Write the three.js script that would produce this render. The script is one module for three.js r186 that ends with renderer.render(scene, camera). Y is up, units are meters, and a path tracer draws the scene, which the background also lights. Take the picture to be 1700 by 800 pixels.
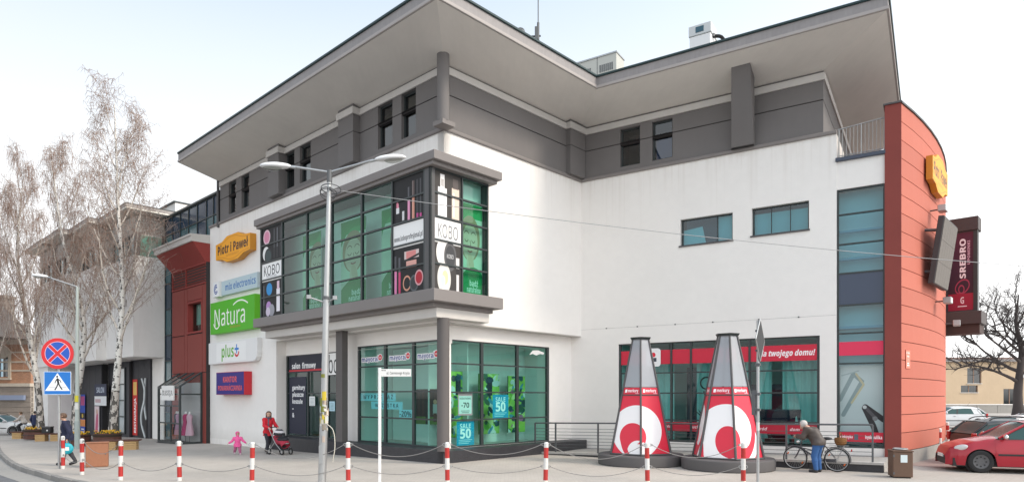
import * as THREE from 'three';
import { mergeGeometries } from 'three/addons/utils/BufferGeometryUtils.js';
import { RoundedBoxGeometry } from 'three/addons/geometries/RoundedBoxGeometry.js';

// ------------------------------------------------------------------ camera, sky, sun, exposure
const scene = new THREE.Scene();
const camera = new THREE.PerspectiveCamera(2 * Math.atan(656 / 1100) * 180 / Math.PI, 1700 / 1312, 0.1, 1500);
camera.position.set(0, 2.2, 0);
camera.setViewOffset(1700, 1312, 0, 0, 1700, 800);            // a shift lens, held level
const renderer = new THREE.WebGLRenderer({ antialias: true });
renderer.toneMapping = THREE.LinearToneMapping;
renderer.toneMappingExposure = 1.15;
renderer.shadowMap.enabled = true;

const SUN_AZ = 66 * Math.PI / 180, SUN_EL = 40 * Math.PI / 180;
const sunDir = new THREE.Vector3(Math.sin(SUN_AZ) * Math.cos(SUN_EL), Math.sin(SUN_EL), Math.cos(SUN_AZ) * Math.cos(SUN_EL));
{
  const W = 512, H = 256, data = new Float32Array(W * H * 4), d = new THREE.Vector3();
  const stops = [[0, [1.22, 1.22, 1.22]], [0.12, [1.18, 1.19, 1.2]], [0.3, [0.86, 0.9, 0.94]], [0.52, [0.43, 0.55, 0.71]], [0.8, [0.36, 0.5, 0.7]], [1, [0.34, 0.48, 0.68]]];
  for (let j = 0; j < H; j++) for (let i = 0; i < W; i++) {
    const el = ((j + 0.5) / H - 0.5) * Math.PI, az = ((i + 0.5) / W - 0.5) * 2 * Math.PI;
    d.set(Math.cos(el) * Math.cos(az), Math.sin(el), Math.cos(el) * Math.sin(az));
    const t = Math.max(0, d.y);
    let k = 0; while (k < stops.length - 2 && t > stops[k + 1][0]) k++;
    const f = Math.min(1, (t - stops[k][0]) / (stops[k + 1][0] - stops[k][0]));
    const c = d.dot(sunDir), glow = 1.7 * Math.exp((c - 1) * 5) + 0.4 * (c + 1) * 0.5;   // thin haze scattering round the sun
    const veil = 0.03 * Math.sin(3 * az + 5 * t) * Math.sin(11 * t + 2 * az);
    for (let q = 0; q < 3; q++) {
      const v = stops[k][1][q] + (stops[k + 1][1][q] - stops[k][1][q]) * f;
      data[(j * W + i) * 4 + q] = d.y < 0 ? 0.45 : v * (1 + veil) + glow * [1, 0.97, 0.92][q] * (t > 0 ? 1 : 0);
    }
    data[(j * W + i) * 4 + 3] = 1;
  }
  const sky = new THREE.DataTexture(data, W, H, THREE.RGBAFormat, THREE.FloatType);
  sky.mapping = THREE.EquirectangularReflectionMapping; sky.magFilter = THREE.LinearFilter; sky.needsUpdate = true;
  scene.background = sky; scene.environment = sky;
}
const sun = new THREE.DirectionalLight(0xfff1df, 1.9);
sun.position.copy(sunDir).multiplyScalar(120); sun.castShadow = true; sun.shadow.radius = 24;
sun.shadow.mapSize.set(2048, 2048);
Object.assign(sun.shadow.camera, { left: -60, right: 60, top: 60, bottom: -60, near: 1, far: 300 });
sun.name = 'sun'; scene.add(sun); scene.add(sun.target);

// ------------------------------------------------------------------ helpers
function rng(seed) { let a = seed >>> 0; return () => { a = (a + 0x6D2B79F5) | 0; let t = Math.imul(a ^ (a >>> 15), 1 | a); t = (t + Math.imul(t ^ (t >>> 7), 61 | t)) ^ t; return ((t ^ (t >>> 14)) >>> 0) / 4294967296; }; }
const V2 = (x, y) => new THREE.Vector2(x, y), V3 = (x, y, z) => new THREE.Vector3(x, y, z);
const used = new Map();
function numbered(n) { const k = used.get(n) ?? 0; used.set(n, k + 1); return k ? n + '_' + String(k).padStart(3, '0') : n; }
function tag(o, label, category, group) { o.userData.label = label; o.userData.category = category; if (group) o.userData.group = group; return o; }
function shade(o) { o.traverse((m) => { if (m.isMesh) { m.castShadow = true; m.receiveShadow = true; } }); return o; }
function thing(name, label, category, x = 0, y = 0, z = 0, turn = 0, group) {
  const o = new THREE.Group(); o.name = numbered(name); o.position.set(x, y, z); o.rotation.y = turn; scene.add(o);
  return tag(o, label, category, group);
}
function struct(o) { o.userData.kind = 'structure'; return o; }
function part(name, geo, mat, parent, label) {
  const g = Array.isArray(geo) ? merge(geo) : geo, m = new THREE.Mesh(g, mat); m.name = name; m.castShadow = m.receiveShadow = true;
  if (label) m.userData.label = label;
  parent.add(m); return m;
}
function holder(name, parent, label) { const o = new THREE.Group(); o.name = name; if (label) o.userData.label = label; parent.add(o); return o; }
const _inv = new THREE.Matrix4();
function place(name, geo, mat, parent, M, label) {               // geometry given in the frame M of a facade, parented to a thing or a part
  const m = part(name, geo, mat, parent, label);
  parent.updateWorldMatrix(true, false);
  m.applyMatrix4(_inv.copy(parent.matrixWorld).invert().multiply(M)); return m;
}
function thingAt(name, label, category, M, group) {              // a thing whose own axes are the frame M
  const o = thing(name, label, category, 0, 0, 0, 0, group); o.applyMatrix4(M); return o;
}
function merge(list) {
  const l = list.map((g) => { g = g.index ? g.toNonIndexed() : g; for (const k of Object.keys(g.attributes)) if (!['position', 'normal', 'uv'].includes(k)) g.deleteAttribute(k); if (!g.attributes.uv) g.setAttribute('uv', new THREE.BufferAttribute(new Float32Array(g.attributes.position.count * 2), 2)); return g; });
  return l.length === 1 ? l[0] : mergeGeometries(l);
}
function box(x0, x1, y0, y1, z0, z1) {                            // uv in metres
  const w = Math.abs(x1 - x0), h = Math.abs(y1 - y0), d = Math.abs(z1 - z0), g = new THREE.BoxGeometry(w, h, d), uv = g.attributes.uv;
  const s = [[d, h], [d, h], [w, d], [w, d], [w, h], [w, h]];
  for (let f = 0; f < 6; f++) for (let k = 0; k < 4; k++) uv.setXY(f * 4 + k, uv.getX(f * 4 + k) * s[f][0] + x0, uv.getY(f * 4 + k) * s[f][1] + y0);
  return g.translate((x0 + x1) / 2, (y0 + y1) / 2, (z0 + z1) / 2);
}
function rbox(x0, x1, y0, y1, z0, z1, r = 0.01, seg = 1) { return new RoundedBoxGeometry(x1 - x0, y1 - y0, z1 - z0, seg, r).translate((x0 + x1) / 2, (y0 + y1) / 2, (z0 + z1) / 2); }
function slab(x0, x1, y0, y1, z0, z1, holes = []) {
  const s = new THREE.Shape([V2(x0, y0), V2(x1, y0), V2(x1, y1), V2(x0, y1)]);
  for (const [a, b, c, d] of holes) s.holes.push(new THREE.Path([V2(a, c), V2(a, d), V2(b, d), V2(b, c)]));
  return new THREE.ExtrudeGeometry(s, { depth: z1 - z0, bevelEnabled: false }).translate(0, 0, z0);
}
function poly(pts, z0, z1, bevel = 0) {
  return new THREE.ExtrudeGeometry(new THREE.Shape(pts.map((p) => V2(p[0], p[1]))), { depth: z1 - z0 - 2 * bevel, bevelEnabled: bevel > 0, bevelSize: bevel, bevelThickness: bevel, bevelSegments: 2, curveSegments: 10 }).translate(0, 0, z0 + bevel);
}
function cyl(r0, r1, y0, y1, seg = 16, x = 0, z = 0, open = false) { return new THREE.CylinderGeometry(r1, r0, y1 - y0, seg, 1, open).translate(x, (y0 + y1) / 2, z); }
function bar(a, b, r, seg = 6, r2 = r) {
  const A = a.isVector3 ? a : V3(...a), B = b.isVector3 ? b : V3(...b), d = B.clone().sub(A), l = d.length();
  return new THREE.CylinderGeometry(r2, r, l, seg, 1).translate(0, l / 2, 0).applyQuaternion(new THREE.Quaternion().setFromUnitVectors(V3(0, 1, 0), d.normalize())).translate(A.x, A.y, A.z);
}
function tube(pts, r, seg = 6, n, closed = false) { const c = new THREE.CatmullRomCurve3(pts.map((p) => (p.isVector3 ? p : V3(...p))), closed, 'centripetal'); return new THREE.TubeGeometry(c, n ?? pts.length * 4, r, seg, closed); }
function lathe(pts, seg = 20) { return new THREE.LatheGeometry(pts.map((p) => V2(p[0], p[1])), seg); }
function plane(w, h, x = 0, y = 0, z = 0) { return new THREE.PlaneGeometry(w, h).translate(x, y, z); }
function quads(list) {                                            // list of [a, b, c, d] corners, uv in metres
  const p = [], uv = [];
  for (const [a, b, c, d] of list) {
    const L1 = Math.hypot(b[0] - a[0], b[1] - a[1], b[2] - a[2]), L2 = Math.hypot(d[0] - a[0], d[1] - a[1], d[2] - a[2]);
    p.push(...a, ...b, ...c, ...a, ...c, ...d); uv.push(0, 0, L1, 0, L1, L2, 0, 0, L1, L2, 0, L2);
  }
  const g = new THREE.BufferGeometry(); g.setAttribute('position', new THREE.Float32BufferAttribute(p, 3)); g.setAttribute('uv', new THREE.Float32BufferAttribute(uv, 2)); g.computeVertexNormals(); return g;
}
function offsetPath(path, n) {                                    // path of [x, z] walked with the outside on its left; n metres outwards, mitred
  const N = []; for (let i = 0; i < path.length - 1; i++) { const ex = path[i + 1][0] - path[i][0], ez = path[i + 1][1] - path[i][1], l = Math.hypot(ex, ez); N.push([ez / l, -ex / l].map((v) => -v)); }
  return path.map((p, i) => {
    const a = N[Math.max(0, i - 1)], b = N[Math.min(N.length - 1, i)], k = n / (1 + a[0] * b[0] + a[1] * b[1]);
    return [p[0] + (a[0] + b[0]) * k, p[1] + (a[1] + b[1]) * k];
  });
}
function sweep(path, profile, caps = true, yAt = () => 0) {       // profile of [outwards, y]
  const rows = profile.map(([n, y]) => offsetPath(path, n).map((p) => [p[0], y + yAt(p[0], p[1]), p[1]])), list = [];
  for (let k = 0; k < rows.length - 1; k++) for (let i = 0; i < path.length - 1; i++) list.push([rows[k][i], rows[k][i + 1], rows[k + 1][i + 1], rows[k + 1][i]]);
  const gs = [quads(list)];
  if (caps) {
    const tris = THREE.ShapeUtils.triangulateShape(profile.map((p) => V2(p[0], p[1])), []);
    for (const e of [0, path.length - 1]) {
      const p = []; for (const t of tris) for (const v of t) p.push(...rows[v][e]);
      const g = new THREE.BufferGeometry(); g.setAttribute('position', new THREE.Float32BufferAttribute(p, 3)); g.computeVertexNormals(); gs.push(g);
    }
  }
  return merge(gs);
}
// ------------------------------------------------------------------ textures
function tileNoise(seed) {
  const T = 256, r = rng(seed), a = new Float32Array(T * T); for (let i = 0; i < a.length; i++) a[i] = r();
  return (x, y, per) => {
    const X = Math.floor(x), Y = Math.floor(y), fx = x - X, fy = y - Y, sx = fx * fx * (3 - 2 * fx), sy = fy * fy * (3 - 2 * fy), m = (k) => ((k % per) + per) % per;
    const g = (i, j) => a[(m(j) % T) * T + (m(i) % T)];
    return (g(X, Y) * (1 - sx) + g(X + 1, Y) * sx) * (1 - sy) + (g(X, Y + 1) * (1 - sx) + g(X + 1, Y + 1) * sx) * sy;
  };
}
function fbm(n, u, v, f, oct) { let s = 0, a = 0.5, t = 0; for (let o = 0; o < oct; o++) { s += a * n(u * f, v * f, f); t += a; a *= 0.55; f *= 2; } return s / t; }
function dataTex(size, metres, fn, srgb) {
  const d = new Uint8Array(size * size * 4);
  for (let j = 0; j < size; j++) for (let i = 0; i < size; i++) { const c = fn(i / size, j / size), o = (j * size + i) * 4; if (typeof c === 'number') d[o] = d[o + 1] = d[o + 2] = Math.max(0, Math.min(255, c * 255)); else for (let q = 0; q < 3; q++) d[o + q] = Math.max(0, Math.min(255, c[q] * 255)); d[o + 3] = 255; }
  const t = new THREE.DataTexture(d, size, size); t.wrapS = t.wrapT = THREE.RepeatWrapping; t.magFilter = THREE.LinearFilter; t.minFilter = THREE.LinearMipmapLinearFilter; t.generateMipmaps = true;
  if (srgb) t.colorSpace = THREE.SRGBColorSpace; t.repeat.set(1 / metres, 1 / metres); t.needsUpdate = true; return t;
}
function canvasTex(w, h, draw) {
  const c = document.createElement('canvas'); c.width = w; c.height = h; const x = c.getContext('2d'); draw(x, w, h);
  const t = new THREE.CanvasTexture(c); t.colorSpace = THREE.SRGBColorSpace; t.anisotropy = 8; return t;
}
const N1 = tileNoise(11), N2 = tileNoise(23);
const texMottle = dataTex(512, 5.2, (u, v) => { const a = fbm(N1, u, v, 3, 6), b = fbm(N2, u, v, 24, 3), streak = fbm(N1, u, v * 0.12, 40, 2); return 0.93 + 0.075 * (a - 0.5) * 2 + 0.03 * (b - 0.5) + 0.03 * (streak - 0.5); }, false);
const texWall = (() => {                                             // plaster over a whole storey height: soft mottling, rain runs under the ledge, splashes at the foot
  const W = 1024, d = new Uint8Array(W * W * 4), run = new Float32Array(W), len = new Float32Array(W), r = rng(808);
  for (let k = 0; k < 150; k++) { const c = Math.floor(r() * W), w = 2 + Math.floor(r() * 9), a = 0.02 + r() * 0.07, l = 0.03 + r() * r() * 0.3; for (let i = -w; i <= w; i++) { const q = (c + i + W) % W, f = a * (1 - Math.abs(i) / (w + 1)); if (f > run[q]) { run[q] = f; len[q] = l; } } }
  for (let j = 0; j < W; j++) for (let i = 0; i < W; i++) {
    const u = i / W, v = j / W, m = 0.955 + 0.09 * (fbm(N1, u, v, 4, 6) - 0.5) + 0.03 * (fbm(N2, u, v, 60, 2) - 0.5), top = len[i] ? run[i] * Math.max(0, 1 - (1 - v) / len[i]) : 0, foot = 0.12 * Math.max(0, 1 - v / (0.035 + 0.05 * fbm(N2, u, 0.3, 30, 3))), k = m - top - foot, o = (j * W + i) * 4;
    d[o] = 255 * Math.min(1, k); d[o + 1] = 255 * Math.min(1, k - 0.15 * top - 0.02 * foot); d[o + 2] = 255 * Math.min(1, k - 0.3 * top - 0.1 * foot); d[o + 3] = 255;
  }
  const t = new THREE.DataTexture(d, W, W); t.wrapS = t.wrapT = THREE.RepeatWrapping; t.magFilter = THREE.LinearFilter; t.minFilter = THREE.LinearMipmapLinearFilter; t.generateMipmaps = true; t.repeat.set(1 / 12, 1 / 10.86); t.needsUpdate = true; return t;
})();
const texDirty = dataTex(512, 3.1, (u, v) => { const a = fbm(N1, u, v, 3, 6), b = fbm(N2, u, v, 32, 3), s = fbm(N2, u, v * 0.1, 50, 2); return 0.88 + 0.22 * (a - 0.5) + 0.1 * (b - 0.5) + 0.1 * (s - 0.5); }, false);
const texGrain = dataTex(512, 0.9, (u, v) => fbm(N2, u, v, 48, 3), false);
const texRough = dataTex(256, 1.7, (u, v) => 0.75 + 0.4 * (fbm(N1, u, v, 6, 4) - 0.5), false);
const texPave = dataTex(1024, 4.8, (u, v) => {                    // small grey setts, worn and dusty
  const row = Math.floor(v * 48), x = u * 24 + (row % 2) * 0.5, ix = ((Math.floor(x) % 24) + 24) % 24, fx = x - Math.floor(x), fy = v * 48 - row;
  const joint = Math.min(Math.min(fx, 1 - fx) * 20, Math.min(fy, 1 - fy) * 10) < 0.7 ? 1 : 0, tone = N1(ix * 7.3 + 0.5, row * 3.1 + 0.5, 256);
  const a = fbm(N2, u, v, 3, 6), b = fbm(N1, u, v, 96, 2), k = (joint ? 0.8 : 0.93 + 0.1 * (tone - 0.5)) + 0.22 * (a - 0.5) + 0.1 * (b - 0.5);
  return [k, k * 0.985, k * 0.965];
}, false);
const texPaveBump = dataTex(1024, 4.8, (u, v) => { const row = Math.floor(v * 48), x = u * 24 + (row % 2) * 0.5, fx = x - Math.floor(x), fy = v * 48 - row; return Math.min(1, Math.min(Math.min(fx, 1 - fx) * 20, Math.min(fy, 1 - fy) * 10)) * 0.8 + 0.2 * fbm(N1, u, v, 96, 2); }, false);
const texAsphalt = dataTex(1024, 3.3, (u, v) => 0.8 + 0.5 * (fbm(N1, u, v, 90, 2) - 0.5) + 0.35 * (fbm(N2, u, v, 4, 5) - 0.5), false);
const texCladding = dataTex(256, 2.3, (u, v) => 0.93 + 0.12 * (fbm(N1, u, v, 4, 5) - 0.5), false);
const texGranite = dataTex(512, 1.1, (u, v) => 0.7 + 0.9 * (fbm(N2, u, v, 100, 2) - 0.5) + 0.3 * (fbm(N1, u, v, 5, 4) - 0.5), false);
const texWood = dataTex(256, 0.8, (u, v) => 0.8 + 0.5 * (fbm(N1, u * 0.25, v, 64, 3) - 0.5), false);
const texBark = dataTex(512, 2.0, (u, v) => {                     // birch: white with dark lens-shaped scars
  let k = 0.9 + 0.1 * (fbm(N1, u, v, 8, 4) - 0.5);
  for (const [f, th] of [[6, 0.63], [14, 0.66]]) { const m = fbm(N2, u, v * 2, f, 2); if (m > th) k -= Math.min(1, (m - th) * 16) * 0.8; }
  return [k, k * 0.985, k * 0.95];
}, false);
const texTrunkDark = dataTex(512, 2.0, (u, v) => { const m = fbm(N2, u, v, 9, 4), k = m > 0.47 ? 0.1 + 0.08 * m : 0.74 + 0.6 * (m - 0.4); return [k, k * 0.96, k * 0.9]; }, false);
const texWeave = dataTex(256, 0.25, (u, v) => 0.6 + 0.25 * Math.sin(u * 40 * Math.PI) * Math.sin(v * 24 * Math.PI) + 0.2 * (fbm(N1, u, v, 20, 2) - 0.5), false);
function mat(r, g, b, rough = 0.8, o = {}) { const m = new THREE.MeshStandardMaterial({ roughness: rough, ...o }); m.color.setRGB(r, g, b); return m; }
function phys(r, g, b, o) { const m = new THREE.MeshPhysicalMaterial(o); m.color.setRGB(r, g, b); return m; }
function tint(r, g, b, ior = 1.7, rough = 0) { return phys(r, g, b, { roughness: rough, transmission: 1, thickness: 0, ior, side: THREE.DoubleSide }); }
function printed(tex, rough = 0.55) { return new THREE.MeshStandardMaterial({ map: tex, roughness: rough }); }
const M = {
  white: mat(0.93, 0.902, 0.862, 0.9, { map: texWall, bumpMap: texGrain, bumpScale: 0.003 }),
  whiteOld: mat(0.92, 0.895, 0.86, 0.9, { map: texMottle, bumpMap: texGrain, bumpScale: 0.004 }),
  grey: mat(0.19, 0.178, 0.174, 0.8, { map: texMottle, bumpMap: texGrain, bumpScale: 0.002 }),
  greyColumn: mat(0.13, 0.118, 0.114, 0.75, { map: texMottle, bumpMap: texGrain, bumpScale: 0.002 }),
  greyLedge: mat(0.25, 0.228, 0.218, 0.75, { map: texMottle }),
  darkGap: mat(0.04, 0.036, 0.036, 0.9),
  soffit: mat(0.82, 0.78, 0.72, 0.85, { map: texMottle, bumpMap: texGrain, bumpScale: 0.002 }),
  fascia: mat(0.34, 0.318, 0.312, 0.7, { map: texDirty }),
  fasciaLip: mat(0.44, 0.405, 0.385, 0.75, { map: texMottle }),
  flashing: mat(0.015, 0.04, 0.042, 0.4),
  strip: mat(0.66, 0.635, 0.6, 0.8, { map: texMottle }),
  frame: mat(0.035, 0.045, 0.046, 0.45),
  frameGrey: mat(0.085, 0.083, 0.085, 0.5),
  granite: mat(0.05, 0.05, 0.058, 0.5, { map: texGranite }),
  concrete: mat(0.4, 0.385, 0.36, 0.9, { map: texDirty, bumpMap: texGrain, bumpScale: 0.004 }),
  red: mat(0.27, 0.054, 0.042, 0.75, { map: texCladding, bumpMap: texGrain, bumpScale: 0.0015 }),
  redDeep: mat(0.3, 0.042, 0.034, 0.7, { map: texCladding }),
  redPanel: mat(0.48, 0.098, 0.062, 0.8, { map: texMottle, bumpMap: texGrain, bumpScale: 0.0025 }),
  glassTeal: tint(0.48, 0.75, 0.69, 1.42),
  glassShop: tint(0.57, 0.84, 0.795, 1.48),
  glassBlue: tint(0.36, 0.66, 0.72, 1.7),
  glassDark: tint(0.2, 0.3, 0.36, 1.9),
  glassClear: tint(0.9, 0.93, 0.93, 1.55),
  mint: mat(0.8, 0.86, 0.82, 0.9),
  roomDark: mat(0.09, 0.1, 0.11, 0.9),
  roomGrey: mat(0.4, 0.42, 0.42, 0.9),
  steel: mat(0.52, 0.53, 0.53, 0.42, { metalness: 0.75, map: texDirty }),
  steelDark: mat(0.12, 0.125, 0.13, 0.5, { metalness: 0.3 }),
  whitePaint: mat(0.8, 0.8, 0.79, 0.5),
  signRed: mat(0.55, 0.02, 0.035, 0.45),
  bollardRed: mat(0.5, 0.03, 0.025, 0.45, { map: texDirty }),
  bollardWhite: mat(0.78, 0.77, 0.74, 0.5, { map: texDirty }),
  rubber: mat(0.02, 0.02, 0.021, 0.85),
  black: mat(0.018, 0.018, 0.02, 0.5),
  chrome: mat(0.7, 0.7, 0.7, 0.2, { metalness: 1 }),
  wood: mat(0.62, 0.4, 0.18, 0.7, { map: texWood }),
  woodDark: mat(0.13, 0.05, 0.035, 0.7, { map: texWood }),
  reflector: mat(0.8, 0.16, 0.02, 0.25),
};
// ------------------------------------------------------------------ the lie of the land and the facades
const C0 = [-2.22, -21.6], Ld = [-0.7262, -0.6874], Rd = [0.6874, -0.7262], Td = [0.8439, 0.5366];   // street corner; the directions of the three facades in x, z
const C1 = [C0[0] + 7.32 * Rd[0], C0[1] + 7.32 * Rd[1]];
function groundY(x, z) { const s = (x - C0[0]) * Ld[0] + (z - C0[1]) * Ld[1]; return -0.016 * Math.min(130, Math.max(0, s)); }
function frameOf(o, ex, ez, off = 0) { const nx = -ez, nz = ex; return new THREE.Matrix4().makeBasis(V3(ex, 0, ez), V3(0, 1, 0), V3(nx, 0, nz)).setPosition(o[0] + nx * off, 0, o[1] + nz * off); }
const FL = frameOf(C0, -Ld[0], -Ld[1]), FR = frameOf(C0, ...Rd), FT = frameOf(C1, ...Td);            // x to the right along the wall, y up, z outwards
const at = (F, x, y, z) => F.clone().multiply(new THREE.Matrix4().makeTranslation(x, y, z));
const FLg = at(FL, -0.52, 0, -0.45).multiply(new THREE.Matrix4().makeScale(1.034, 1, 1)), FRg = at(FR, 0.39, 0, -0.45).multiply(new THREE.Matrix4().makeScale(1.026, 1, 1));   // the street level, set back under the upper floors
const pt = (F, x, y, z) => V3(x, y, z).applyMatrix4(F);
const pl = (F, x, z) => { const p = pt(F, x, 0, z); return [p.x, p.z]; };
// ------------------------------------------------------------------ ground, road, kerb
const matPave = mat(0.53, 0.495, 0.455, 0.9, { map: texPave, vertexColors: true, bumpMap: texPaveBump, bumpScale: 0.004 });
const matAsphalt = mat(0.17, 0.172, 0.18, 0.92, { map: texAsphalt, bumpMap: texAsphalt, bumpScale: 0.004 });
const kerbLine = new THREE.CatmullRomCurve3([[-120, -150], [-70, -88], [-32, -41], [-21.9, -28.4], [-16.6, -22.3], [-13.97, -19.75], [-11.5, -17.5], [-9, -15.9], [-6, -15.0], [0, -14.7], [30, -14.6], [150, -14.6]].map((p) => V3(p[0], 0, p[1])), false, 'centripetal').getSpacedPoints(420);
{
  const far = (i) => [-520 + 1040 * i / (kerbLine.length - 1), -520], J = 90, p = [], uv = [], id = [];
  for (let i = 0; i < kerbLine.length; i++) for (let j = 0; j <= J; j++) {
    const f = (j / J) ** 2.2, q = far(i), x = kerbLine[i].x + (q[0] - kerbLine[i].x) * f, z = kerbLine[i].z + (q[1] - kerbLine[i].z) * f;
    p.push(x, groundY(x, z), z); uv.push(x, -z);
    if (i && j) { const a = (i - 1) * (J + 1) + j - 1, b = a + J + 1; id.push(a, b, b + 1, a, b + 1, a + 1); }
  }
  const g = new THREE.BufferGeometry(); g.setAttribute('position', new THREE.Float32BufferAttribute(p, 3)); g.setAttribute('uv', new THREE.Float32BufferAttribute(uv, 2)); g.setIndex(id); g.computeVertexNormals();
  const wear = []; for (let i = 0; i < p.length; i += 3) { const k = 0.92 + 0.38 * (fbm(N1, p[i] / 64 + 8, p[i + 2] / 64 + 8, 24, 5) - 0.5); wear.push(k, k * 0.995, k * 0.985); } g.setAttribute('color', new THREE.Float32BufferAttribute(wear, 3));
  struct(part('pavement', g, matPave, scene));
  const r = new THREE.PlaneGeometry(1100, 640, 110, 64).rotateX(-Math.PI / 2).translate(0, 0, -220), P = r.attributes.position, U = r.attributes.uv;
  for (let i = 0; i < P.count; i++) { P.setY(i, groundY(P.getX(i), P.getZ(i)) - 0.13); U.setXY(i, P.getX(i), -P.getZ(i)); }
  r.computeVertexNormals(); struct(part('road', r, matAsphalt, scene));
  // kerb stones and the gutter strip along the visible bend
  const kerb = struct(new THREE.Group()); kerb.name = 'kerb'; scene.add(kerb);
  const gutter = [], km = [mat(0.3, 0.285, 0.265, 0.9, { map: texDirty }), mat(0.26, 0.25, 0.235, 0.9, { map: texDirty })], kg = rbox(-0.485, 0.485, -0.2, 0.012, -0.075, 0.075, 0.012);
  const c = new THREE.CatmullRomCurve3(kerbLine.filter((q) => q.x > -45 && q.x < 16)), L = c.getLength(), n = Math.floor(L);
  for (let i = 0; i < n; i++) {
    const a = c.getPointAt(i / n), b = c.getPointAt((i + 1) / n), m = a.clone().add(b).multiplyScalar(0.5), k = part('kerb_stone', kg, km[i % 2], kerb);
    k.position.set(m.x, groundY(m.x, m.z) + 0.004 * ((i * 7) % 3), m.z); k.rotation.y = Math.atan2(-(b.z - a.z), b.x - a.x); k.scale.x = a.distanceTo(b);
    const t = b.clone().sub(a).normalize(), nx = -t.z, nz = t.x;      // towards the road
    gutter.push([[a.x + nx * 0.08, groundY(a.x, a.z) - 0.126, a.z + nz * 0.08], [a.x + nx * 0.75, groundY(a.x, a.z) - 0.126, a.z + nz * 0.75], [b.x + nx * 0.75, groundY(b.x, b.z) - 0.126, b.z + nz * 0.75], [b.x + nx * 0.08, groundY(b.x, b.z) - 0.126, b.z + nz * 0.08]]);
  }
  struct(part('road_gutter', quads(gutter), mat(0.36, 0.345, 0.32, 0.9, { map: texDirty }), scene));
}
// ------------------------------------------------------------------ glazing with frame, bars and single panes
const gr = rng(5);
function glazing(name, parent, F, x0, x1, y0, y1, cols, rows, z, glass, o = {}) {
  const h = holder(name, parent, o.label), b = o.bar ?? 0.05, d = o.depth ?? 0.09, bars = [], X = [x0, ...cols, x1], Y = [y0, ...rows, y1], fm = o.frame ?? M.frame;
  for (const [i, x] of X.entries()) { const w = (o.wide?.[i] ?? b) / 2, a = i === 0 ? x : i === X.length - 1 ? x - 2 * w : x - w; bars.push(box(a, a + 2 * w, y0, y1, z - d / 2, z + d / 2)); }
  for (let i = 0; i < X.length - 1; i++) for (const [j, y] of Y.entries()) { const yb = j === 0 ? y : j === Y.length - 1 ? y - b : y - b / 2; bars.push(box(X[i] + b * 0.4, X[i + 1] - b * 0.4, yb, yb + b, z - d / 2 + 0.006, z + d / 2 - 0.006)); }
  place('frame', bars, fm, h, F);
  for (let i = 0; i < X.length - 1; i++) for (let j = 0; j < Y.length - 1; j++) {
    if (o.skip?.(i, j)) continue;
    const m = o.pane?.(i, j) ?? glass, w = X[i + 1] - X[i], hh = Y[j + 1] - Y[j], M4 = at(F, (X[i] + X[i + 1]) / 2, (Y[j] + Y[j + 1]) / 2, z).multiply(new THREE.Matrix4().makeRotationFromEuler(new THREE.Euler((gr() - 0.5) * 0.008, (gr() - 0.5) * 0.008, 0)));
    place('pane', new THREE.PlaneGeometry(w - 0.01, hh - 0.01), m, h, M4);
  }
  return h;
}
function room(parent, F, x0, x1, y0, y1, z0, z1, m, floorM) {          // walls, floor and ceiling behind a shop window, open towards the window
  const t = 0.12;
  place('interior_wall', [box(x0 - t, x1 + t, y0 - t, y1 + t, z0 - t, z0), box(x0 - t, x0, y0, y1, z0, z1), box(x1, x1 + t, y0, y1, z0, z1)], m, parent, F);
  place('interior_ceiling', box(x0 - t, x1 + t, y1, y1 + t, z0, z1), m, parent, F);
  place('interior_floor', box(x0 - t, x1 + t, y0 - t, y0, z0, z1), floorM ?? M.concrete, parent, F);
}
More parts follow.
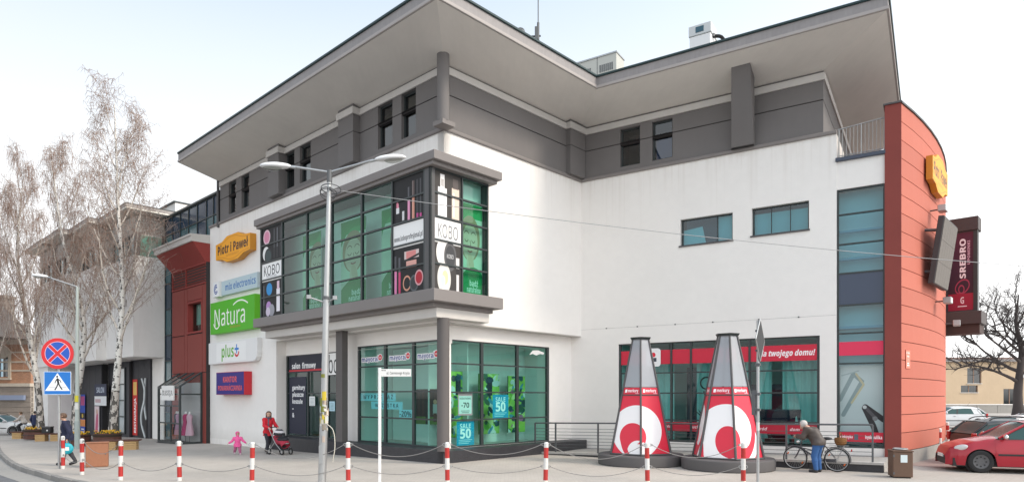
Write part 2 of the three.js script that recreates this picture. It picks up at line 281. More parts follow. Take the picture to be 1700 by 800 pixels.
// ------------------------------------------------------------------ the shopping building on the corner
const mall = thing('shopping_building', 'large white shopping building with grey top storey and deep overhanging grey eaves', 'building', C0[0], 0, C0[1]);
{
  const w = (n, g, m, F, l) => place(n, g, m, mall, F, l);
  // white walls
  w('wall', [slab(-11.38, 0.0, 4.6, 10.86, -0.3, 0), slab(-18.52, -11.38, -0.6, 10.86, -0.3, 0)], M.white, FL);
  w('wall', box(-11.42, -11.38, -0.4, 4.6, -0.9, -0.3), M.white, FL);
  w('street_wall', [box(-6.2, -5.0, 0.3, 3.96, -0.3, 0), slab(-10.5, -6.2, 3.96, 4.62, -0.3, 0), slab(-6.2, 0.07, 3.96, 4.62, -0.3, 0, [[-5.0, 0.06, 3.965, 4.09]])], M.white, FLg);
  w('street_wall', slab(0.06, 7.45, 0, 4.62, -0.3, 0, [[0.3, 5.32, 0.4, 4.09]]), M.white, FRg);
  w('street_wall', slab(-0.75, 0, 0, 4.61, -0.3, 0), M.white, FT);
  w('overhang_soffit', box(-11.38, -0.01, 4.58, 4.605, -0.47, -0.01), M.strip, FL); w('overhang_soffit', box(0.01, 7.9, 4.574, 4.6, -0.47, -0.01), M.strip, FR);
  w('wall', slab(0, 7.32, 4.6, 10.86, -0.3, 0), M.white, FR);
  w('wall', slab(0, 9.39, 0, 4.846, -0.3, 0, [[1.63, 8.88, 0.45, 4.2]]), M.white, FT);
  w('wall', slab(0, 9.39, 4.854, 10.86, -0.3, 0, [[4.12, 6.03, 7.76, 8.74], [6.69, 8.55, 7.8, 8.77]]), M.white, FT);
  w('wall', [box(9.39, 10.78, 8.98, 9.9, -0.35, -0.04), box(9.34, 9.39, 0, 10.86, -2.2, -0.3)], M.white, FT);
  w('wall_joint', box(0, 9.38, 4.8, 4.9, -0.1, -0.02), mat(0.3, 0.3, 0.3), FT);
  for (const t of [1.1, 2.4, 3.9, 5.3, 6.9, 8.2]) w('wall_anchor', rbox(t, t + 0.05, 4.83, 4.875, -0.005, 0.03, 0.01), M.steelDark, FT);
  w('coping', rbox(9.36, 10.8, 9.9, 10.02, -0.42, 0.06, 0.01), mat(0.06, 0.075, 0.11, 0.5), FT);
  // grey top storey: two courses of render with a shadow joint, windows cut through
  const LW = [[-2.28, -1.47], [-3.68, -2.8], [-9.32, -8.43], [-10.62, -9.78], [-14.87, -14.04], [-16.28, -15.46]], TW = [[1.71, 2.53], [3.02, 3.82]];
  const hl = (l, a, b) => l.map(([p, q]) => [p, q, a, b]);
  w('upper_wall', slab(-17.3, 0, 10.9, 12.04, -0.25, 0, hl(LW, 11.14, 12.04)), M.grey, FL);
  w('upper_wall', slab(-17.3, 0, 12.075, 13.04, -0.25, 0, hl(LW, 12.075, 12.7)), M.grey, FL);
  w('upper_wall', [slab(0, 7.32, 10.9, 12.04, -0.25, 0), slab(0, 7.32, 12.075, 13.04, -0.25, 0)], M.grey, FR);
  w('upper_wall', slab(0, 8.99, 10.9, 12.04, -0.25, 0, hl(TW, 11.14, 12.04)), M.grey, FT);
  w('upper_wall', slab(0, 8.99, 12.075, 13.04, -0.25, 0, hl(TW, 12.075, 12.62)), M.grey, FT);
  w('upper_wall', [box(8.74, 8.99, 10.0, 12.04, -10, -0.25), box(8.74, 8.99, 12.075, 13.04, -10, -0.25)], M.grey, FT);
  w('wall_joint', slab(-17.3, 0, 12.0, 12.1, -0.2, -0.03, hl(LW, 11.99, 12.11)), M.darkGap, FL);
  w('wall_joint', box(0, 7.32, 12.0, 12.1, -0.2, -0.03), M.darkGap, FR);
  w('wall_joint', slab(0, 8.96, 12.0, 12.1, -0.2, -0.03, hl(TW, 11.99, 12.11)), M.darkGap, FT);
  w('upper_wall', box(-17.3, -17.05, 10.9, 13.3, -6, -0.25), M.grey, FL);
  const blindBrown = mat(0.5, 0.24, 0.13, 0.8), blindBlue = mat(0.2, 0.24, 0.48, 0.8), blindPale = mat(0.55, 0.5, 0.42, 0.8);
  const upWin = (F, a, b, top, blind, drop) => {
    const h = holder('upper_window', mall), y0 = 11.14;
    place('frame', [box(a, a + 0.06, y0, top, -0.2, -0.12), box(b - 0.06, b, y0, top, -0.2, -0.12), box(a + 0.06, b - 0.06, y0, y0 + 0.06, -0.2, -0.12), box(a + 0.06, b - 0.06, top - 0.06, top, -0.2, -0.12), box(a + 0.06, b - 0.06, 12.0, 12.06, -0.2, -0.12)], M.frame, h, F);
    place('pane', plane(b - a - 0.12, 12.0 - y0 - 0.06, (a + b) / 2, (y0 + 12.06) / 2, -0.16), M.glassDark, h, F);
    place('pane', plane(b - a - 0.12, top - 12.12, (a + b) / 2, (top + 12.0) / 2, -0.16), M.glassDark, h, F);
    place('recess', [box(a, b, y0, top, -0.9, -0.88), box(a - 0.02, a, y0, top, -0.9, -0.25), box(b, b + 0.02, y0, top, -0.9, -0.25), box(a, b, top, top + 0.02, -0.9, -0.25)], M.roomDark, h, F);
    if (blind) place('blind', box(a + 0.1, b - 0.08, drop[0], drop[1], -0.24, -0.22), blind, h, F);
  };
  upWin(FL, ...LW[0], 12.7, blindBrown, [11.2, 12.64]); upWin(FL, ...LW[1], 12.7, blindBrown, [11.2, 12.4]);
  upWin(FL, ...LW[2], 12.7, blindPale, [11.3, 11.95]); upWin(FL, ...LW[3], 12.7, null); upWin(FL, ...LW[4], 12.7, blindPale, [11.2, 11.9]); upWin(FL, ...LW[5], 12.7, null);
  upWin(FT, ...TW[0], 12.62, null); upWin(FT, ...TW[1], 12.62, blindBlue, [11.2, 11.98]);
  // ledge under the storey, white string course above it, pilasters
  const path = [pl(FL, -18.52, 0), pl(FL, 0, 0), pl(FR, 7.32, 0), pl(FT, 9.39, 0)];
  w('ledge', sweep(path, [[-0.2, 10.83], [0.06, 10.83], [0.075, 10.86], [0.075, 10.93], [0.05, 10.955], [-0.2, 10.97]]), M.greyLedge, new THREE.Matrix4());
  const sp = [pl(FL, -17.3, 0), pl(FL, 0, 0), pl(FR, 7.32, 0), pl(FT, 8.99, 0), pl(FT, 8.99, -10)];
  w('string_course', sweep(sp, [[-0.1, 12.71], [0.05, 12.71], [0.06, 12.72], [0.06, 12.94], [0.05, 12.95], [-0.1, 12.95]]), M.strip, new THREE.Matrix4());
  const pilaster = (F, a, b, d) => { const h = holder('pilaster', mall);
    place('shaft', [box(a, b, 10.95, 12.04, 0, d), box(a, b, 12.07, 12.7, 0, d), box(a + 0.03, b - 0.03, 12.03, 12.08, 0, d - 0.03), box(a, b, 12.96, 13.16, 0, d)], M.grey, h, F);
    place('cap', box(a - 0.06, b + 0.06, 12.705, 12.955, 0, d + 0.06), M.strip, h, F); };
  pilaster(FL, -5.86, -4.84, 0.3); pilaster(FL, -11.6, -10.6, 0.3); pilaster(FR, 6.35, 7.32, 0.22);
  {
    const b0 = [[5.98, 10.95, 0.02], [6.79, 10.95, 0.02], [6.81, 10.95, 0.25], [6.05, 10.95, 0.25]], t0 = [[6.25, 13.4, 0.55], [6.9, 13.4, 0.55], [6.92, 13.4, 1.3], [6.31, 13.4, 1.3]];
    const q = [[b0[3], b0[2], t0[2], t0[3]], [b0[2], b0[1], t0[1], t0[2]], [b0[0], b0[3], t0[3], t0[0]], [b0[1], b0[0], t0[0], t0[1]]];
    w('eave_strut', quads(q), M.grey, FT);
  }
  const cc = pt(FL, 0.25, 0, 0.25);
  w('column', [cyl(0.2, 0.2, 10.97, 13.12, 28)], M.grey, new THREE.Matrix4().makeTranslation(cc.x, 0, cc.z));
  w('column_base', box(-0.24, 0.24, 10.84, 10.985, -0.3, 0.24), M.greyLedge, at(FL, 0.2, 0, 0.2));
  // the eaves: sloping soffit, two-tier fascia, dark flashing
  const ep = [pl(FL, -17.4, 0), pl(FL, 0, 0), pl(FR, 7.32, 0), pl(FT, 8.99, 0), pl(FT, 8.99, -10)], I = new THREE.Matrix4();
  w('soffit', sweep(ep, [[-0.3, 12.98], [0, 13.02], [1.94, 13.47], [1.94, 13.52], [-0.3, 13.3]]), M.soffit, I);
  w('fascia_lip', sweep(ep, [[1.9, 13.48], [2.0, 13.48], [2.01, 13.49], [2.01, 13.58], [1.9, 13.6]]), M.fasciaLip, I);
  w('fascia', sweep(ep, [[1.9, 13.585], [1.965, 13.585], [1.975, 13.6], [1.975, 13.9], [1.9, 13.9]]), M.fascia, I);
  w('flashing', sweep(ep, [[1.85, 13.88], [2.02, 13.885], [2.03, 13.9], [2.03, 13.955], [1.85, 13.97]]), M.flashing, I);
  {
    const o = offsetPath(ep, 1.95), back = [pl(FT, 8.99, -10), pl(FR, 7.32, -14), pl(FL, -17.4, -14)];
    const s = new THREE.Shape([...o, ...back].map((p) => V2(p[0], -p[1])));
    w('roof', new THREE.ExtrudeGeometry(s, { depth: 0.06, bevelEnabled: false }).rotateX(-Math.PI / 2).translate(0, 13.89, 0), mat(0.1, 0.11, 0.11, 0.9), I);
    w('rear_wall', [box(-17.3, -17, 0, 13.8, -14, -6)], M.whiteOld, FL);
  }
  // the glazed bay round the corner: cap, ledge, corner post, panes
  const bp = [pl(FL, -11.45, 0), pl(FL, -11.45, 0.86), pl(FL, 0.37, 0.86)], bay = (dl, dr, ext) => [pl(FL, -11.15 - ext, 0), pl(FL, -11.15 - ext, dl), pl(FL, dr, dl), pl(FR, 1.72 + ext, dr), pl(FR, 1.72 + ext, 0)]; void bp;
  const ring = (dl, dr, ext, y0, y1, r = 0.015) => { const s = new THREE.Shape([...bay(dl, dr, ext), pl(FR, 0, 0), pl(FL, 0, 0)].map((p) => V2(p[0], -p[1]))); return new THREE.ExtrudeGeometry(s, { depth: y1 - y0 - 2 * r, bevelEnabled: true, bevelSize: r, bevelThickness: r, bevelSegments: 1 }).rotateX(-Math.PI / 2).translate(0, y0 + r, 0); };
  w('bay_cap', [ring(1.0, 0.7, 0.25, 9.5, 9.78), ring(0.93, 0.55, 0.16, 9.38, 9.51)], M.greyLedge, I);
  w('bay_ledge', [ring(1.02, 0.72, 0.28, 5.12, 5.5)], M.greyLedge, I);
  w('bay_ledge', [ring(0.78, 0.42, 0.08, 4.98, 5.13)], M.greyLedge, I);
  w('bay_soffit', [ring(0.62, 0.36, -0.05, 4.66, 4.985)], M.strip, I);
  w('bay_post', box(0.05, 0.35, 5.5, 9.38, 0.68, 0.85), M.frameGrey, FL);
  const rows = [6.38, 7.13, 7.87, 8.62];
  const film = phys(0.03, 0.03, 0.034, { roughness: 0.25 }), whiteFilm = phys(0.8, 0.8, 0.8, { roughness: 0.25 }), greyFilm = phys(0.09, 0.08, 0.08, { roughness: 0.25 });
  glazing('bay_window', mall, FL, -11.17, 0.05, 5.5, 9.38, [-9.25, -7.26, -5.46, -3.48, -1.68], rows, 0.8, M.glassTeal, { bar: 0.055, depth: 0.1, wide: [0.1, 0.07, 0.07, 0.1, 0.09, 0.07, 0.06], pane: (i, j) => (i === 0 || i === 5 ? (j === 2 ? whiteFilm : film) : null) });
  glazing('bay_window', mall, FR, -0.85, 1.7, 5.5, 9.38, [0.5], rows, 0.3, M.glassTeal, { bar: 0.055, depth: 0.1, pane: (i, j) => (i === 0 ? (j === 2 ? whiteFilm : greyFilm) : null) });
  w('bay_side', [box(-11.17, -11.13, 5.5, 9.38, 0, 0.76)], M.frameGrey, FL);
  w('bay_side', [box(1.66, 1.7, 5.5, 9.38, 0, 0.26)], M.frameGrey, FR);
  // plinth and columns at street level
  w('plinth', [box(-11.36, 0.3, -0.4, 0.4, -0.5, 0.3)], M.granite, FL);
  w('plinth', [box(0.5, 7.3, -0.4, 0.398, -0.5, 0.297), box(-0.3, 0.5, -0.4, 0.398, 0.0, 0.297)], M.granite, FR);
  w('column', [cyl(0.2, 0.2, 0.4, 4.67, 28)], M.greyColumn, new THREE.Matrix4().makeTranslation(cc.x, 0, cc.z));
  w('column', rbox(-6.06, -5.62, 0.4, 4.67, 0.02, 0.28, 0.012), M.greyColumn, FL);
  // corner shop
  const inset = -0.06;
  glazing('shop_window', mall, FLg, -5.0, -0.05, 0.4, 4.09, [-3.27, -1.64], [1.36, 2.33, 3.29], inset, M.glassShop, { wide: [0.1, 0.12, 0.12, 0.1] });
  glazing('shop_window', mall, FRg, 0.05, 5.32, 0.4, 4.09, [1.75, 3.55], [1.34, 2.3, 3.28], inset, M.glassShop, { wide: [0.1, 0.12, 0.12, 0.12] });
  {
    // one room behind both windows
    const P = (x, z) => pl(FL, x, z), Q = (x, z) => pl(FR, x, z);
    const outline = [P(-5.0, -0.3), P(-5.0, -5.3), P(-0.1, -5.3), P(-0.1, -5.3)]; void outline; void Q;
    w('interior_wall', [box(-5.12, -5.0, 0.28, 4.2, -5.4, -0.28), box(-5.12, 0, 0.28, 4.2, -5.5, -5.38)], M.mint, FLg);
    w('interior_ceiling', box(-5.12, -0.02, 4.1, 4.2, -5.5, -0.3), M.mint, FLg);
    w('interior_floor', box(-5.12, -0.02, 0.3, 0.4, -5.5, -0.02), mat(0.5, 0.5, 0.46, 0.6), FLg);
    w('display_partition', [box(2.0, 5.3, 0.4, 4.09, -1.35, -1.3), box(0.6, 1.9, 0.4, 4.09, -1.6, -1.55)], M.mint, FRg);
    w('display_partition', [box(-4.95, -3.0, 0.4, 4.05, -1.7, -1.65), box(-2.95, -0.4, 0.4, 4.05, -1.5, -1.45)], M.mint, FLg);
  }
  // recessed shop on the left
  glazing('shop_window', mall, FLg, -10.48, -6.16, 0.4, 3.96, [-8.69, -7.14], [2.28, 3.22], -0.06, M.glassShop, { wide: [0.1, 0.1, 0.12, 0.1] });
  w('interior_wall', [box(-10.7, -6.1, 0.2, 4.1, -2.4, -2.3), box(-10.7, -10.58, 0.2, 4.1, -2.3, -0.31), box(-6.2, -6.1, 0.3, 4.0, -2.3, -0.3)], M.roomGrey, FLg);
  w('interior_ceiling', box(-10.6, -6.1, 3.97, 4.05, -2.3, -0.3), M.roomGrey, FLg);
  w('interior_floor', box(-10.58, -6.1, 0.3, 0.395, -2.3, -0.02), M.concrete, FLg);
  // shop along the ramp
  const navy = tint(0.17, 0.24, 0.36, 1.9);
  glazing('shop_window', mall, FT, 1.63, 8.88, 0.45, 4.2, [3.75, 4.5, 6.6], [1.27, 2.28, 3.05], -0.1, M.glassShop, { wide: [0.09, 0.08, 0.08, 0.08, 0.09], pane: (i, j) => null });
  void navy;
  room(mall, FT, 1.63, 8.88, 0.45, 4.2, -2.6, -0.3, mat(0.5, 0.68, 0.68, 0.9));
  {
    const r = rng(3);
    for (const [a, b, z] of [[1.75, 3.6, -0.9], [4.5, 6.4, -0.8], [6.65, 7.2, -0.9], [7.55, 8.8, -0.85]]) {
      const n = Math.round((b - a) * 14), g = new THREE.PlaneGeometry(b - a, 3.3, n * 2, 3), p = g.attributes.position;
      for (let i = 0; i < p.count; i++) p.setZ(i, 0.06 * Math.sin(p.getX(i) * 24 + 0.8 * Math.sin(p.getX(i) * 5)) + 0.02 * r());
      g.computeVertexNormals(); w('curtain', g.translate((a + b) / 2, 2.15, z), mat(0.42, 0.66, 0.68, 0.8), FT);
    }
    w('display_wall', [box(6.3, 7.6, 0.5, 2.6, -1.6, -1.5), box(3.8, 4.4, 0.5, 3.3, -1.9, -1.8)], mat(0.05, 0.06, 0.11, 0.4), FT);
  }
  // tall glass strip beside the red pier
  glazing('stair_glazing', mall, FT, 9.4, 10.78, 0.49, 8.98, [], [0.62, 3.24, 4.23, 5.16, 6.21, 7.17, 8.15], -0.12, M.glassBlue, { depth: 0.1, skip: (i, j) => j === 4 || j === 1 });
  w('spandrel', box(9.44, 10.76, 5.18, 6.2, -0.16, -0.1), mat(0.035, 0.055, 0.1, 0.18), FT);
  w('stair_pane', plane(1.3, 2.6, 10.09, 1.93, -0.1), tint(0.86, 0.92, 0.92, 1.5), FT);
  w('stair_pane', plane(1.3, 0.02, 10.09, 6.72, -0.1), M.glassBlue, FT);
  w('interior_wall', [box(9.3, 10.85, 0.3, 9.0, -0.7, -0.6), box(9.3, 9.39, 0.3, 9.0, -0.6, -0.3)], mat(0.85, 0.88, 0.88, 0.9), FT);
  w('landing', [box(9.39, 10.8, 7.6, 7.66, -0.5, -0.3), box(9.39, 10.8, 6.68, 6.74, -0.5, -0.3), box(9.39, 10.8, 4.4, 4.48, -0.6, -0.3)], mat(0.3, 0.5, 0.62, 0.5), FT);
  w('wall', box(9.39, 10.78, -0.1, 0.49, -0.35, -0.06), M.white, FT);
  // two slot windows in the white wall
  glazing('slot_window', mall, FT, 4.12, 6.03, 7.76, 8.74, [5.45], [], -0.16, M.glassBlue, { bar: 0.045, depth: 0.07, wide: [0.06, 0.02, 0.05] });
  glazing('slot_window', mall, FT, 6.69, 8.55, 7.8, 8.77, [7.32, 7.94], [], -0.16, M.glassBlue, { bar: 0.045, depth: 0.07, wide: [0.06, 0.02, 0.02, 0.05] });
  w('slot_blind', [box(5.47, 6.0, 7.78, 8.72, -0.26, -0.24), box(6.72, 8.52, 7.82, 8.6, -0.3, -0.28)], mat(0.55, 0.68, 0.68, 0.8), FT);
  w('slot_blind', [poly([[4.16, 7.78], [5.0, 7.78], [4.86, 8.45], [4.16, 8.38]], -0.32, -0.3)], mat(0.62, 0.76, 0.76, 0.8), FT);
  for (const [a, b, y] of [[4.12, 6.03, 7.76], [6.69, 8.55, 7.8]]) {
    w('window_sill', box(a - 0.05, b + 0.03, y - 0.05, y, -0.14, 0.05), M.frameGrey, FT);
    w('recess', [box(a, b, y - 0.1, y + 1.1, -0.8, -0.75)], mat(0.16, 0.19, 0.24, 0.9), FT);
  }
  w('rear_lining', [box(3.9, 8.8, 7.5, 9.0, -0.9, -0.82)], M.roomDark, FT);
  w('downpipe', bar([-17.42, 10.7, 0.05], [-17.42, 13.05, 0.05], 0.07, 10), M.frameGrey, FL);
  w('balcony_floor', box(9.0, 11.2, 9.8, 9.95, -9, -0.36), M.concrete, FT);
}
// balcony railing above the glass strip
{
  const t = thingAt('balcony_railing', 'thin grey metal balcony railing between the white wall and the red pier', 'railing', at(FT, 9.4, 10.02, -0.2));
  part('top_rail', bar([0, 1.0, 0], [1.45, 1.12, 0], 0.022, 8), M.steel, t);
  part('bottom_rail', bar([0, 0.12, 0], [1.38, 0.12, 0], 0.015, 6), M.steel, t);
  for (let i = 0; i < 13; i++) part('baluster', bar([0.04 + i * 0.11, 0, 0], [0.04 + i * 0.11, 1.0 + i * 0.009, 0], i % 6 === 0 ? 0.02 : 0.009, 5), M.steel, t);
}
// ------------------------------------------------------------------ the curved red corner block
const CUR = (() => {
  const p = pt(FT, 11.24, 0, 0), a0 = 49.2 * Math.PI / 180, R = 30.5, n0 = [Math.cos(a0) * 1, Math.sin(a0)];   // outward normal in x, z
  const cx = p.x - R * n0[0], cz = p.z - R * n0[1];
  return { p, R, cx, cz, a0, at: (s, off = 0) => { const a = a0 - s / R, n = [Math.cos(a), Math.sin(a)]; return { x: cx + (R + off) * n[0], z: cz + (R + off) * n[1], n }; } };
})();
function curveFrame(s, off, y) { const q = CUR.at(s, off); return new THREE.Matrix4().makeBasis(V3(q.n[1], 0, -q.n[0]), V3(0, 1, 0), V3(q.n[0], 0, q.n[1])).setPosition(q.x, y, q.z); }
function curved(s0, s1, y0, y1, off0, off1, seg = 14) {
  const list = [], P = (s, off, y) => { const q = CUR.at(s, off); return [q.x, y, q.z]; };
  for (let i = 0; i < seg; i++) {
    const a = s0 + (s1 - s0) * i / seg, b = s0 + (s1 - s0) * (i + 1) / seg;
    list.push([P(a, off1, y0), P(b, off1, y0), P(b, off1, y1), P(a, off1, y1)], [P(a, off0, y1), P(a, off1, y1), P(b, off1, y1), P(b, off0, y1)], [P(a, off0, y0), P(b, off0, y0), P(b, off1, y0), P(a, off1, y0)]);
  }
  for (const s of [s0, s1]) list.push([P(s, off0, y0), P(s, off1, y0), P(s, off1, y1), P(s, off0, y1)]);
  const g = quads(list.slice(0)), U = g.attributes.uv; void U; return g;
}
{
  const t = thing('red_corner_block', 'tall curved red rendered wall block with horizontal grooves and a flat red pier', 'building', CUR.p.x, 0, CUR.p.z), I = new THREE.Matrix4();
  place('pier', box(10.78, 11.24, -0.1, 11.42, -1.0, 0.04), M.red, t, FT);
  place('pier_cap', box(10.74, 11.26, 11.42, 11.47, -1.02, 0.08), M.frameGrey, t, FT);
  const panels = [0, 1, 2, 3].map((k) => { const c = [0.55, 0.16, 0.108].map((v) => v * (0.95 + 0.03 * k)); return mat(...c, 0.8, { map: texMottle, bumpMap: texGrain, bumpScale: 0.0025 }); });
  for (let k = 0; k < 19; k++) { const y = 0.42 + k * 0.5775; place('panel', curved(0.0, 15, y + 0.022, y + 0.5775, -0.08, 0), panels[(k * 7) % 4], t, I); }
  place('groove_backing', curved(0.01, 15, 0.3, 11.38, -0.5, -0.045), mat(0.1, 0.025, 0.018, 0.9), t, I);
  place('base_course', curved(-0.02, 15, -0.3, 0.415, -0.3, 0.03), M.concrete, t, I);
  place('coping', curved(-0.04, 15.05, 11.4, 11.46, -0.5, 0.04), M.frame, t, I);
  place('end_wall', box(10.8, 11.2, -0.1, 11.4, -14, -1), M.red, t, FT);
  // rear end of the block, seen past the curve
  const q = CUR.at(15, -0.2); place('rear_pier', box(-0.6, 0.6, 0, 10.4, -0.6, 0.1), M.red, t, curveFrame(15.3, -0.1, 0)); void q;
  // small wall lights and a printed plate
  for (const [u, y] of [[3.2, 8.62], [4.1, 5.55], [7.6, 5.05]]) {
    const l = thingAt('wall_light', y > 8 ? 'small pale box floodlight on the red curved wall above the tilted screen' : u < 5 ? 'small pale box floodlight just below the tilted screen' : 'small pale box floodlight near the far edge of the red curved wall', 'floodlight', curveFrame(u, 0, y), 'floodlights on the red curved wall');
    part('housing', rbox(-0.2, 0.2, -0.1, 0.12, 0.25, 0.5, 0.02), M.steel, l); part('arm', bar([0, 0, 0], [0, 0, 0.3], 0.025, 6), M.steelDark, l); part('lens', plane(0.34, 0.16, 0, 0.01, 0.503), M.glassClear, l);
  }
  const tx = canvasTex(128, 160, (x, w, h) => { x.fillStyle = '#e8836c'; x.fillRect(0, 0, w, h); x.fillStyle = '#f7f2ee'; x.font = 'bold 22px sans-serif'; x.textAlign = 'center'; ['ul. Czerw.', 'Krzyża', '7'].forEach((s, i) => x.fillText(s, w / 2, 30 + i * 30, w - 6)); x.fillRect(40, 110, 50, 10); x.fillRect(30, 128, 70, 10); });
  const p = thingAt('address_plate', 'small white lettered plate on the red curved wall', 'plate', curveFrame(0.55, 0.012, 3.35)); part('plate', box(-0.2, 0.2, -0.3, 0.3, -0.01, 0), M.redPanel, p); part('print', plane(0.38, 0.58, 0, 0, 0.004), printed(tx), p);
}
// ------------------------------------------------------------------ dark red infill building with flared cornice, glass behind it
{
  const t = thingAt('red_infill_building', 'dark red panelled building section with flared cornice and glazed top floor', 'building', at(FL, -20.8, -0.3, 0)), w = (n, g, m, l) => place(n, g, m, t, FL, l);
  w('wall_core', slab(-23.1, -18.53, -0.6, 9.1, -0.3, 0.2, [[-20.89, -18.9, 5.49, 7.2]]), M.darkGap);
  const P = (a, b, c, d) => w('panel', rbox(-b, -a, c, d, 0.18, 0.25, 0.012), M.red);
  P(18.53, 18.88, 3.4, 7.95); P(20.92, 21.3, 3.4, 7.95); P(21.34, 23.1, 3.4, 5.42); P(21.34, 23.1, 5.46, 7.95); P(18.92, 20.88, 3.4, 5.42); P(18.92, 20.88, 7.24, 7.95); P(18.53, 21.3, -0.4, 3.36); P(21.34, 23.1, -0.4, 3.36);
  w('louvre_frame', [box(-23.1, -18.53, 7.98, 8.06, 0.16, 0.27), box(-23.1, -18.53, 9.0, 9.08, 0.16, 0.27), box(-21.15, -21.07, 8.06, 9.0, 0.16, 0.26), box(-23.1, -23.02, 8.06, 9.0, 0.16, 0.26)], M.redDeep);
  for (let k = 0; k < 6; k++) for (const [a, b] of [[-23.02, -21.15], [-21.07, -18.53]]) { const g = box(a, b, -0.065, 0.065, -0.012, 0.012).rotateX(0.7).translate(0, 8.14 + k * 0.155, 0.2); w('louvre_slat', g, M.red); }
  const cp = [pl(FL, -23.15, -6), pl(FL, -23.15, 0.2), pl(FL, -18.53, 0.2)], I = new THREE.Matrix4();
  const cw = (n, g, m) => place(n, g, m, t, I);
  cw('cornice', sweep(cp, [[-0.3, 9.05], [0.05, 9.08], [0.12, 9.2], [0.62, 9.98], [0.66, 10.05], [-0.3, 10.05]]), M.redDeep);
  cw('cornice_band', sweep(cp, [[-0.3, 10.04], [0.72, 10.05], [0.74, 10.07], [0.74, 10.3], [0.8, 10.33], [0.8, 10.42], [-0.3, 10.5]]), M.strip);
  const h = holder('window', t);
  place('frame', [box(-20.9, -20.78, 5.48, 7.21, -0.05, 0.27), box(-19.02, -18.9, 5.48, 7.21, -0.05, 0.27), box(-20.78, -19.02, 7.09, 7.21, -0.05, 0.27), box(-20.78, -19.02, 5.48, 5.58, -0.05, 0.27)], M.redDeep, h, FL);
  place('pane', plane(1.8, 1.55, -19.9, 6.34, 0.0), M.glassTeal, h, FL);
  place('blind', box(-20.75, -19.6, 6.0, 7.1, -0.2, -0.18), mat(0.5, 0.55, 0.55), h, FL);
  w('interior', [box(-20.95, -18.8, 5.4, 7.3, -1.3, -1.2), box(-20.95, -18.8, 5.4, 5.45, -1.2, -0.31)], M.roomGrey);
  // curtain wall: the top floor and the slot between the buildings
  const dark = phys(0.025, 0.05, 0.085, { roughness: 0.12, specularIntensity: 0.5 }), mid = phys(0.05, 0.12, 0.14, { roughness: 0.1, specularIntensity: 0.6 });
  glazing('curtain_wall', t, FL, -25.15, -17.5, 10.45, 12.5, [-24.0, -22.8, -21.6, -20.4, -19.2, -18.3], [11.5], -0.1, dark, { pane: (i, j) => (j === 0 && i % 3 !== 1 ? mid : dark), bar: 0.05 });
  glazing('curtain_wall', t, FL, -25.15, -23.2, -0.4, 10.45, [-24.15], [1.2, 2.7, 4.2, 5.7, 7.2, 8.7], -0.1, mid, { bar: 0.05, pane: (i, j) => (j % 2 ? dark : mid) });
  w('coping', box(-25.15, -17.4, 12.5, 12.6, -0.6, 0.02), M.frame);
  w('roof', box(-25.15, -17.4, 12.4, 12.5, -6, -0.3), M.roomDark);
  w('interior', [box(-25.15, -17.2, -0.5, 12.4, -2.2, -2.1), box(-25.15, -17.2, 10.3, 10.42, -2.1, -0.2), box(-25.2, -25.15, -0.5, 12.4, -2.1, -0.2)], mat(0.22, 0.28, 0.34));
  w('ceiling_strip', [box(-24.5, -18.5, 11.42, 11.48, -1.8, -0.9)], M.strip);
}
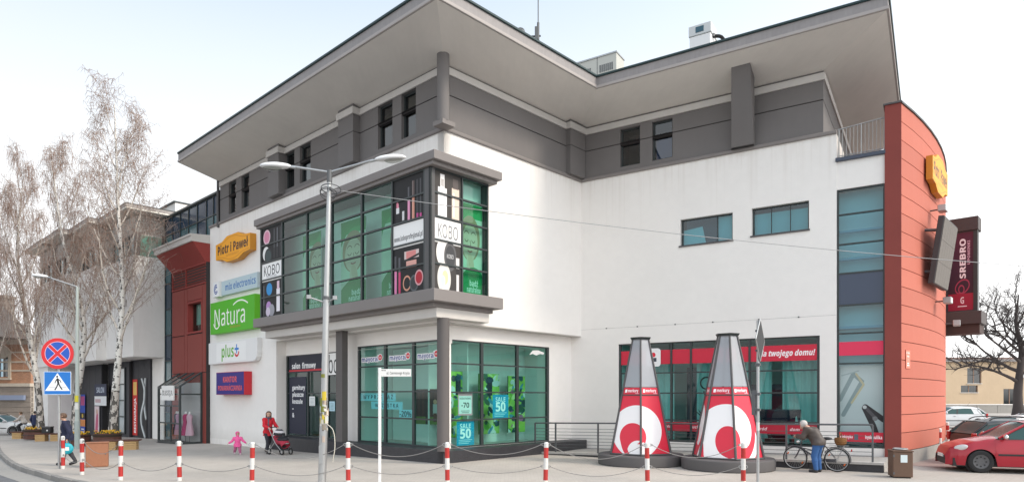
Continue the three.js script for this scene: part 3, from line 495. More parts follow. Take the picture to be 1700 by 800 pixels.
// glass entrance porch of the dress shop
{
  const t = thingAt('entrance_porch', 'dark framed glass entrance porch with sloping glass roof against the red wall', 'porch', at(FL, -20.4, -0.34, 0.25)), y1 = 3.0, y2 = 3.72, D = 1.15, W = 1.5;
  const f = (n, g) => part(n, g, M.frame, t);
  for (const x of [-W, W]) { f('post', box(x - 0.05, x + 0.05, 0, y1, D - 0.1, D)); f('rafter', (() => { const l = Math.hypot(y2 - y1, D); return box(-0.05, 0.05, -0.06, 0.06, 0, l).rotateX(Math.atan2(y2 - y1, D)).translate(x, y1, D).applyMatrix4(new THREE.Matrix4()); })()); f('post', box(x - 0.05, x + 0.05, 0, y2, 0, 0.08)); f('rail', box(x - 0.04, x + 0.04, 2.55, 2.63, 0.08, D - 0.1)); f('rail', box(x - 0.05, x + 0.05, 0.02, 0.14, 0.08, D - 0.1)); }
  f('beam', box(-W + 0.05, W - 0.05, y1 - 0.12, y1, D - 0.1, D)); f('sill', box(-W + 0.05, W - 0.05, 0.02, 0.14, D - 0.1, D)); f('rail', box(-W + 0.05, W - 0.05, 1.05, 1.12, D - 0.08, D - 0.02)); f('rail', box(-W + 0.05, W - 0.05, 1.95, 2.02, D - 0.08, D - 0.02)); f('mullion', box(0.2, 0.27, 0.14, 1.95, D - 0.08, D - 0.02));
  t.traverse((m) => { if (m.name === 'rafter') m.geometry = merge([bar([0, 0, 0], [0, 0, 0.001], 0.001)]); });
  for (const x of [-W, -0.5, 0.5, W]) part('roof_bar', bar([x, y1 - 0.03, D - 0.02], [x, y2, 0.04], 0.045, 4), M.frame, t);
  t.children.filter((m) => m.name === 'rafter').forEach((m) => t.remove(m));
  const roof = quads([[[-W, y1, D], [W, y1, D], [W, y2, 0.02], [-W, y2, 0.02]]]); part('roof_pane', roof, tint(0.55, 0.6, 0.6, 1.5), t);
  part('front_pane', plane(W * 2 - 0.1, 1.8, 0, 1.05, D - 0.05), M.glassClear, t); part('front_pane', plane(W * 2 - 0.1, 0.85, 0, 2.43, D - 0.05), M.glassClear, t);
  part('side_pane', quads([[[W, 0.14, D - 0.1], [W, 0.14, 0.06], [W, y2 - 0.05, 0.06], [W, y1, D - 0.1]]]), M.glassClear, t);
  part('floor', box(-W, W, -0.1, 0.03, 0, D), M.granite, t);
  part('foot', box(-W - 0.06, W + 0.06, -0.12, 0.01, 0, D + 0.06), M.black, t);
  part('back_board', box(-W + 0.05, W - 0.05, 0.05, 3.2, 0.01, 0.04), mat(0.5, 0.5, 0.5), t);
  const tx = canvasTex(512, 256, (x, w, h) => { x.fillStyle = '#f2f1ee'; x.fillRect(0, 0, w, h); x.fillStyle = '#15151a'; x.font = 'bold 120px serif'; x.textAlign = 'center'; x.fillText('RASSJA', w / 2, 168, 470); x.fillStyle = '#f2f1ee'; x.fillRect(0, 124, w, 7); });
  const s = thingAt('dress_shop_sign', 'white board with black capital letters on the front of the glass porch', 'sign', at(FL, -20.35, 1.98, 0.25 + D + 0.03)); part('board', box(-0.85, 0.85, -0.05, 0.72, -0.03, 0.02), M.whitePaint, s); part('lettering', plane(1.68, 0.75, 0, 0.335, 0.024), printed(tx), s);
  // dresses on stands inside
  const dr = [['#b88aa6', -0.2, 0.55, 'mauve patterned dress on a stand inside the glass porch'], ['#e9e6e4', 0.35, 0.4, 'plain white dress on a stand inside the glass porch'], ['#a8205f', 0.75, 0.55, 'magenta dress on a stand inside the glass porch'], ['#cfa9b9', 1.15, 0.5, 'pale pink dress on a stand inside the glass porch, nearest its open side'], ['#23202a', -0.75, 0.45, 'black dress on a stand at the far end inside the glass porch']];
  dr.forEach(([c, x, z, l], i) => {
    const d = thingAt('dress', l, 'dress', at(FL, -20.4 + x, -0.31, 0.25 + z), 'dresses in the porch'), m = new THREE.MeshStandardMaterial({ color: c, roughness: 0.85 });
    const g = lathe([[0.26, 0.42], [0.24, 0.6], [0.19, 0.9], [0.14, 1.12], [0.18, 1.32], [0.17, 1.45], [0.08, 1.53]], 18), p = g.attributes.position; for (let k = 0; k < p.count; k++) { const a = Math.atan2(p.getZ(k), p.getX(k)), f = 1 + 0.1 * Math.max(0, 1.1 - p.getY(k)) * Math.sin(a * 7 + i); p.setX(k, p.getX(k) * f); p.setZ(k, p.getZ(k) * f * 0.8); } g.computeVertexNormals();
    part('gown', g, m, d); part('bust', lathe([[0.07, 1.5], [0.05, 1.56], [0.05, 1.64], [0.0, 1.66]], 12), M.whitePaint, d); part('stand', [cyl(0.015, 0.015, 0.02, 1.5, 8), cyl(0.17, 0.15, 0.04, 0.06, 16)], M.steelDark, d);
  });
}
// ------------------------------------------------------------------ the stepped white building to the left
{
  const t = thingAt('stepped_white_building', 'stepped white building with tiny square windows and flat overhanging roof slabs', 'building', at(FL, -27, -0.4, 0)), w = (n, g, m, par = t) => place(n, g, m, par, FL);
  const B = 4, lens = [5.1, 4.4, 4.2, 4.6], off = (i) => [1.6, 2.15, 2.7, 2.75][i], s0 = (i) => [25.2, 30.3, 34.7, 38.9][i];
  w('wall', box(-27.1, -25.2, -0.8, 4.4, -0.4, -0.02), M.whiteOld);
  for (let i = 0; i < B; i++) {
    const a = s0(i), b = a + lens[i], o = off(i), yb = 4.42 - 0.06 * i;
    const holes = []; for (const sx of i === 0 ? [1.15, 4.1] : [1.1, 3.2]) for (let k = 0; k < 3; k++) holes.push([-(a + sx + 0.3), -(a + sx), 7.35 + k * 0.85, 7.75 + k * 0.85]);
    w('wall', slab(-b, -a, yb, 10.2, o - 0.3, o, holes), M.whiteOld);
    w('wall', [box(-a - 0.3, -a, yb, 10.2, i ? -0.4 : -6, o - 0.3), box(-b, -a - 0.3, yb, yb + 0.25, -0.4, o - 0.3)], M.whiteOld);
    for (const [x0, x1, y0, y1] of holes) { const h = holder('small_window', t); w('frame', [box(x0, x1, y0, y0 + 0.05, o - 0.26, o - 0.16), box(x0, x1, y1 - 0.05, y1, o - 0.26, o - 0.16), box(x0, x0 + 0.04, y0 + 0.05, y1 - 0.05, o - 0.26, o - 0.16), box(x1 - 0.04, x1, y0 + 0.05, y1 - 0.05, o - 0.26, o - 0.16)], M.frame, h); w('pane', box(x0 + 0.02, x1 - 0.02, y0 + 0.02, y1 - 0.02, o - 0.24, o - 0.22), mat(0.05, 0.06, 0.07, 0.15), h); }
    // upper storey set back a little: windows, louvres, roof slab
    const u0 = a + 0.35, u1 = b - 0.6, uo = o - 0.2;
    w('upper_wall', box(-u1, -u0, 10.2, 12.6, uo - 2.5, uo - 0.12), M.strip);
    const h = holder('upper_window', t), C = [u0, u0 + 1.3, u0 + 2.6, u1];
    for (let k = 0; k < 3; k++) { w('frame', [box(-C[k + 1], -C[k + 1] + 0.12, 10.2, 11.55, uo - 0.1, uo), box(-C[k] - 0.12, -C[k], 10.2, 11.55, uo - 0.1, uo), box(-C[k + 1] + 0.12, -C[k] - 0.12, 11.45, 11.55, uo - 0.1, uo)], M.frame, h); w('pane', plane(C[k + 1] - C[k] - 0.24, 1.25, -(C[k] + C[k + 1]) / 2, 10.83, uo - 0.06), M.glassBlue, h); }
    for (let k = 0; k < 6; k++) w('louvre_slat', box(-u1, -u0, -0.075, 0.075, -0.012, 0.012).rotateX(0.6).translate(0, 11.66 + k * 0.165, uo - 0.02), M.strip);
    w('roof_slab', box(-b - 0.2, -a + 0.6, 12.66, 12.76, -3, o + 0.55), mat(0.9, 0.86, 0.78, 0.8, { map: texMottle }));
    w('roof_slab', [box(-b - 0.22, -a + 0.62, 12.762, 12.92, -3, o + 0.57)], M.fasciaLip);
    w('roof_edge', box(-b - 0.24, -a + 0.64, 12.922, 12.96, -3, o + 0.59), M.frame);
    // end face windows and louvres
    const E = frameOf([pt(FL, -u0, 0, uo).x, pt(FL, -u0, 0, uo).z], ...Rd), e = (n, g, m) => place(n, g, m, t, E);
    if (i === 0) {
      for (let k = 0; k < 6; k++) e('louvre_slat', box(0.02, 1.5, -0.075, 0.075, -0.012, 0.012).rotateX(0.6).translate(0, 11.66 + k * 0.165, 0.05), M.strip);
      e('corner_post', box(0, 0.25, 10.2, 11.6, -0.1, 0.06), M.frameGrey); e('corner_post', box(1.42, 1.55, 10.2, 11.6, -0.1, 0.06), M.frameGrey);
      e('pane', plane(1.18, 1.25, 0.83, 10.85, 0.03), M.glassTeal); e('sill', box(0, 1.55, 10.17, 10.25, -0.1, 0.09), M.frameGrey); e('blind', box(0.27, 1.4, 10.2, 11.55, -0.04, -0.02), mat(0.5, 0.6, 0.58));
    }
  }
  w('rear_block', box(-32, -25.3, 4, 13.7, -10, -0.7), M.white);
  w('rear_block', box(-31, -25.25, 13.7, 13.78, -10.1, -0.6), M.frame);
  w('rear_block', box(-43.5, -32, 4, 12.6, -10, -0.7), M.whiteOld);
  // shopfront level: dark panels set in a line
  const dk = mat(0.035, 0.035, 0.043, 0.6, { map: texCladding });
  for (const [a, b, o] of [[27.1, 30.3, 0.1], [30.3, 34.7, 0.3], [34.7, 40.3, 0.7]]) {
    const n = Math.round((b - a) / 1.25), step = (b - a) / n;
    for (let k = 0; k < n; k++) { const x1 = -(a + k * step) - 0.01, x0 = -(a + (k + 1) * step) + 0.01; w('cladding_panel', rbox(x0, x1, -1.0, 4.42, o - 0.1, o, 0.012), dk); }
    w('cladding_backing', box(-b, -a, -1.1, 4.42, o - 0.4, o - 0.08), M.black);
  }
  w('pillar', box(-43.5, -40.3, -1.2, 4.3, -2, 2.6), M.whiteOld);
  w('wall', box(-43.75, -43.5, -1, 10.2, -6, 2.75), M.whiteOld);
}
// ------------------------------------------------------------------ old brick town house far left
{
  const F = frameOf([-63, -63], 0.995, 0.1), t = thingAt('old_brick_town_house', 'old brick and stucco town house with dark mansard roof and ornate dormer', 'building', at(F, 10, -1.2, 0)), w = (n, g, m, par = t, l) => place(n, g, m, par, F, l);
  const texBrick = dataTex(512, 1.0, (u, v) => { const r = Math.floor(v * 14), x = u * 4 + (r % 2) * 0.5, fx = x - Math.floor(x), fy = v * 14 - r, j = fx < 0.04 || fy < 0.13, n = N1((Math.floor(x) % 4) * 17.3, r * 5.7, 256), k = 0.8 + 0.35 * (n - 0.5); return j ? [0.62, 0.55, 0.48] : [0.62 * k, 0.33 * k, 0.2 * k]; }, false);
  const brick = mat(0.8, 0.72, 0.66, 0.9, { map: texBrick }), stucco = mat(0.6, 0.53, 0.44, 0.9, { map: texDirty }), rust = mat(0.33, 0.28, 0.24, 0.9, { map: texDirty }), slate = mat(0.16, 0.145, 0.14, 0.8, { map: texDirty });
  const W = [3.2, 6.2, 9.4, 12.6, 15.8];
  w('wall', slab(0, 18.6, 3.3, 6.9, -0.4, 0, W.map((x) => [x - 0.6, x + 0.6, 3.9, 6.0])), brick);
  for (let k = 0; k < 9; k++) w('rustication', box(0, 18.6, -1.3 + k * 0.48, -1.3 + k * 0.48 + 0.43, -0.3, 0.06), rust);
  w('wall', box(0, 18.6, -1.5, 3.2, -0.4, -0.05), stucco);
  w('cornice', [box(-0.1, 18.7, 3.0, 3.3, -0.3, 0.22), box(-0.1, 18.7, 6.9, 7.15, -0.3, 0.3), box(-0.2, 18.8, 7.15, 7.35, -0.3, 0.5)], stucco);
  for (const y of [4.4, 5.2, 6.1]) w('band', box(0, 18.6, y, y + 0.14, -0.1, 0.05), stucco);
  for (const x of W) {
    const h = holder('window', t);
    w('surround', [box(x - 0.85, x - 0.6, 3.75, 6.1, -0.05, 0.1), box(x + 0.6, x + 0.85, 3.75, 6.1, -0.05, 0.1), box(x - 0.9, x + 0.9, 6.0, 6.25, -0.05, 0.14), box(x - 0.9, x + 0.9, 3.62, 3.8, -0.05, 0.18)], stucco, h);
    w('arch', cyl(0.75, 0.75, -0.06, 0.12, 20).rotateX(Math.PI / 2).scale(1, 0.85, 1).translate(x, 6.2, 0.04), stucco, h);
    w('pane', plane(1.2, 2.1, x, 4.95, -0.2), M.glassDark, h); w('sash', [box(x - 0.03, x + 0.03, 3.9, 6, -0.22, -0.17), box(x - 0.6, x + 0.6, 5.2, 5.28, -0.225, -0.165)], M.frameGrey, h); w('room', box(x - 0.6, x + 0.6, 3.9, 6, -0.7, -0.65), M.roomDark, h);
  }
  for (const x of [3.4, 8.6, 13.6]) { const h = holder('shop_window', t); w('frame', box(x - 1.5, x + 1.5, -0.6, 1.6, -0.02, 0.1), M.frame, h); w('pane', box(x - 1.35, x + 1.35, -0.5, 1.45, 0.08, 0.11), mat(0.04, 0.045, 0.05, 0.12), h); }
  w('awning', box(5.5, 18.2, 1.75, 2.2, 0.1, 0.35), mat(0.25, 0.3, 0.42, 0.7));
  w('roof', [new THREE.ExtrudeGeometry(new THREE.Shape([V2(0.4, 7.3), V2(-3.4, 10.0), V2(-9, 10.2), V2(-9, 7.3)]), { depth: 19, bevelEnabled: false }).rotateY(Math.PI / 2)], slate);
  const g = new THREE.Shape([V2(8.4, 7.3), V2(12.4, 7.3), V2(12.1, 8.4), V2(11.4, 8.7), V2(10.9, 9.9), V2(10.4, 10.5), V2(9.9, 9.9), V2(9.4, 8.7), V2(8.7, 8.4)]);
  const dm = w('dormer', new THREE.ExtrudeGeometry(g, { depth: 0.4, bevelEnabled: false }), stucco); void dm; w('dormer_window', box(9.8, 11.0, 7.6, 8.8, 0.38, 0.42), M.roomDark); w('dormer_side', box(9.2, 11.6, 7.3, 8.8, -3, 0), slate);
  w('chimney', [box(12.6, 14.4, 8, 11.5, -2.8, -1.6), box(12.5, 14.5, 11.5, 11.75, -2.9, -1.5)], rust); w('side_wall', box(18.2, 18.6, -1.5, 7, -9, -0.4), stucco);
}
// ------------------------------------------------------------------ beige building, boundary wall behind the car park
{
  const F = frameOf([36, -96], 0.999, 0.03), t = thingAt('beige_office_building', 'long low beige rendered building with paired dark windows behind the car park', 'building', at(F, 30, 0, 0)), w = (n, g, m, par = t) => place(n, g, m, par, F);
  const beige = mat(0.62, 0.48, 0.33, 0.9, { map: texMottle }), win = [], X = [38.5, 42.1, 45.5];
  for (const x of [32.2, 35.4]) win.push([x, 4.0, 2.0]); for (const x of [30.0, 38.6, 44.0, 49.5]) win.push([x, 3.7, 2.3]); for (const x of [34.2, 37.4, 43.2, 46.2, 52, 55]) win.push([x, 0.7, 2.3]); void X;
  const up = [29.5, 38.0, 44.6, 50.5, 54], lo = [34.6, 37.6, 43.5, 46.3, 52, 55];
  const H = [...up.map((x) => [x, x + 2.0, 3.9, 6.1]), ...lo.map((x) => [x, x + 1.9, 0.9, 3.1]), [28.6, 31, 2.6, 3.6]].filter((h) => h[0] > 24);
  w('wall', slab(20, 80, -0.5, 7.0, -0.4, 0, H.filter((h, i) => i === 0 || true)), beige);
  for (const [a, b, c, d] of H) { const h = holder('window', t); w('pane', plane(b - a, d - c, (a + b) / 2, (c + d) / 2, -0.22), M.glassDark, h); w('room', box(a, b, c, d, -0.9, -0.8), mat(0.3, 0.25, 0.2), h); w('frame', [box((a + b) / 2 - 0.05, (a + b) / 2 + 0.05, c, d, -0.24, -0.16), box(a, a + 0.08, c, d, -0.23, -0.12), box(b - 0.08, b, c, d, -0.23, -0.12)], mat(0.3, 0.2, 0.15), h); w('sill', box(a - 0.1, b + 0.1, c - 0.1, c, -0.1, 0.1), M.strip, h); }
  w('eave', box(19.5, 80.5, 7.0, 7.35, -0.6, 0.5), M.fascia); w('roof', box(19.5, 80.5, 7.352, 7.6, -12, 0.4), mat(0.3, 0.2, 0.17)); w('chimney', [box(40, 42, 7.6, 9, -4, -2.6), box(52, 53.4, 7.6, 9.4, -6, -4)], M.concrete); w('rear_wall', box(20, 80, -0.5, 7, -12, -11), beige);
  const b = thingAt('boundary_wall', 'low pale concrete boundary wall in front of the beige building', 'wall', at(F, 30, 0, 14)), bw = (n, g, m) => place(n, g, m, b, F);
  for (let k = 0; k < 20; k++) bw('panel', rbox(14 + k * 2.5, 16.47 + k * 2.5, -0.4, 1.0, 14, 14.2, 0.02), M.concrete);
  bw('coping', box(14, 64, 1.002, 1.12, 13.95, 14.25), M.whiteOld);
}
// ------------------------------------------------------------------ signs on the long white wall
const T_ = (x, s, px, py, maxw, font, fill, al = 'center') => { x.font = font; x.fillStyle = fill; x.textAlign = al; x.textBaseline = 'middle'; x.fillText(s, px, py, maxw); };
function printShape(pts, tex) {
  const g = new THREE.ShapeGeometry(new THREE.Shape(pts.map((p) => V2(p[0], p[1]))), 10), p = g.attributes.position, uv = g.attributes.uv; g.computeBoundingBox(); const b = g.boundingBox;
  for (let i = 0; i < p.count; i++) uv.setXY(i, (p.getX(i) - b.min.x) / (b.max.x - b.min.x), (p.getY(i) - b.min.y) / (b.max.y - b.min.y)); void tex; return g;
}
const plaque = [[-1.88, -0.37], [-1.2, -0.42], [-0.62, -0.62], [0.62, -0.62], [1.2, -0.42], [1.88, -0.37], [1.88, 0.37], [1.2, 0.42], [0.62, 0.62], [-0.62, 0.62], [-1.2, 0.42], [-1.88, 0.37]];
const plaqueTex = canvasTex(768, 256, (x, w, h) => {
  x.fillStyle = '#f5a81c'; x.fillRect(0, 0, w, h);
  x.strokeStyle = '#d98a12'; x.lineWidth = 7; x.beginPath(); for (const f of [1, -1]) { x.moveTo(20, h / 2 - f * 62); x.bezierCurveTo(250, h / 2 - f * 66, 230, h / 2 - f * 112, w / 2, h / 2 - f * 112); x.bezierCurveTo(w - 230, h / 2 - f * 112, w - 250, h / 2 - f * 66, w - 20, h / 2 - f * 62); } x.stroke();
  T_(x, 'Piotr i Paweł', w / 2, h / 2 - 6, 690, '900 124px sans-serif', '#42251f'); T_(x, 'S U P E R M A R K E T', w / 2, h / 2 + 66, 420, 'bold 30px sans-serif', '#c9791a');
});
const yellowSide = mat(0.62, 0.26, 0.02, 0.5);
{
  const t = thingAt('supermarket_sign', 'yellow shield shaped supermarket sign with dark lettering on the long white wall', 'sign', at(FL, -15.2, 9.31, 0));
  part('body', poly(plaque, 0, 0.3, 0.015), yellowSide, t); const f = part('face', printShape(plaque), printed(plaqueTex), t); f.position.z = 0.304;
}
{
  const t = thingAt('electronics_shop_sign', 'pale blue grey strip sign with square icon above the green sign', 'sign', at(FL, -15.2, 7.5, 0));
  part('body', rbox(-1.6, 2.3, -0.36, 0.36, 0, 0.14, 0.01), mat(0.5, 0.6, 0.63, 0.4), t);
  part('lettering', plane(3.86, 0.68, 0.35, 0, 0.144), printed(canvasTex(768, 136, (x, w, h) => { x.fillStyle = '#bcd0d6'; x.fillRect(0, 0, w, h); T_(x, 'mix electronics', 80, h / 2 - 4, 660, 'bold 94px sans-serif', '#3f74b4', 'left'); })), t);
  part('icon_box', rbox(-2.33, -1.6, -0.39, 0.39, 0, 0.26, 0.02), M.whitePaint, t);
  part('icon', plane(0.68, 0.72, -1.965, 0, 0.264), printed(canvasTex(128, 128, (x, w) => { x.fillStyle = '#eef0f0'; x.fillRect(0, 0, w, w); x.strokeStyle = '#2c4a94'; x.lineWidth = 9; for (const r of [40, 26]) { x.beginPath(); x.arc(64, 64, r, 0.5, 5.2); x.stroke(); } x.beginPath(); x.moveTo(40, 78); x.quadraticCurveTo(60, 40, 92, 50); x.stroke(); })), t);
}
{
  const t = thingAt('drugstore_sign', 'large bright green box sign with white script lettering', 'sign', at(FL, -15.3, 6.05, 0));
  part('body', rbox(-2.45, 2.45, -0.79, 0.79, 0, 0.3, 0.012), mat(0.12, 0.5, 0.01, 0.45), t);
  part('face', plane(4.86, 1.55, 0, 0, 0.304), printed(canvasTex(1024, 328, (x, w, h) => {
    x.fillStyle = '#4fb516'; x.fillRect(0, 0, w, h); T_(x, 'Natura', 460, 168, 760, '250px sans-serif', '#f4f7ee');
    x.strokeStyle = '#f4f7ee'; x.lineWidth = 15; x.lineCap = 'round'; x.beginPath(); x.moveTo(560, 62); x.quadraticCurveTo(720, -8, 880, 70); x.stroke(); x.beginPath(); x.moveTo(82, 228); x.quadraticCurveTo(150, 318, 226, 246); x.stroke();
    T_(x, 'D R O G E R I A', 600, 282, 520, 'bold 34px sans-serif', '#b9762c');
  })), t);
}
{
  const t = thingAt('phone_shop_sign', 'white panel sign with rounded corner and green lettering below the green sign', 'sign', at(FL, -15.4, 4.3, 0));
  const s = [[-2.7, -0.52], [2.2, -0.52], [2.45, -0.47], [2.6, -0.32], [2.65, -0.1], [2.65, 0.52], [-2.7, 0.52]];
  part('body', poly(s, 0, 0.24, 0.02), mat(0.8, 0.8, 0.79, 0.4), t); const bg = '#f1f1ef';
  part('lettering', plane(3.3, 0.9, -0.1, 0, 0.244), printed(canvasTex(768, 210, (x, w, h) => {
    x.fillStyle = bg; x.fillRect(0, 0, w, h); T_(x, 'plus', 130, 96, 340, 'bold 190px sans-serif', '#5fae2a', 'left');
    x.lineWidth = 24; x.lineCap = 'round'; x.strokeStyle = '#2f7fd0'; x.beginPath(); x.moveTo(535, 36); x.lineTo(535, 118); x.moveTo(494, 78); x.lineTo(578, 78); x.stroke(); x.strokeStyle = '#d0252f'; x.beginPath(); x.arc(538, 104, 52, 0.25, 2.6); x.stroke();
  })), t);
}
{
  const t = thingAt('currency_exchange_sign', 'deep blue box sign with red letters and red edge, lowest on the white wall', 'sign', at(FL, -15.3, 2.77, 0));
  part('body', rbox(-1.55, 1.55, -0.55, 0.55, 0, 0.38, 0.012), M.signRed, t);
  part('face', plane(3.06, 1.06, 0, 0, 0.384), printed(canvasTex(512, 180, (x, w, h) => { x.fillStyle = '#2a1b7c'; x.fillRect(0, 0, w, h); T_(x, 'KANTOR', w / 2, 58, 260, 'bold 66px sans-serif', '#f05a4a'); T_(x, 'POMARAŃCZARNIA', w / 2, 128, 450, 'bold 56px sans-serif', '#f05a4a'); })), t);
}
// ------------------------------------------------------------------ prints on the bay window
function tubeLip(x, px, y0, y1, wd, c, cap) { x.fillStyle = cap; x.fillRect(px - wd / 2, y0 + (y1 - y0) * 0.5, wd, (y1 - y0) * 0.5); x.fillStyle = c; x.beginPath(); x.moveTo(px - wd * 0.4, y0 + (y1 - y0) * 0.5); x.lineTo(px - wd * 0.4, y0 + 10); x.quadraticCurveTo(px, y0 - 10, px + wd * 0.4, y0 + 22); x.lineTo(px + wd * 0.4, y0 + (y1 - y0) * 0.5); x.fill(); }
function disc(x, px, py, r, c, c2) { x.fillStyle = c; x.beginPath(); x.arc(px, py, r, 0, 7); x.fill(); if (c2) { x.fillStyle = c2; x.beginPath(); x.arc(px, py, r * 0.76, 0, 7); x.fill(); } }
function rod(x, px, y0, y1, wd, c, tip, tl = 0.35) { x.fillStyle = c; x.fillRect(px - wd / 2, y0, wd, y1 - y0); x.fillStyle = tip; x.fillRect(px - wd / 2, y0 + (y1 - y0) * (1 - tl), wd, (y1 - y0) * tl); x.fillStyle = 'rgba(255,255,255,0.35)'; x.fillRect(px - wd * 0.3, y0, wd * 0.18, y1 - y0); }
const bayPrints = [
  [FL, -11.17, -9.25, 0.83, 'black cosmetics poster with coloured compacts at the far left end of the bay', (x, w, h) => {
    x.fillStyle = '#0b0a0d'; x.fillRect(0, 0, w, h); const r = h / 5;
    disc(x, 70, r * 0.55, 42, '#e9c3cf', '#d88aa6'); disc(x, 60, r * 1.45, 40, '#e8e8e6'); disc(x, 88, r * 1.62, 44, '#24292b', '#3c4a4a'); for (const [p, c] of [[160, '#3a3b40'], [196, '#55565c'], [232, '#2c2c30']]) rod(x, p, 20, r * 1.8, 14, c, '#1b1b1e');
    x.fillStyle = '#f4f4f2'; x.fillRect(0, r * 2, w, r); T_(x, 'KOBO', w / 2, r * 2.42, 200, '74px sans-serif', '#202024'); T_(x, 'PROFESSIONAL', w / 2, r * 2.75, 190, '18px sans-serif', '#86868a');
    disc(x, 100, r * 3.45, 46, '#1c1c20', '#2c8fd0'); rod(x, 36, r * 3.2, r * 4.9, 20, '#3c3c40', '#1d1d20'); disc(x, 92, r * 4.4, 30, '#b58ac4'); disc(x, 128, r * 4.62, 34, '#9a9aa2'); disc(x, 84, r * 4.68, 26, '#cfc3d4'); x.fillStyle = '#ece8ee'; x.fillRect(186, r * 3.5, 40, r * 1.25); x.fillStyle = '#e0c2d4'; x.fillRect(192, r * 3.1, 28, r * 0.45);
  }],
  [FL, -1.68, -0.02, 0.83, 'black cosmetics poster with lipsticks and web address left of the bay corner', (x, w, h) => {
    x.fillStyle = '#0a090c'; x.fillRect(0, 0, w, h); const r = h / 5;
    tubeLip(x, 40, r * 0.95, r * 1.55, 26, '#e38ba0', '#e4e4e4'); x.fillStyle = '#18181b'; x.fillRect(26, r * 1.5, 28, r * 0.42); x.fillStyle = '#d8d8d8'; x.fillRect(78, r * 1.45, 18, r * 0.4);
    rod(x, 134, r * 0.5, r * 1.9, 20, '#34343a', '#e08fb4', 0.6); rod(x, 170, r * 0.3, r * 1.9, 20, '#5a4a46', '#d2907a', 0.6); rod(x, 204, r * 0.3, r * 1.9, 16, '#26262a', '#b5307c', 0.12); rod(x, 230, r * 0.3, r * 1.9, 16, '#26262a', '#c23a86', 0.1);
    x.fillStyle = '#f3f3f1'; x.fillRect(0, r * 2, w, r); T_(x, 'www.koboprofesjonal.pl', w / 2, r * 2.6, 236, 'bold 30px sans-serif', '#3a3a3e');
    x.fillStyle = '#d8c8c4'; x.fillRect(96, r * 3.2, 120, r * 0.34); x.fillStyle = '#de8a86'; x.fillRect(112, r * 3.22, 80, r * 0.3); x.fillStyle = '#e0a79b'; x.fillRect(112, r * 3.62, 84, r * 0.3); x.strokeStyle = '#222'; x.lineWidth = 9; x.beginPath(); x.moveTo(90, r * 3.62); x.lineTo(226, r * 3.4); x.stroke();
    rod(x, 22, r * 3.3, r * 4.95, 20, '#39393e', '#e07fae', 0.6); rod(x, 56, r * 3.4, r * 4.95, 18, '#44444a', '#c62c62', 0.6); disc(x, 118, r * 4.55, 34, '#d99a80', '#141416'); disc(x, 176, r * 4.6, 36, '#555b5e', '#33383a'); disc(x, 216, r * 4.4, 34, '#d9a0a4', '#b31d30');
  }],
  [FR, -0.66, 0.47, 0.33, 'dark grey cosmetics poster with white bottles right of the bay corner', (x, w, h) => {
    x.fillStyle = '#3a3634'; x.fillRect(0, 0, w, h); const r = h / 5;
    x.fillStyle = '#efeeee'; x.fillRect(30, r * 0.7, 86, r * 1.2); x.fillRect(52, r * 0.15, 42, r * 0.6); x.fillStyle = '#b9b5b4'; x.fillRect(58, r * 0.35, 30, r * 0.3); x.fillStyle = '#e2cdbc'; x.fillRect(166, r * 0.6, 74, r * 1.3); x.fillStyle = '#5a5250'; x.fillRect(176, r * 0.2, 54, r * 0.42); x.fillStyle = '#f2ebe4'; x.fillRect(176, r * 0.8, 16, r);
    x.fillStyle = '#efeeec'; x.fillRect(0, r * 2, w, r); T_(x, 'KOBO', w / 2, r * 2.5, 220, '78px sans-serif', '#6d6d70');
    disc(x, 70, r * 3.4, 56, '#efece8'); disc(x, 150, r * 3.5, 62, '#5b5a5c', '#3e3f42'); T_(x, 'KOBO', 150, r * 3.5, 70, '26px sans-serif', '#d8d8d8'); disc(x, 90, r * 4.45, 66, '#d8d6d0', '#f1ede2'); disc(x, 100, r * 4.4, 30, '#f0cfa8'); disc(x, 78, r * 4.55, 24, '#c9e4dc'); x.fillStyle = '#d9d7d6'; x.fillRect(208, r * 3.5, 34, r * 0.5); x.fillRect(212, r * 4.15, 26, r * 0.8); x.fillStyle = '#2a2828'; x.fillRect(206, r * 3.95, 38, 26);
  }],
];
for (const [F, x0, x1, z, label, draw] of bayPrints) {
  const t = thingAt('cosmetics_poster', label, 'poster', at(F, (x0 + x1) / 2, 7.44, z - 0.022)); void t;
  part('print', plane(x1 - x0 - 0.03, 3.86), printed(canvasTex(256, 512, draw), 0.6), t);
}
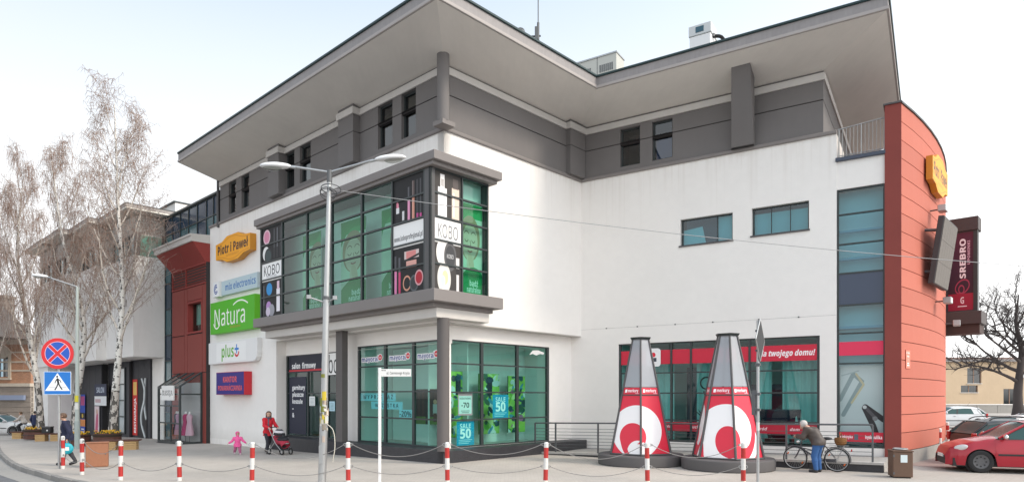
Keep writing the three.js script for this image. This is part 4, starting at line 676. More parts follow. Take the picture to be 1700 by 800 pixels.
function womanPoster(x, w, h, side) {                                // a generic calm face in front of pale green, a green wave below
  x.fillStyle = '#d5e6cf'; x.fillRect(0, 0, w, h); x.fillStyle = '#43b06a'; x.fillRect(0, 0, w, h * 0.16); x.fillStyle = '#2ea05a'; x.beginPath(); x.moveTo(0, h * 0.3); x.quadraticCurveTo(w * 0.3, h * 0.05, w * 0.75, h * 0.1); x.lineTo(w, 0); x.lineTo(0, 0); x.fill();
  const cx = w * side, cy = h * 0.4; x.fillStyle = '#b49a78'; x.beginPath(); x.ellipse(cx, cy - h * 0.02, w * 0.44, h * 0.25, 0, 0, 7); x.fill(); x.fillStyle = '#e6d2ba'; x.beginPath(); x.ellipse(cx, cy + h * 0.02, w * 0.34, h * 0.2, 0.1, 0, 7); x.fill(); x.fillRect(cx - w * 0.14, cy + h * 0.15, w * 0.3, h * 0.16);
  x.strokeStyle = '#7a6350'; x.lineWidth = 5; for (const s of [-1, 1]) { x.beginPath(); x.arc(cx + s * w * 0.15, cy - h * 0.02, w * 0.08, 0.3, 2.8); x.stroke(); x.beginPath(); x.arc(cx + s * w * 0.15, cy - h * 0.04, w * 0.11, 3.6, 5.8); x.stroke(); } x.beginPath(); x.moveTo(cx, cy); x.quadraticCurveTo(cx + w * 0.06, cy + h * 0.06, cx - w * 0.02, cy + h * 0.07); x.stroke(); x.strokeStyle = '#b5685e'; x.lineWidth = 8; x.beginPath(); x.moveTo(cx - w * 0.1, cy + h * 0.115); x.quadraticCurveTo(cx, cy + h * 0.14, cx + w * 0.1, cy + h * 0.115); x.stroke();
  x.fillStyle = '#dcc4a8'; x.beginPath(); x.ellipse(cx + w * 0.05, cy + h * 0.24, w * 0.11, h * 0.11, -0.4, 0, 7); x.fill();
  x.fillStyle = '#1f9a57'; x.beginPath(); x.moveTo(0, h); x.lineTo(0, h * 0.82); x.quadraticCurveTo(w * 0.6, h * 0.6, w, h * 0.76); x.lineTo(w, h); x.fill(); T_(x, 'bądź', w * 0.62, h * 0.87, w * 0.5, 'bold 44px sans-serif', '#e9f5ea'); T_(x, 'naturalna', w * 0.62, h * 0.94, w * 0.62, 'bold 44px sans-serif', '#e9f5ea');
}
[[FL, -5.25, -3.62, 0.55, 0.5, 'green poster of a woman with closed eyes behind the middle of the bay glass'], [FL, -8.15, -6.75, 0.5, 0.8, 'green poster of a woman half in view behind the left part of the bay glass'], [FL, -2.75, -1.75, 0.5, 0.95, 'narrow green poster with half a face behind the bay glass beside the lipstick poster'], [FR, 0.56, 1.62, 0.12, 0.45, 'green poster with a face at the right end of the bay past the corner']].forEach(([F, a, b, z, side, label]) => {
  const t = thingAt('drugstore_poster', label, 'poster', at(F, (a + b) / 2, 7.05, z));
  part('board', box(-(b - a) / 2, (b - a) / 2, -1.5, 1.6, -0.02, 0), M.whitePaint, t); part('print', plane(b - a - 0.02, 3.06, 0, 0.05, 0.004), printed(canvasTex(256, 512, (x, w, h) => womanPoster(x, w, h, side)), 0.7), t);
});
// ------------------------------------------------------------------ shop window prints
function decal(name, label, cat, F, x0, x1, y0, y1, z, draw, pw = 256, ph = 256, cut = false, group) {
  const t = thingAt(name, label, cat, at(F, (x0 + x1) / 2, (y0 + y1) / 2, z), group), tex = canvasTex(pw, ph, draw);
  part('print', plane(x1 - x0, y1 - y0), cut ? new THREE.MeshStandardMaterial({ map: tex, alphaTest: 0.5, roughness: 0.6, side: THREE.DoubleSide }) : printed(tex, 0.6), t); return t;
}
const brandKids = (x, w, h) => { x.clearRect(0, 0, w, h); x.font = 'bold 76px sans-serif'; x.textBaseline = 'middle'; x.textAlign = 'left'; x.lineJoin = 'round'; x.strokeStyle = '#f3f3f3'; x.lineWidth = 20; x.strokeText('mayoral', 18, h / 2 + 10, 290); x.fillStyle = '#26408e'; x.fillText('mayoral', 18, h / 2 + 10, 290); disc(x, 336, h / 2 - 2, 40, '#f3f3f3', '#d5303c'); T_(x, 'co', 336, h / 2 - 4, 50, 'bold 34px sans-serif', '#f3f3f3'); };
[[-4.85, -3.42, 'leftmost'], [-3.1, -1.8, 'middle'], [-1.5, -0.3, 'nearest the corner column, its end hidden']].forEach(([a, b, s], i) => decal('window_lettering', `navy and red shop name lettering on the corner shop glass, ${['first after the white pier', 'in the middle pane', 'beside the round column'][i]}`, 'lettering', FLg, a, b, 3.42, 3.8, -0.045, brandKids, 384, 112, true));
decal('sale_letter_cards', 'pale blue cards spelling a sale across the corner shop glass', 'letter cards', FLg, -4.88, -2.7, 1.98, 2.28, -0.075, (x, w, h) => { x.fillStyle = '#a9dcec'; x.fillRect(0, 0, w, h); T_(x, 'W Y P R Z E D A Ż', w / 2, h / 2, w - 20, 'bold 56px sans-serif', '#25434f'); }, 512, 80);
decal('sale_letter_cards', 'second row of pale blue letter cards on the corner shop glass', 'letter cards', FLg, -4.2, -2.3, 1.68, 1.96, -0.075, (x, w, h) => { x.fillStyle = '#a9dcec'; x.fillRect(0, 0, w, h); T_(x, 'W S Z Y S T K A', w / 2, h / 2, w - 20, 'bold 56px sans-serif', '#25434f'); }, 512, 80);
decal('discount_card', 'small pale blue card with minus twenty percent on the corner shop glass', 'card', FLg, -2.5, -1.78, 1.4, 1.68, -0.075, (x, w, h) => { x.fillStyle = '#a9dcec'; x.fillRect(0, 0, w, h); T_(x, '-20%', w / 2, h / 2 + 4, w - 12, 'bold 80px sans-serif', '#1d343e'); }, 192, 80);
decal('display_picture', 'dark brown framed display picture with a child behind the corner shop glass', 'picture', FLg, -2.2, -0.4, 1.15, 2.42, -0.6, (x, w, h) => { x.fillStyle = '#3c1f18'; x.fillRect(0, 0, w, h); for (let i = 0; i < 16; i++) { x.fillStyle = i % 2 ? '#4a261d' : '#331a15'; x.fillRect(i * 20, 20, 20, h * 0.7); } x.fillStyle = '#5f7a2e'; x.fillRect(0, h * 0.78, w, h * 0.22); x.fillStyle = '#1b1412'; x.fillRect(w * 0.3, 0, 18, h); x.fillStyle = '#b3b8b4'; x.fillRect(w * 0.52, h * 0.42, 42, 76); disc(x, w * 0.52 + 21, h * 0.36, 18, '#c99d7e'); x.fillStyle = '#5a3624'; x.fillRect(w * 0.52 + 4, h * 0.68, 32, 60); }, 320, 256);
const saleDraw = (x, w, h) => { x.fillStyle = '#1f9fc6'; x.fillRect(0, 0, w, h); for (let i = 0; i < 40; i++) { x.fillStyle = i % 2 ? '#2fb3d8' : '#178bb2'; x.fillRect((i * 37) % w, (i * 71) % h, 26, 9); } T_(x, 'SALE', w / 2, h * 0.2, w * 0.8, 'bold 74px sans-serif', '#e4f5f8'); T_(x, '50', w / 2, h * 0.52, w * 0.8, '900 150px sans-serif', '#f2fbfc'); x.fillStyle = '#bfe6ef'; for (let i = 0; i < 3; i++) x.fillRect(30, h * 0.76 + i * 20, w - 60 - i * 26, 8); };
decal('sale_poster', 'turquoise fifty percent sale poster at the foot of the glass beside the round column', 'poster', FRg, 0.62, 1.42, 0.46, 1.3, -0.08, saleDraw, 256, 280);
decal('sale_poster', 'turquoise fifty percent sale poster in the middle pane of the corner shop window', 'poster', FRg, 2.32, 3.12, 1.36, 2.22, -0.08, saleDraw, 256, 280);
decal('offer_poster', 'white offer poster with pink border on the corner shop glass', 'poster', FRg, 0.68, 1.34, 1.5, 2.28, -0.08, (x, w, h) => { x.fillStyle = '#e5a3ae'; x.fillRect(0, 0, w, h); x.fillStyle = '#eeeceb'; x.fillRect(12, 34, w - 24, h - 52); T_(x, 'DODATKOWO', w / 2, 62, w - 40, 'bold 30px sans-serif', '#4b4b4b'); T_(x, '-70', w / 2, 136, w - 60, 'bold 80px sans-serif', '#3a3a3a'); x.fillStyle = '#8d8d8d'; x.fillRect(40, 196, w - 80, 8); x.fillRect(50, 214, w - 100, 8); }, 200, 250);
decal('glass_sticker', 'torn white sticker high in the right pane of the corner shop window', 'sticker', FRg, 4.2, 5.1, 3.72, 3.98, -0.05, (x, w, h) => { x.clearRect(0, 0, w, h); x.fillStyle = '#f0efed'; x.beginPath(); x.moveTo(6, h - 8); x.lineTo(60, 20); x.lineTo(150, 12); x.lineTo(250, 40); x.lineTo(236, 66); x.lineTo(180, 60); x.lineTo(120, 84); x.lineTo(60, 64); x.fill(); }, 256, 90, true);
const kids = (seed) => (x, w, h) => { const r = rng(seed); x.fillStyle = '#9ad05a'; x.fillRect(0, 0, w, h); const C = ['#2a5560', '#3c6a52', '#6fb648', '#a6d670', '#4a9ab4', '#c6e6a0', '#a86a96', '#cfe6e2', '#8cc85a', '#24464c']; for (let i = 0; i < 70; i++) { x.fillStyle = C[Math.floor(r() * C.length)]; x.beginPath(); x.ellipse(r() * w, r() * h, 6 + r() * 20, 8 + r() * 34, r() * 3, 0, 7); x.fill(); } x.fillStyle = '#0c2233'; x.fillRect(w * 0.4, h * 0.06, w * 0.24, h * 0.3); disc(x, w * 0.52, h * 0.1, 22, '#17445c'); };
[[0.75, 1.75, 0.7, 3.05, 'lime green display board with dark figures, nearest the round column'], [2.3, 3.35, 0.75, 3.0, 'lime green display board with dark figures in the middle of the shop window'], [3.85, 4.8, 0.75, 2.95, 'lime green display board with dark figures at the right of the shop window']].forEach(([a, b, c, d, l], i) => {
  const t = thingAt('display_board', l, 'display board', at(FRg, (a + b) / 2, (c + d) / 2, -0.75 - 0.03 * i)); part('board', rbox(-(b - a) / 2, (b - a) / 2, -(d - c) / 2, (d - c) / 2, -0.05, 0, 0.01), mat(0.1, 0.2, 0.1), t); part('print', plane(b - a - 0.01, d - c - 0.01, 0, 0, 0.004), printed(canvasTex(192, 448, kids(31 + i * 7)), 0.6), t);
});
// left shop: navy name band, column of words, white name board
decal('shop_name_band', 'navy name band with white letters and red line over the recessed shop', 'sign', FLg, -10.19, -7.16, 3.2, 3.92, 0.01, (x, w, h) => { x.fillStyle = '#1d2032'; x.fillRect(0, 0, w, h); T_(x, 'salon  firmowy', 50, h * 0.62, w - 90, '900 58px sans-serif', '#f2f2f2', 'left'); x.fillStyle = '#c22f3a'; x.fillRect(0, h * 0.84, w, 14); }, 640, 128);
decal('window_panel', 'navy window panel with a white column of clothing words', 'sign', FLg, -10.17, -8.75, 0.5, 3.0, 0.01, (x, w, h) => { x.fillStyle = '#1f2338'; x.fillRect(0, 0, w, h); ['garnitury', 'płaszcze', 'koszule', '–', '&'].forEach((s, i) => T_(x, s, 56, 96 + i * 62, w - 80, '900 54px sans-serif', '#f0f0f0', 'left')); }, 320, 512);
decal('shop_name_board', 'white board with tall black letters beside the square column', 'sign', FLg, -7.02, -6.0, 3.0, 3.94, 0.06, (x, w, h) => { x.fillStyle = '#f3f3f1'; x.fillRect(0, 0, w, h); x.strokeStyle = '#1a1a1c'; x.lineWidth = 10; x.strokeRect(0, 0, w, h); x.save(); x.scale(1.05, 1.25); T_(x, 'bol', 14, h * 0.42, 600, '150px sans-serif', '#131315', 'left'); x.restore(); }, 256, 176);
decal('notice_sheet', 'small white notice sheet on the recessed shop door', 'notice', FLg, -8.5, -8.05, 1.75, 2.15, 0.01, (x, w, h) => { x.fillStyle = '#e7ebea'; x.fillRect(0, 0, w, h); x.fillStyle = '#9aa'; for (let i = 0; i < 6; i++) x.fillRect(10, 12 + i * 9, w - 20, 3); }, 64, 64);
decal('notice_sheet', 'pale blue notice sheet on the glass beside the square column', 'notice', FLg, -6.95, -6.55, 1.55, 1.95, 0.01, (x, w, h) => { x.fillStyle = '#b8dcea'; x.fillRect(0, 0, w, h); x.fillStyle = '#688'; for (let i = 0; i < 5; i++) x.fillRect(10, 14 + i * 9, w - 24, 3); }, 64, 64);
// home store beside the ramp: red bands on the glass
decal('shop_banner', 'red banner with white slogan along the top of the wide shop window', 'banner', FT, 1.7, 8.82, 3.38, 3.92, -0.075, (x, w, h) => { x.fillStyle = '#cf2841'; x.fillRect(0, 0, w, h); T_(x, 'dla twojego domu!', w - 24, h / 2, 400, 'italic 900 58px sans-serif', '#f4f0f0', 'right'); }, 1536, 116);
decal('shop_banner', 'narrow red banner with white words along the foot of the wide shop window', 'banner', FT, 1.7, 8.82, 0.86, 1.2, -0.075, (x, w, h) => { x.fillStyle = '#b51f37'; x.fillRect(0, 0, w, h); ['łazienka', '⌂ meble', '⌂ kuchnia', 'okna  domu', '⌂ ogród', '⌂ dom'].forEach((s, i) => T_(x, s, 70 + i * 250, h / 2, 220, 'italic bold 32px sans-serif', '#e8d8da', 'left')); }, 1536, 76);
decal('shop_logo_card', 'white rounded card with a dark mark high in the wide shop window', 'sign', FT, 2.75, 3.35, 3.28, 4.0, -0.05, (x, w, h) => { x.clearRect(0, 0, w, h); x.fillStyle = '#f5f5f5'; x.beginPath(); x.roundRect(2, 2, w - 4, h - 4, 22); x.fill(); x.fillStyle = '#3c4450'; x.fillRect(w * 0.4, h * 0.52, 34, 26); disc(x, w * 0.5, h * 0.36, 16, '#e02c42'); }, 112, 128, true);
decal('shop_banner', 'pink red blank banner across the tall glass strip beside the red pier', 'banner', FT, 9.46, 10.74, 3.5, 3.95, -0.06, (x, w, h) => { x.fillStyle = '#e2365a'; x.fillRect(0, 0, w, h); }, 32, 32);
decal('shop_banner', 'narrow red banner with white words at the foot of the tall glass strip', 'banner', FT, 9.46, 10.74, 0.68, 1.0, -0.06, (x, w, h) => { x.fillStyle = '#c9203a'; x.fillRect(0, 0, w, h); T_(x, 'elektryka', 12, h / 2, 150, 'bold 34px sans-serif', '#fff', 'left'); x.fillStyle = '#5b6472'; x.fillRect(178, 18, 46, 44); T_(x, '⌂ hydraulika', w - 12, h / 2, 230, 'bold 38px sans-serif', '#fff', 'right'); }, 512, 80);
decal('tool_poster', 'pale grey poster of pliers and a folding rule behind the tall glass strip', 'poster', FT, 9.46, 10.74, 0.6, 3.2, -0.3, (x, w, h) => {
  x.fillStyle = '#c9d2d3'; x.fillRect(0, 0, w, h); x.lineJoin = 'round'; x.lineCap = 'round';
  x.strokeStyle = '#8d9da0'; x.lineWidth = 26; x.beginPath(); x.moveTo(0, 230); x.lineTo(80, 60); x.lineTo(130, 110); x.lineTo(20, 330); x.stroke(); x.strokeStyle = '#c9bb96'; x.lineWidth = 13; x.beginPath(); x.moveTo(96, 60); x.lineTo(140, 130); x.lineTo(70, 250); x.stroke(); x.strokeStyle = '#a9b8ba'; x.lineWidth = 8; x.beginPath(); x.moveTo(10, 70); x.lineTo(110, 40); x.stroke();
  x.strokeStyle = '#2b2226'; x.lineWidth = 34; x.beginPath(); x.moveTo(146, 284); x.lineTo(196, 400); x.lineTo(240, 540); x.stroke(); x.beginPath(); x.moveTo(150, 276); x.lineTo(256, 360); x.stroke(); x.lineWidth = 20; x.strokeStyle = '#5c5458'; x.beginPath(); x.moveTo(150, 280); x.lineTo(210, 350); x.stroke(); disc(x, 206, 352, 15, '#8f8a8c'); disc(x, 146, 278, 12, '#d9d6d6');
}, 256, 520);
// things on show in the home store
{
  const t = thingAt('display_bathtub', 'dark navy freestanding bathtub on show behind the wide shop window', 'bathtub', at(FT, 7.45, 0.45, -1.1)); part('tub', lathe([[0.0, 0.15], [0.5, 0.15], [0.72, 0.5], [0.82, 0.95], [0.84, 1.0], [0.79, 0.98], [0.66, 0.5], [0.4, 0.25], [0, 0.24]], 26).scale(1.05, 1.25, 0.55), mat(0.02, 0.025, 0.05, 0.15), t); part('stand', box(-0.5, 0.5, 0, 0.2, -0.3, 0.3), M.black, t);
  const p = thingAt('display_lamp', 'dark curly standing ornament on show in the wide shop window', 'ornament', at(FT, 4.85, 0.45, -0.5)); part('stem', tube([[0, 0, 0], [0.05, 0.5, 0], [-0.06, 1.0, 0], [0.1, 1.5, 0.02], [0.0, 1.9, 0]], 0.025, 6), M.black, p); part('ring', new THREE.TorusGeometry(0.22, 0.03, 6, 20).translate(0.1, 2.2, 0), M.black, p); for (let k = 0; k < 5; k++) part('leaf', bar([0, 0.9, 0], [Math.cos(k * 1.3) * 0.35, 1.25 + 0.1 * Math.sin(k * 2), Math.sin(k * 1.3) * 0.2], 0.035, 5, 0.008), M.black, p); part('foot', cyl(0.16, 0.14, 0, 0.04, 14), M.black, p);
}
// posters on the charcoal shopfronts of the stepped building
const farPosters = [
  [-30.22, -29.3, 0.02, 3.55, 'red vertical banner with white letters on the charcoal shopfront', 96, 384, (x, w, h) => { x.fillStyle = '#cf2a22'; x.fillRect(0, 0, w, h); x.fillStyle = '#f0c46a'; x.fillRect(14, 18, w - 28, 90); x.save(); x.translate(w / 2, 250); x.rotate(-Math.PI / 2); T_(x, 'RESTAURACJA', 0, 0, 240, '900 52px sans-serif', '#fff'); x.restore(); }, 0.1],
  [-29.1, -27.6, -0.1, 3.6, 'black and silver abstract ribbon poster on the charcoal shopfront', 160, 384, (x, w, h) => { x.fillStyle = '#131316'; x.fillRect(0, 0, w, h); x.lineCap = 'round'; for (const [c, l, o] of [['#9ca3a6', 34, 0], ['#d7dcdc', 14, -6], ['#55595c', 12, 20]]) { x.strokeStyle = c; x.lineWidth = l; x.beginPath(); x.moveTo(60 + o, 0); x.bezierCurveTo(150 + o, 90, 120 + o, 130, 70 + o, 200); x.bezierCurveTo(10 + o, 280, 90 + o, 330, 120 + o, 370); x.stroke(); x.beginPath(); x.moveTo(130 + o, 0); x.bezierCurveTo(110 + o, 120, 90 + o, 150, 140 + o, 250); x.stroke(); } disc(x, 84, 292, 14, '#17171a'); }, 0.1],
  [-36.0, -33.3, 2.5, 3.3, 'navy salon name board over the far shop door', 256, 80, (x, w, h) => { x.fillStyle = '#242d4a'; x.fillRect(0, 0, w, h); T_(x, 'SALON', w / 2, h / 2, 220, 'bold 52px sans-serif', '#c9d4e2'); }, 0.75],
  [-36.0, -33.3, 1.85, 2.48, 'white notice strip under the navy salon name board', 128, 32, (x, w, h) => { x.fillStyle = '#e7e9ea'; x.fillRect(0, 0, w, h); x.fillStyle = '#c7a9ae'; x.fillRect(8, 10, 60, 12); }, 0.75],
  [-36.0, -34.9, -0.9, 1.8, 'pink fashion poster beside the far shop door', 96, 240, (x, w, h) => { x.fillStyle = '#d9c7cb'; x.fillRect(0, 0, w, h); x.fillStyle = '#c2587a'; x.beginPath(); x.ellipse(44, 130, 26, 100, 0.15, 0, 7); x.fill(); disc(x, 50, 34, 16, '#caa088'); }, 0.75],
  [-39.6, -38.3, -0.9, 2.6, 'tall blue poster column with orange patches on the far shopfront', 96, 320, (x, w, h) => { x.fillStyle = '#2c4fae'; x.fillRect(0, 0, w, h); x.fillStyle = '#b24a7e'; x.fillRect(10, 12, w - 20, 60); x.fillStyle = '#1c1c28'; x.fillRect(0, 120, w, 40); x.fillStyle = '#d98a4a'; x.fillRect(0, 164, w, 46); x.fillStyle = '#e8e8f2'; for (let i = 0; i < 5; i++) x.fillRect(22, 224 + i * 18, w - 44, 9); disc(x, 46, 140, 14, '#d7b53a'); }, 0.75],
];
for (const [a, b, c, d, l, pw, ph, dr, z] of farPosters) decal(l.includes('name') || l.includes('strip') ? 'shop_sign' : 'shop_poster', l, l.includes('name') || l.includes('strip') ? 'sign' : 'poster', FL, a, b, c - 0.35, d - 0.35, z + 0.03, dr, pw, ph);
{
  const t = thingAt('shopfront_window', 'column of four pale glass panes in the charcoal shopfront', 'window', at(FL, -31.6, -0.5, 0.32)); for (let k = 0; k < 4; k++) { part('pane', box(-0.55, 0.55, 0.3 + k * 1.05, 1.28 + k * 1.05, 0, 0.02), phys(0.5, 0.55, 0.56, { roughness: 0.12 }), t); } part('frame', [box(-0.65, -0.55, 0.2, 4.5, 0, 0.06), box(0.55, 0.65, 0.2, 4.5, 0, 0.06), ...[0, 1, 2, 3, 4].map((k) => box(-0.55, 0.55, 0.22 + k * 1.05, 0.3 + k * 1.05, 0, 0.055))], M.frame, t);
}
// ------------------------------------------------------------------ signs on the curved block
{
  const t = thingAt('supermarket_sign', 'yellow shield shaped sign high on the red curved wall', 'sign', curveFrame(3.7, 0.02, 9.9).multiply(new THREE.Matrix4().makeScale(0.72, 1.04, 1)));
  part('body', poly(plaque, 0, 0.2, 0.015), yellowSide, t); const f = part('face', printShape(plaque), printed(plaqueTex), t); f.position.z = 0.204;
}
{
  // screen: its lower edge near the wall, its upper edge leaning out
  const q = CUR.at(3.9, 0), F = curveFrame(3.25, 0.4, 7.05); void q; F.multiply(new THREE.Matrix4().makeRotationX(0.14));
  const t = thingAt('outdoor_video_screen', 'switched off grey outdoor video screen tilted out from the red curved wall', 'screen', F), W = 1.12, H = 1.12;
  part('cabinet', rbox(-W, W, -H, H, -0.12, 0.06, 0.02), mat(0.05, 0.05, 0.052, 0.6), t);
  const lm = mat(0.27, 0.245, 0.22, 0.75, { map: texWeave }); for (let i = 0; i < 6; i++) for (let j = 0; j < 3; j++) part('module', box(-W + 0.03 + i * 0.365, -W + 0.388 + i * 0.365, -H + 0.03 + j * 0.72, -H + 0.742 + j * 0.72, 0.061, 0.08), lm, t);
  for (const x of [-0.8, 0.8]) for (const y of [-0.7, 0.7]) part('bracket', bar([x, y, -0.1], [x, y, -0.75], 0.05, 6), M.steelDark, t);
}
// boxed shop sign hanging at the end of the block
{
  const o = pt(new THREE.Matrix4(), 18.98, 0, -27.0), F = frameOf([o.x, o.z], -Ld[0], -Ld[1]), t = thingAt('jewellery_sign_box', 'brown boxed sign bay with purple poster hanging beyond the red curved wall', 'sign', at(F, 0, 4.8, 0)), w = (n, g, m) => place(n, g, m, t, F);
  const br = mat(0.065, 0.052, 0.05, 0.6);
  w('box', box(-3.5, 0, 5.6, 8.95, -0.6, 0), mat(0.05, 0.052, 0.058, 0.35)); w('cap', rbox(-3.6, 0.06, 8.95, 9.5, -0.66, 0.1, 0.02), br); w('ledge', rbox(-3.6, 0.2, 5.1, 5.62, -0.9, 0.35, 0.02), br); w('soffit', box(-3.5, 0.12, 4.72, 5.1, -0.8, 0.2), mat(0.07, 0.045, 0.04, 0.8)); w('corner_post', box(-0.12, 0.03, 5.62, 8.95, -0.1, 0.03), M.frame);
  w('poster', plane(0.98, 3.2, -0.5, 7.3, 0.006), printed(canvasTex(256, 480, (x, w_, h) => {
    const g = x.createLinearGradient(0, 0, 0, h); g.addColorStop(0, '#5a1f38'); g.addColorStop(0.55, '#3a1a30'); g.addColorStop(1, '#32141f'); x.fillStyle = g; x.fillRect(0, 0, w_, h);
    x.save(); x.translate(132, 160); x.rotate(-Math.PI / 2); T_(x, 'SREBRO', 0, 0, 250, '900 74px sans-serif', '#f2e9ec'); T_(x, 'UPOMINKI', 34, 54, 150, 'bold 34px sans-serif', '#d9b3c2'); x.restore();
    x.strokeStyle = '#a83a56'; x.lineWidth = 9; x.beginPath(); x.ellipse(128, 334, 64, 40, -0.3, 0, 7); x.stroke(); x.beginPath(); x.arc(120, 350, 24, 0, 7); x.stroke();
    x.fillStyle = '#9e1a38'; x.fillRect(0, 376, w_, 104); T_(x, 'G', 128, 418, 60, 'bold 56px sans-serif', '#f1dfe3'); x.fillStyle = '#f1dfe3'; x.fillRect(86, 452, 84, 6);
  })));
}
{ const t = thingAt('security_camera', 'small white security camera under the brown sign box', 'camera', new THREE.Matrix4().makeTranslation(17.4, 4.55, -27.3)); part('arm', tube([[-0.7, 0, 0.1], [-0.2, 0, 0.1], [0, 0.05, 0.05]], 0.03, 6), M.whitePaint, t); part('housing', rbox(-0.12, 0.22, -0.02, 0.2, -0.1, 0.1, 0.03), M.whitePaint, t); part('lens', cyl(0.05, 0.05, 0, 0.06, 10).rotateX(Math.PI / 2).translate(0.05, 0.08, 0.1), M.black, t); }
// ------------------------------------------------------------------ things on the roof
{
  const vent = (x, z, w, d, y1, label) => { const F = new THREE.Matrix4().makeRotationY(-0.566).setPosition(x, 13.9, z), t = thingAt('rooftop_ventilator', label, 'ventilator', F, 'rooftop ventilators'); part('casing', rbox(-w, w, 0, y1 - 0.42, -d, d, 0.03), M.whitePaint, t); part('head', rbox(-w - 0.03, w + 0.03, y1 - 0.42, y1, -d - 0.03, d + 0.03, 0.03), mat(0.6, 0.62, 0.62, 0.5), t); part('display', box(-0.16, 0.16, y1 - 0.32, y1 - 0.1, d + 0.03, d + 0.045), mat(0.03, 0.1, 0.14, 0.3), t); for (let i = 0; i < 4; i++) part('rib', box(-w + 0.1, w - 0.1, 0.4 + i * 0.35, 0.43 + i * 0.35, d, d + 0.012), M.steel, t); return t; };
  vent(7.68, -26.6, 0.42, 0.42, 3.0, 'tall white rooftop ventilator cabinet behind the eave'); vent(9.25, -27.2, 0.42, 0.42, 2.62, 'shorter white rooftop ventilator cabinet to the right of the tall one');
  const h = thing('ventilation_hose', 'dark flexible hose sagging between the two rooftop ventilators', 'hose', 8.1, 16.2, -26.4); part('hose', tube([[-0.1, 0.25, 0.1], [0.2, 0.2, 0.15], [0.55, -0.25, 0.1], [0.9, -0.2, 0.05], [1.2, -0.02, 0.0]], 0.07, 8), M.rubber, h); part('coupling', cyl(0.1, 0.1, -0.06, 0.06, 10, -0.12, 0.1).translate(0, 0.27, 0), M.steelDark, h);
  const F = new THREE.Matrix4().makeRotationY(-0.566).setPosition(3.9, 13.9, -28.2), d = thingAt('rooftop_plant_housing', 'long low beige metal plant housing with louvre slots on the roof', 'plant housing', F); part('casing', box(-1.1, 0.85, 0, 2.4, -0.2, 0.6), mat(0.55, 0.55, 0.5, 0.6), d); part('trim', box(-1.13, 0.88, 2.4, 2.46, -0.23, 0.63), M.steel, d); for (const a of [-0.9, 0.1]) for (let i = 0; i < 7; i++) part('slot', box(a + i * 0.09, a + 0.05 + i * 0.09, 1.75, 2.05, 0.6, 0.615), M.steelDark, d); part('joint', box(-0.02, 0.0, 0.1, 2.4, 0.6, 0.61), M.steelDark, d);
  const a = thing('rooftop_aerial', 'thin rooftop aerial mast with small antennas above the eave', 'aerial', 1.05, 13.9, -26.5); part('mast', [bar([0, 0, 0], [0, 3.2, 0], 0.05, 8), bar([0, 3.2, 0], [0, 5.2, 0], 0.024, 6)], M.steelDark, a); part('arm', bar([-0.75, 2.62, 0], [0.1, 2.67, 0], 0.035, 6), M.steelDark, a); part('antenna', [rbox(-0.14, 0.02, 2.45, 2.98, 0.04, 0.16, 0.02)], M.steelDark, a); part('dish', lathe([[0, 0], [0.12, 0.02], [0.2, 0.07]], 14).rotateX(Math.PI / 2).translate(-0.72, 2.75, 0.05), M.steel, a); part('antenna', bar([-0.95, 2.85, 0.1], [-0.35, 2.45, -0.1], 0.035, 5), M.steelDark, a);
  const b = thing('rooftop_stub', 'small dark stub pipe standing on the left eave', 'pipe', -6.9, 13.95, -24.3); part('pipe', bar([0, 0, 0], [0, 0.35, 0], 0.035, 8), M.steelDark, b); part('cap', cyl(0.07, 0.05, 0.35, 0.42, 8), M.steelDark, b);
}
// ------------------------------------------------------------------ ramp with railing in front of the home store
{
  const ry = (t) => 0.05 + 0.205 * Math.min(1, Math.max(0, (t + 0.9) / 11));
  const t = thingAt('access_ramp', 'long low concrete access ramp with white edge along the shop front', 'ramp', at(FT, 5, 0, 2.8)), w = (n, g, m) => place(n, g, m, t, FT);
  const prism = (a, b, z0, z1, y0, dy) => { const P = [[a, ry(a) + dy], [b, ry(b) + dy]]; const v = (x, y, z) => [x, y === 'low' ? ry(x) - 0.035 : y, z]; return quads([[v(a, y0, z1), v(b, y0, z1), v(b, P[1][1], z1), v(a, P[0][1], z1)], [v(a, P[0][1], z1), v(b, P[1][1], z1), v(b, P[1][1], z0), v(a, P[0][1], z0)], [v(b, y0, z1), v(b, y0, z0), v(b, P[1][1], z0), v(b, P[1][1], z1)], [v(a, y0, z0), v(a, y0, z1), v(a, P[0][1], z1), v(a, P[0][1], z0)]]); };
  w('slab', prism(0.15, 10.9, 0.02, 2.62, -0.1, -0.02), M.concrete);
  for (let k = 0; k < 6; k++) w('side_panel', prism(-0.85 + k * 1.96, -0.85 + (k + 1) * 1.96 - 0.012, 2.5, 2.76, -0.12, -0.045), M.granite);
  for (let k = 0; k < 6; k++) w('edge_stone', prism(-0.9 + k * 1.97, -0.9 + (k + 1) * 1.97 - 0.01, 2.45, 2.8, 'low', 0.03), mat(0.5, 0.48, 0.45, 0.85, { map: texDirty }));
  const r = thingAt('ramp_railing', 'dark metal railing with seven horizontal bars along the access ramp', 'railing', at(FT, 5, 0, 2.7)), q = (n, g) => place(n, g, M.steelDark, r, FT);
  const line = (h, a, b, rad) => bar([a, ry(a) + h, 2.66], [b, ry(b) + h, 2.66], rad, 6);
  q('top_rail', line(1.1, -0.6, 10.62, 0.03));
  for (let k = 0; k < 7; k++) q('bar', line(0.2 + k * 0.115, -0.6, 10.62, 0.009));
  for (const x of [-0.6, 0.28, 2.0, 4.1, 6.2, 8.3, 10.62]) q('post', box(x - 0.025, x + 0.025, ry(x), ry(x) + 1.1, 2.64, 2.69));
  const e = thingAt('end_block', 'small white painted block at the end of the ramp beside the brown bin', 'block', at(FT, 11.15, 0, 2.62)); part('block', rbox(-0.12, 0.12, 0, 0.2, -0.12, 0.12, 0.015), M.whitePaint, e); part('cap', box(-0.13, 0.13, 0.2, 0.225, -0.13, 0.13), M.concrete, e);
}
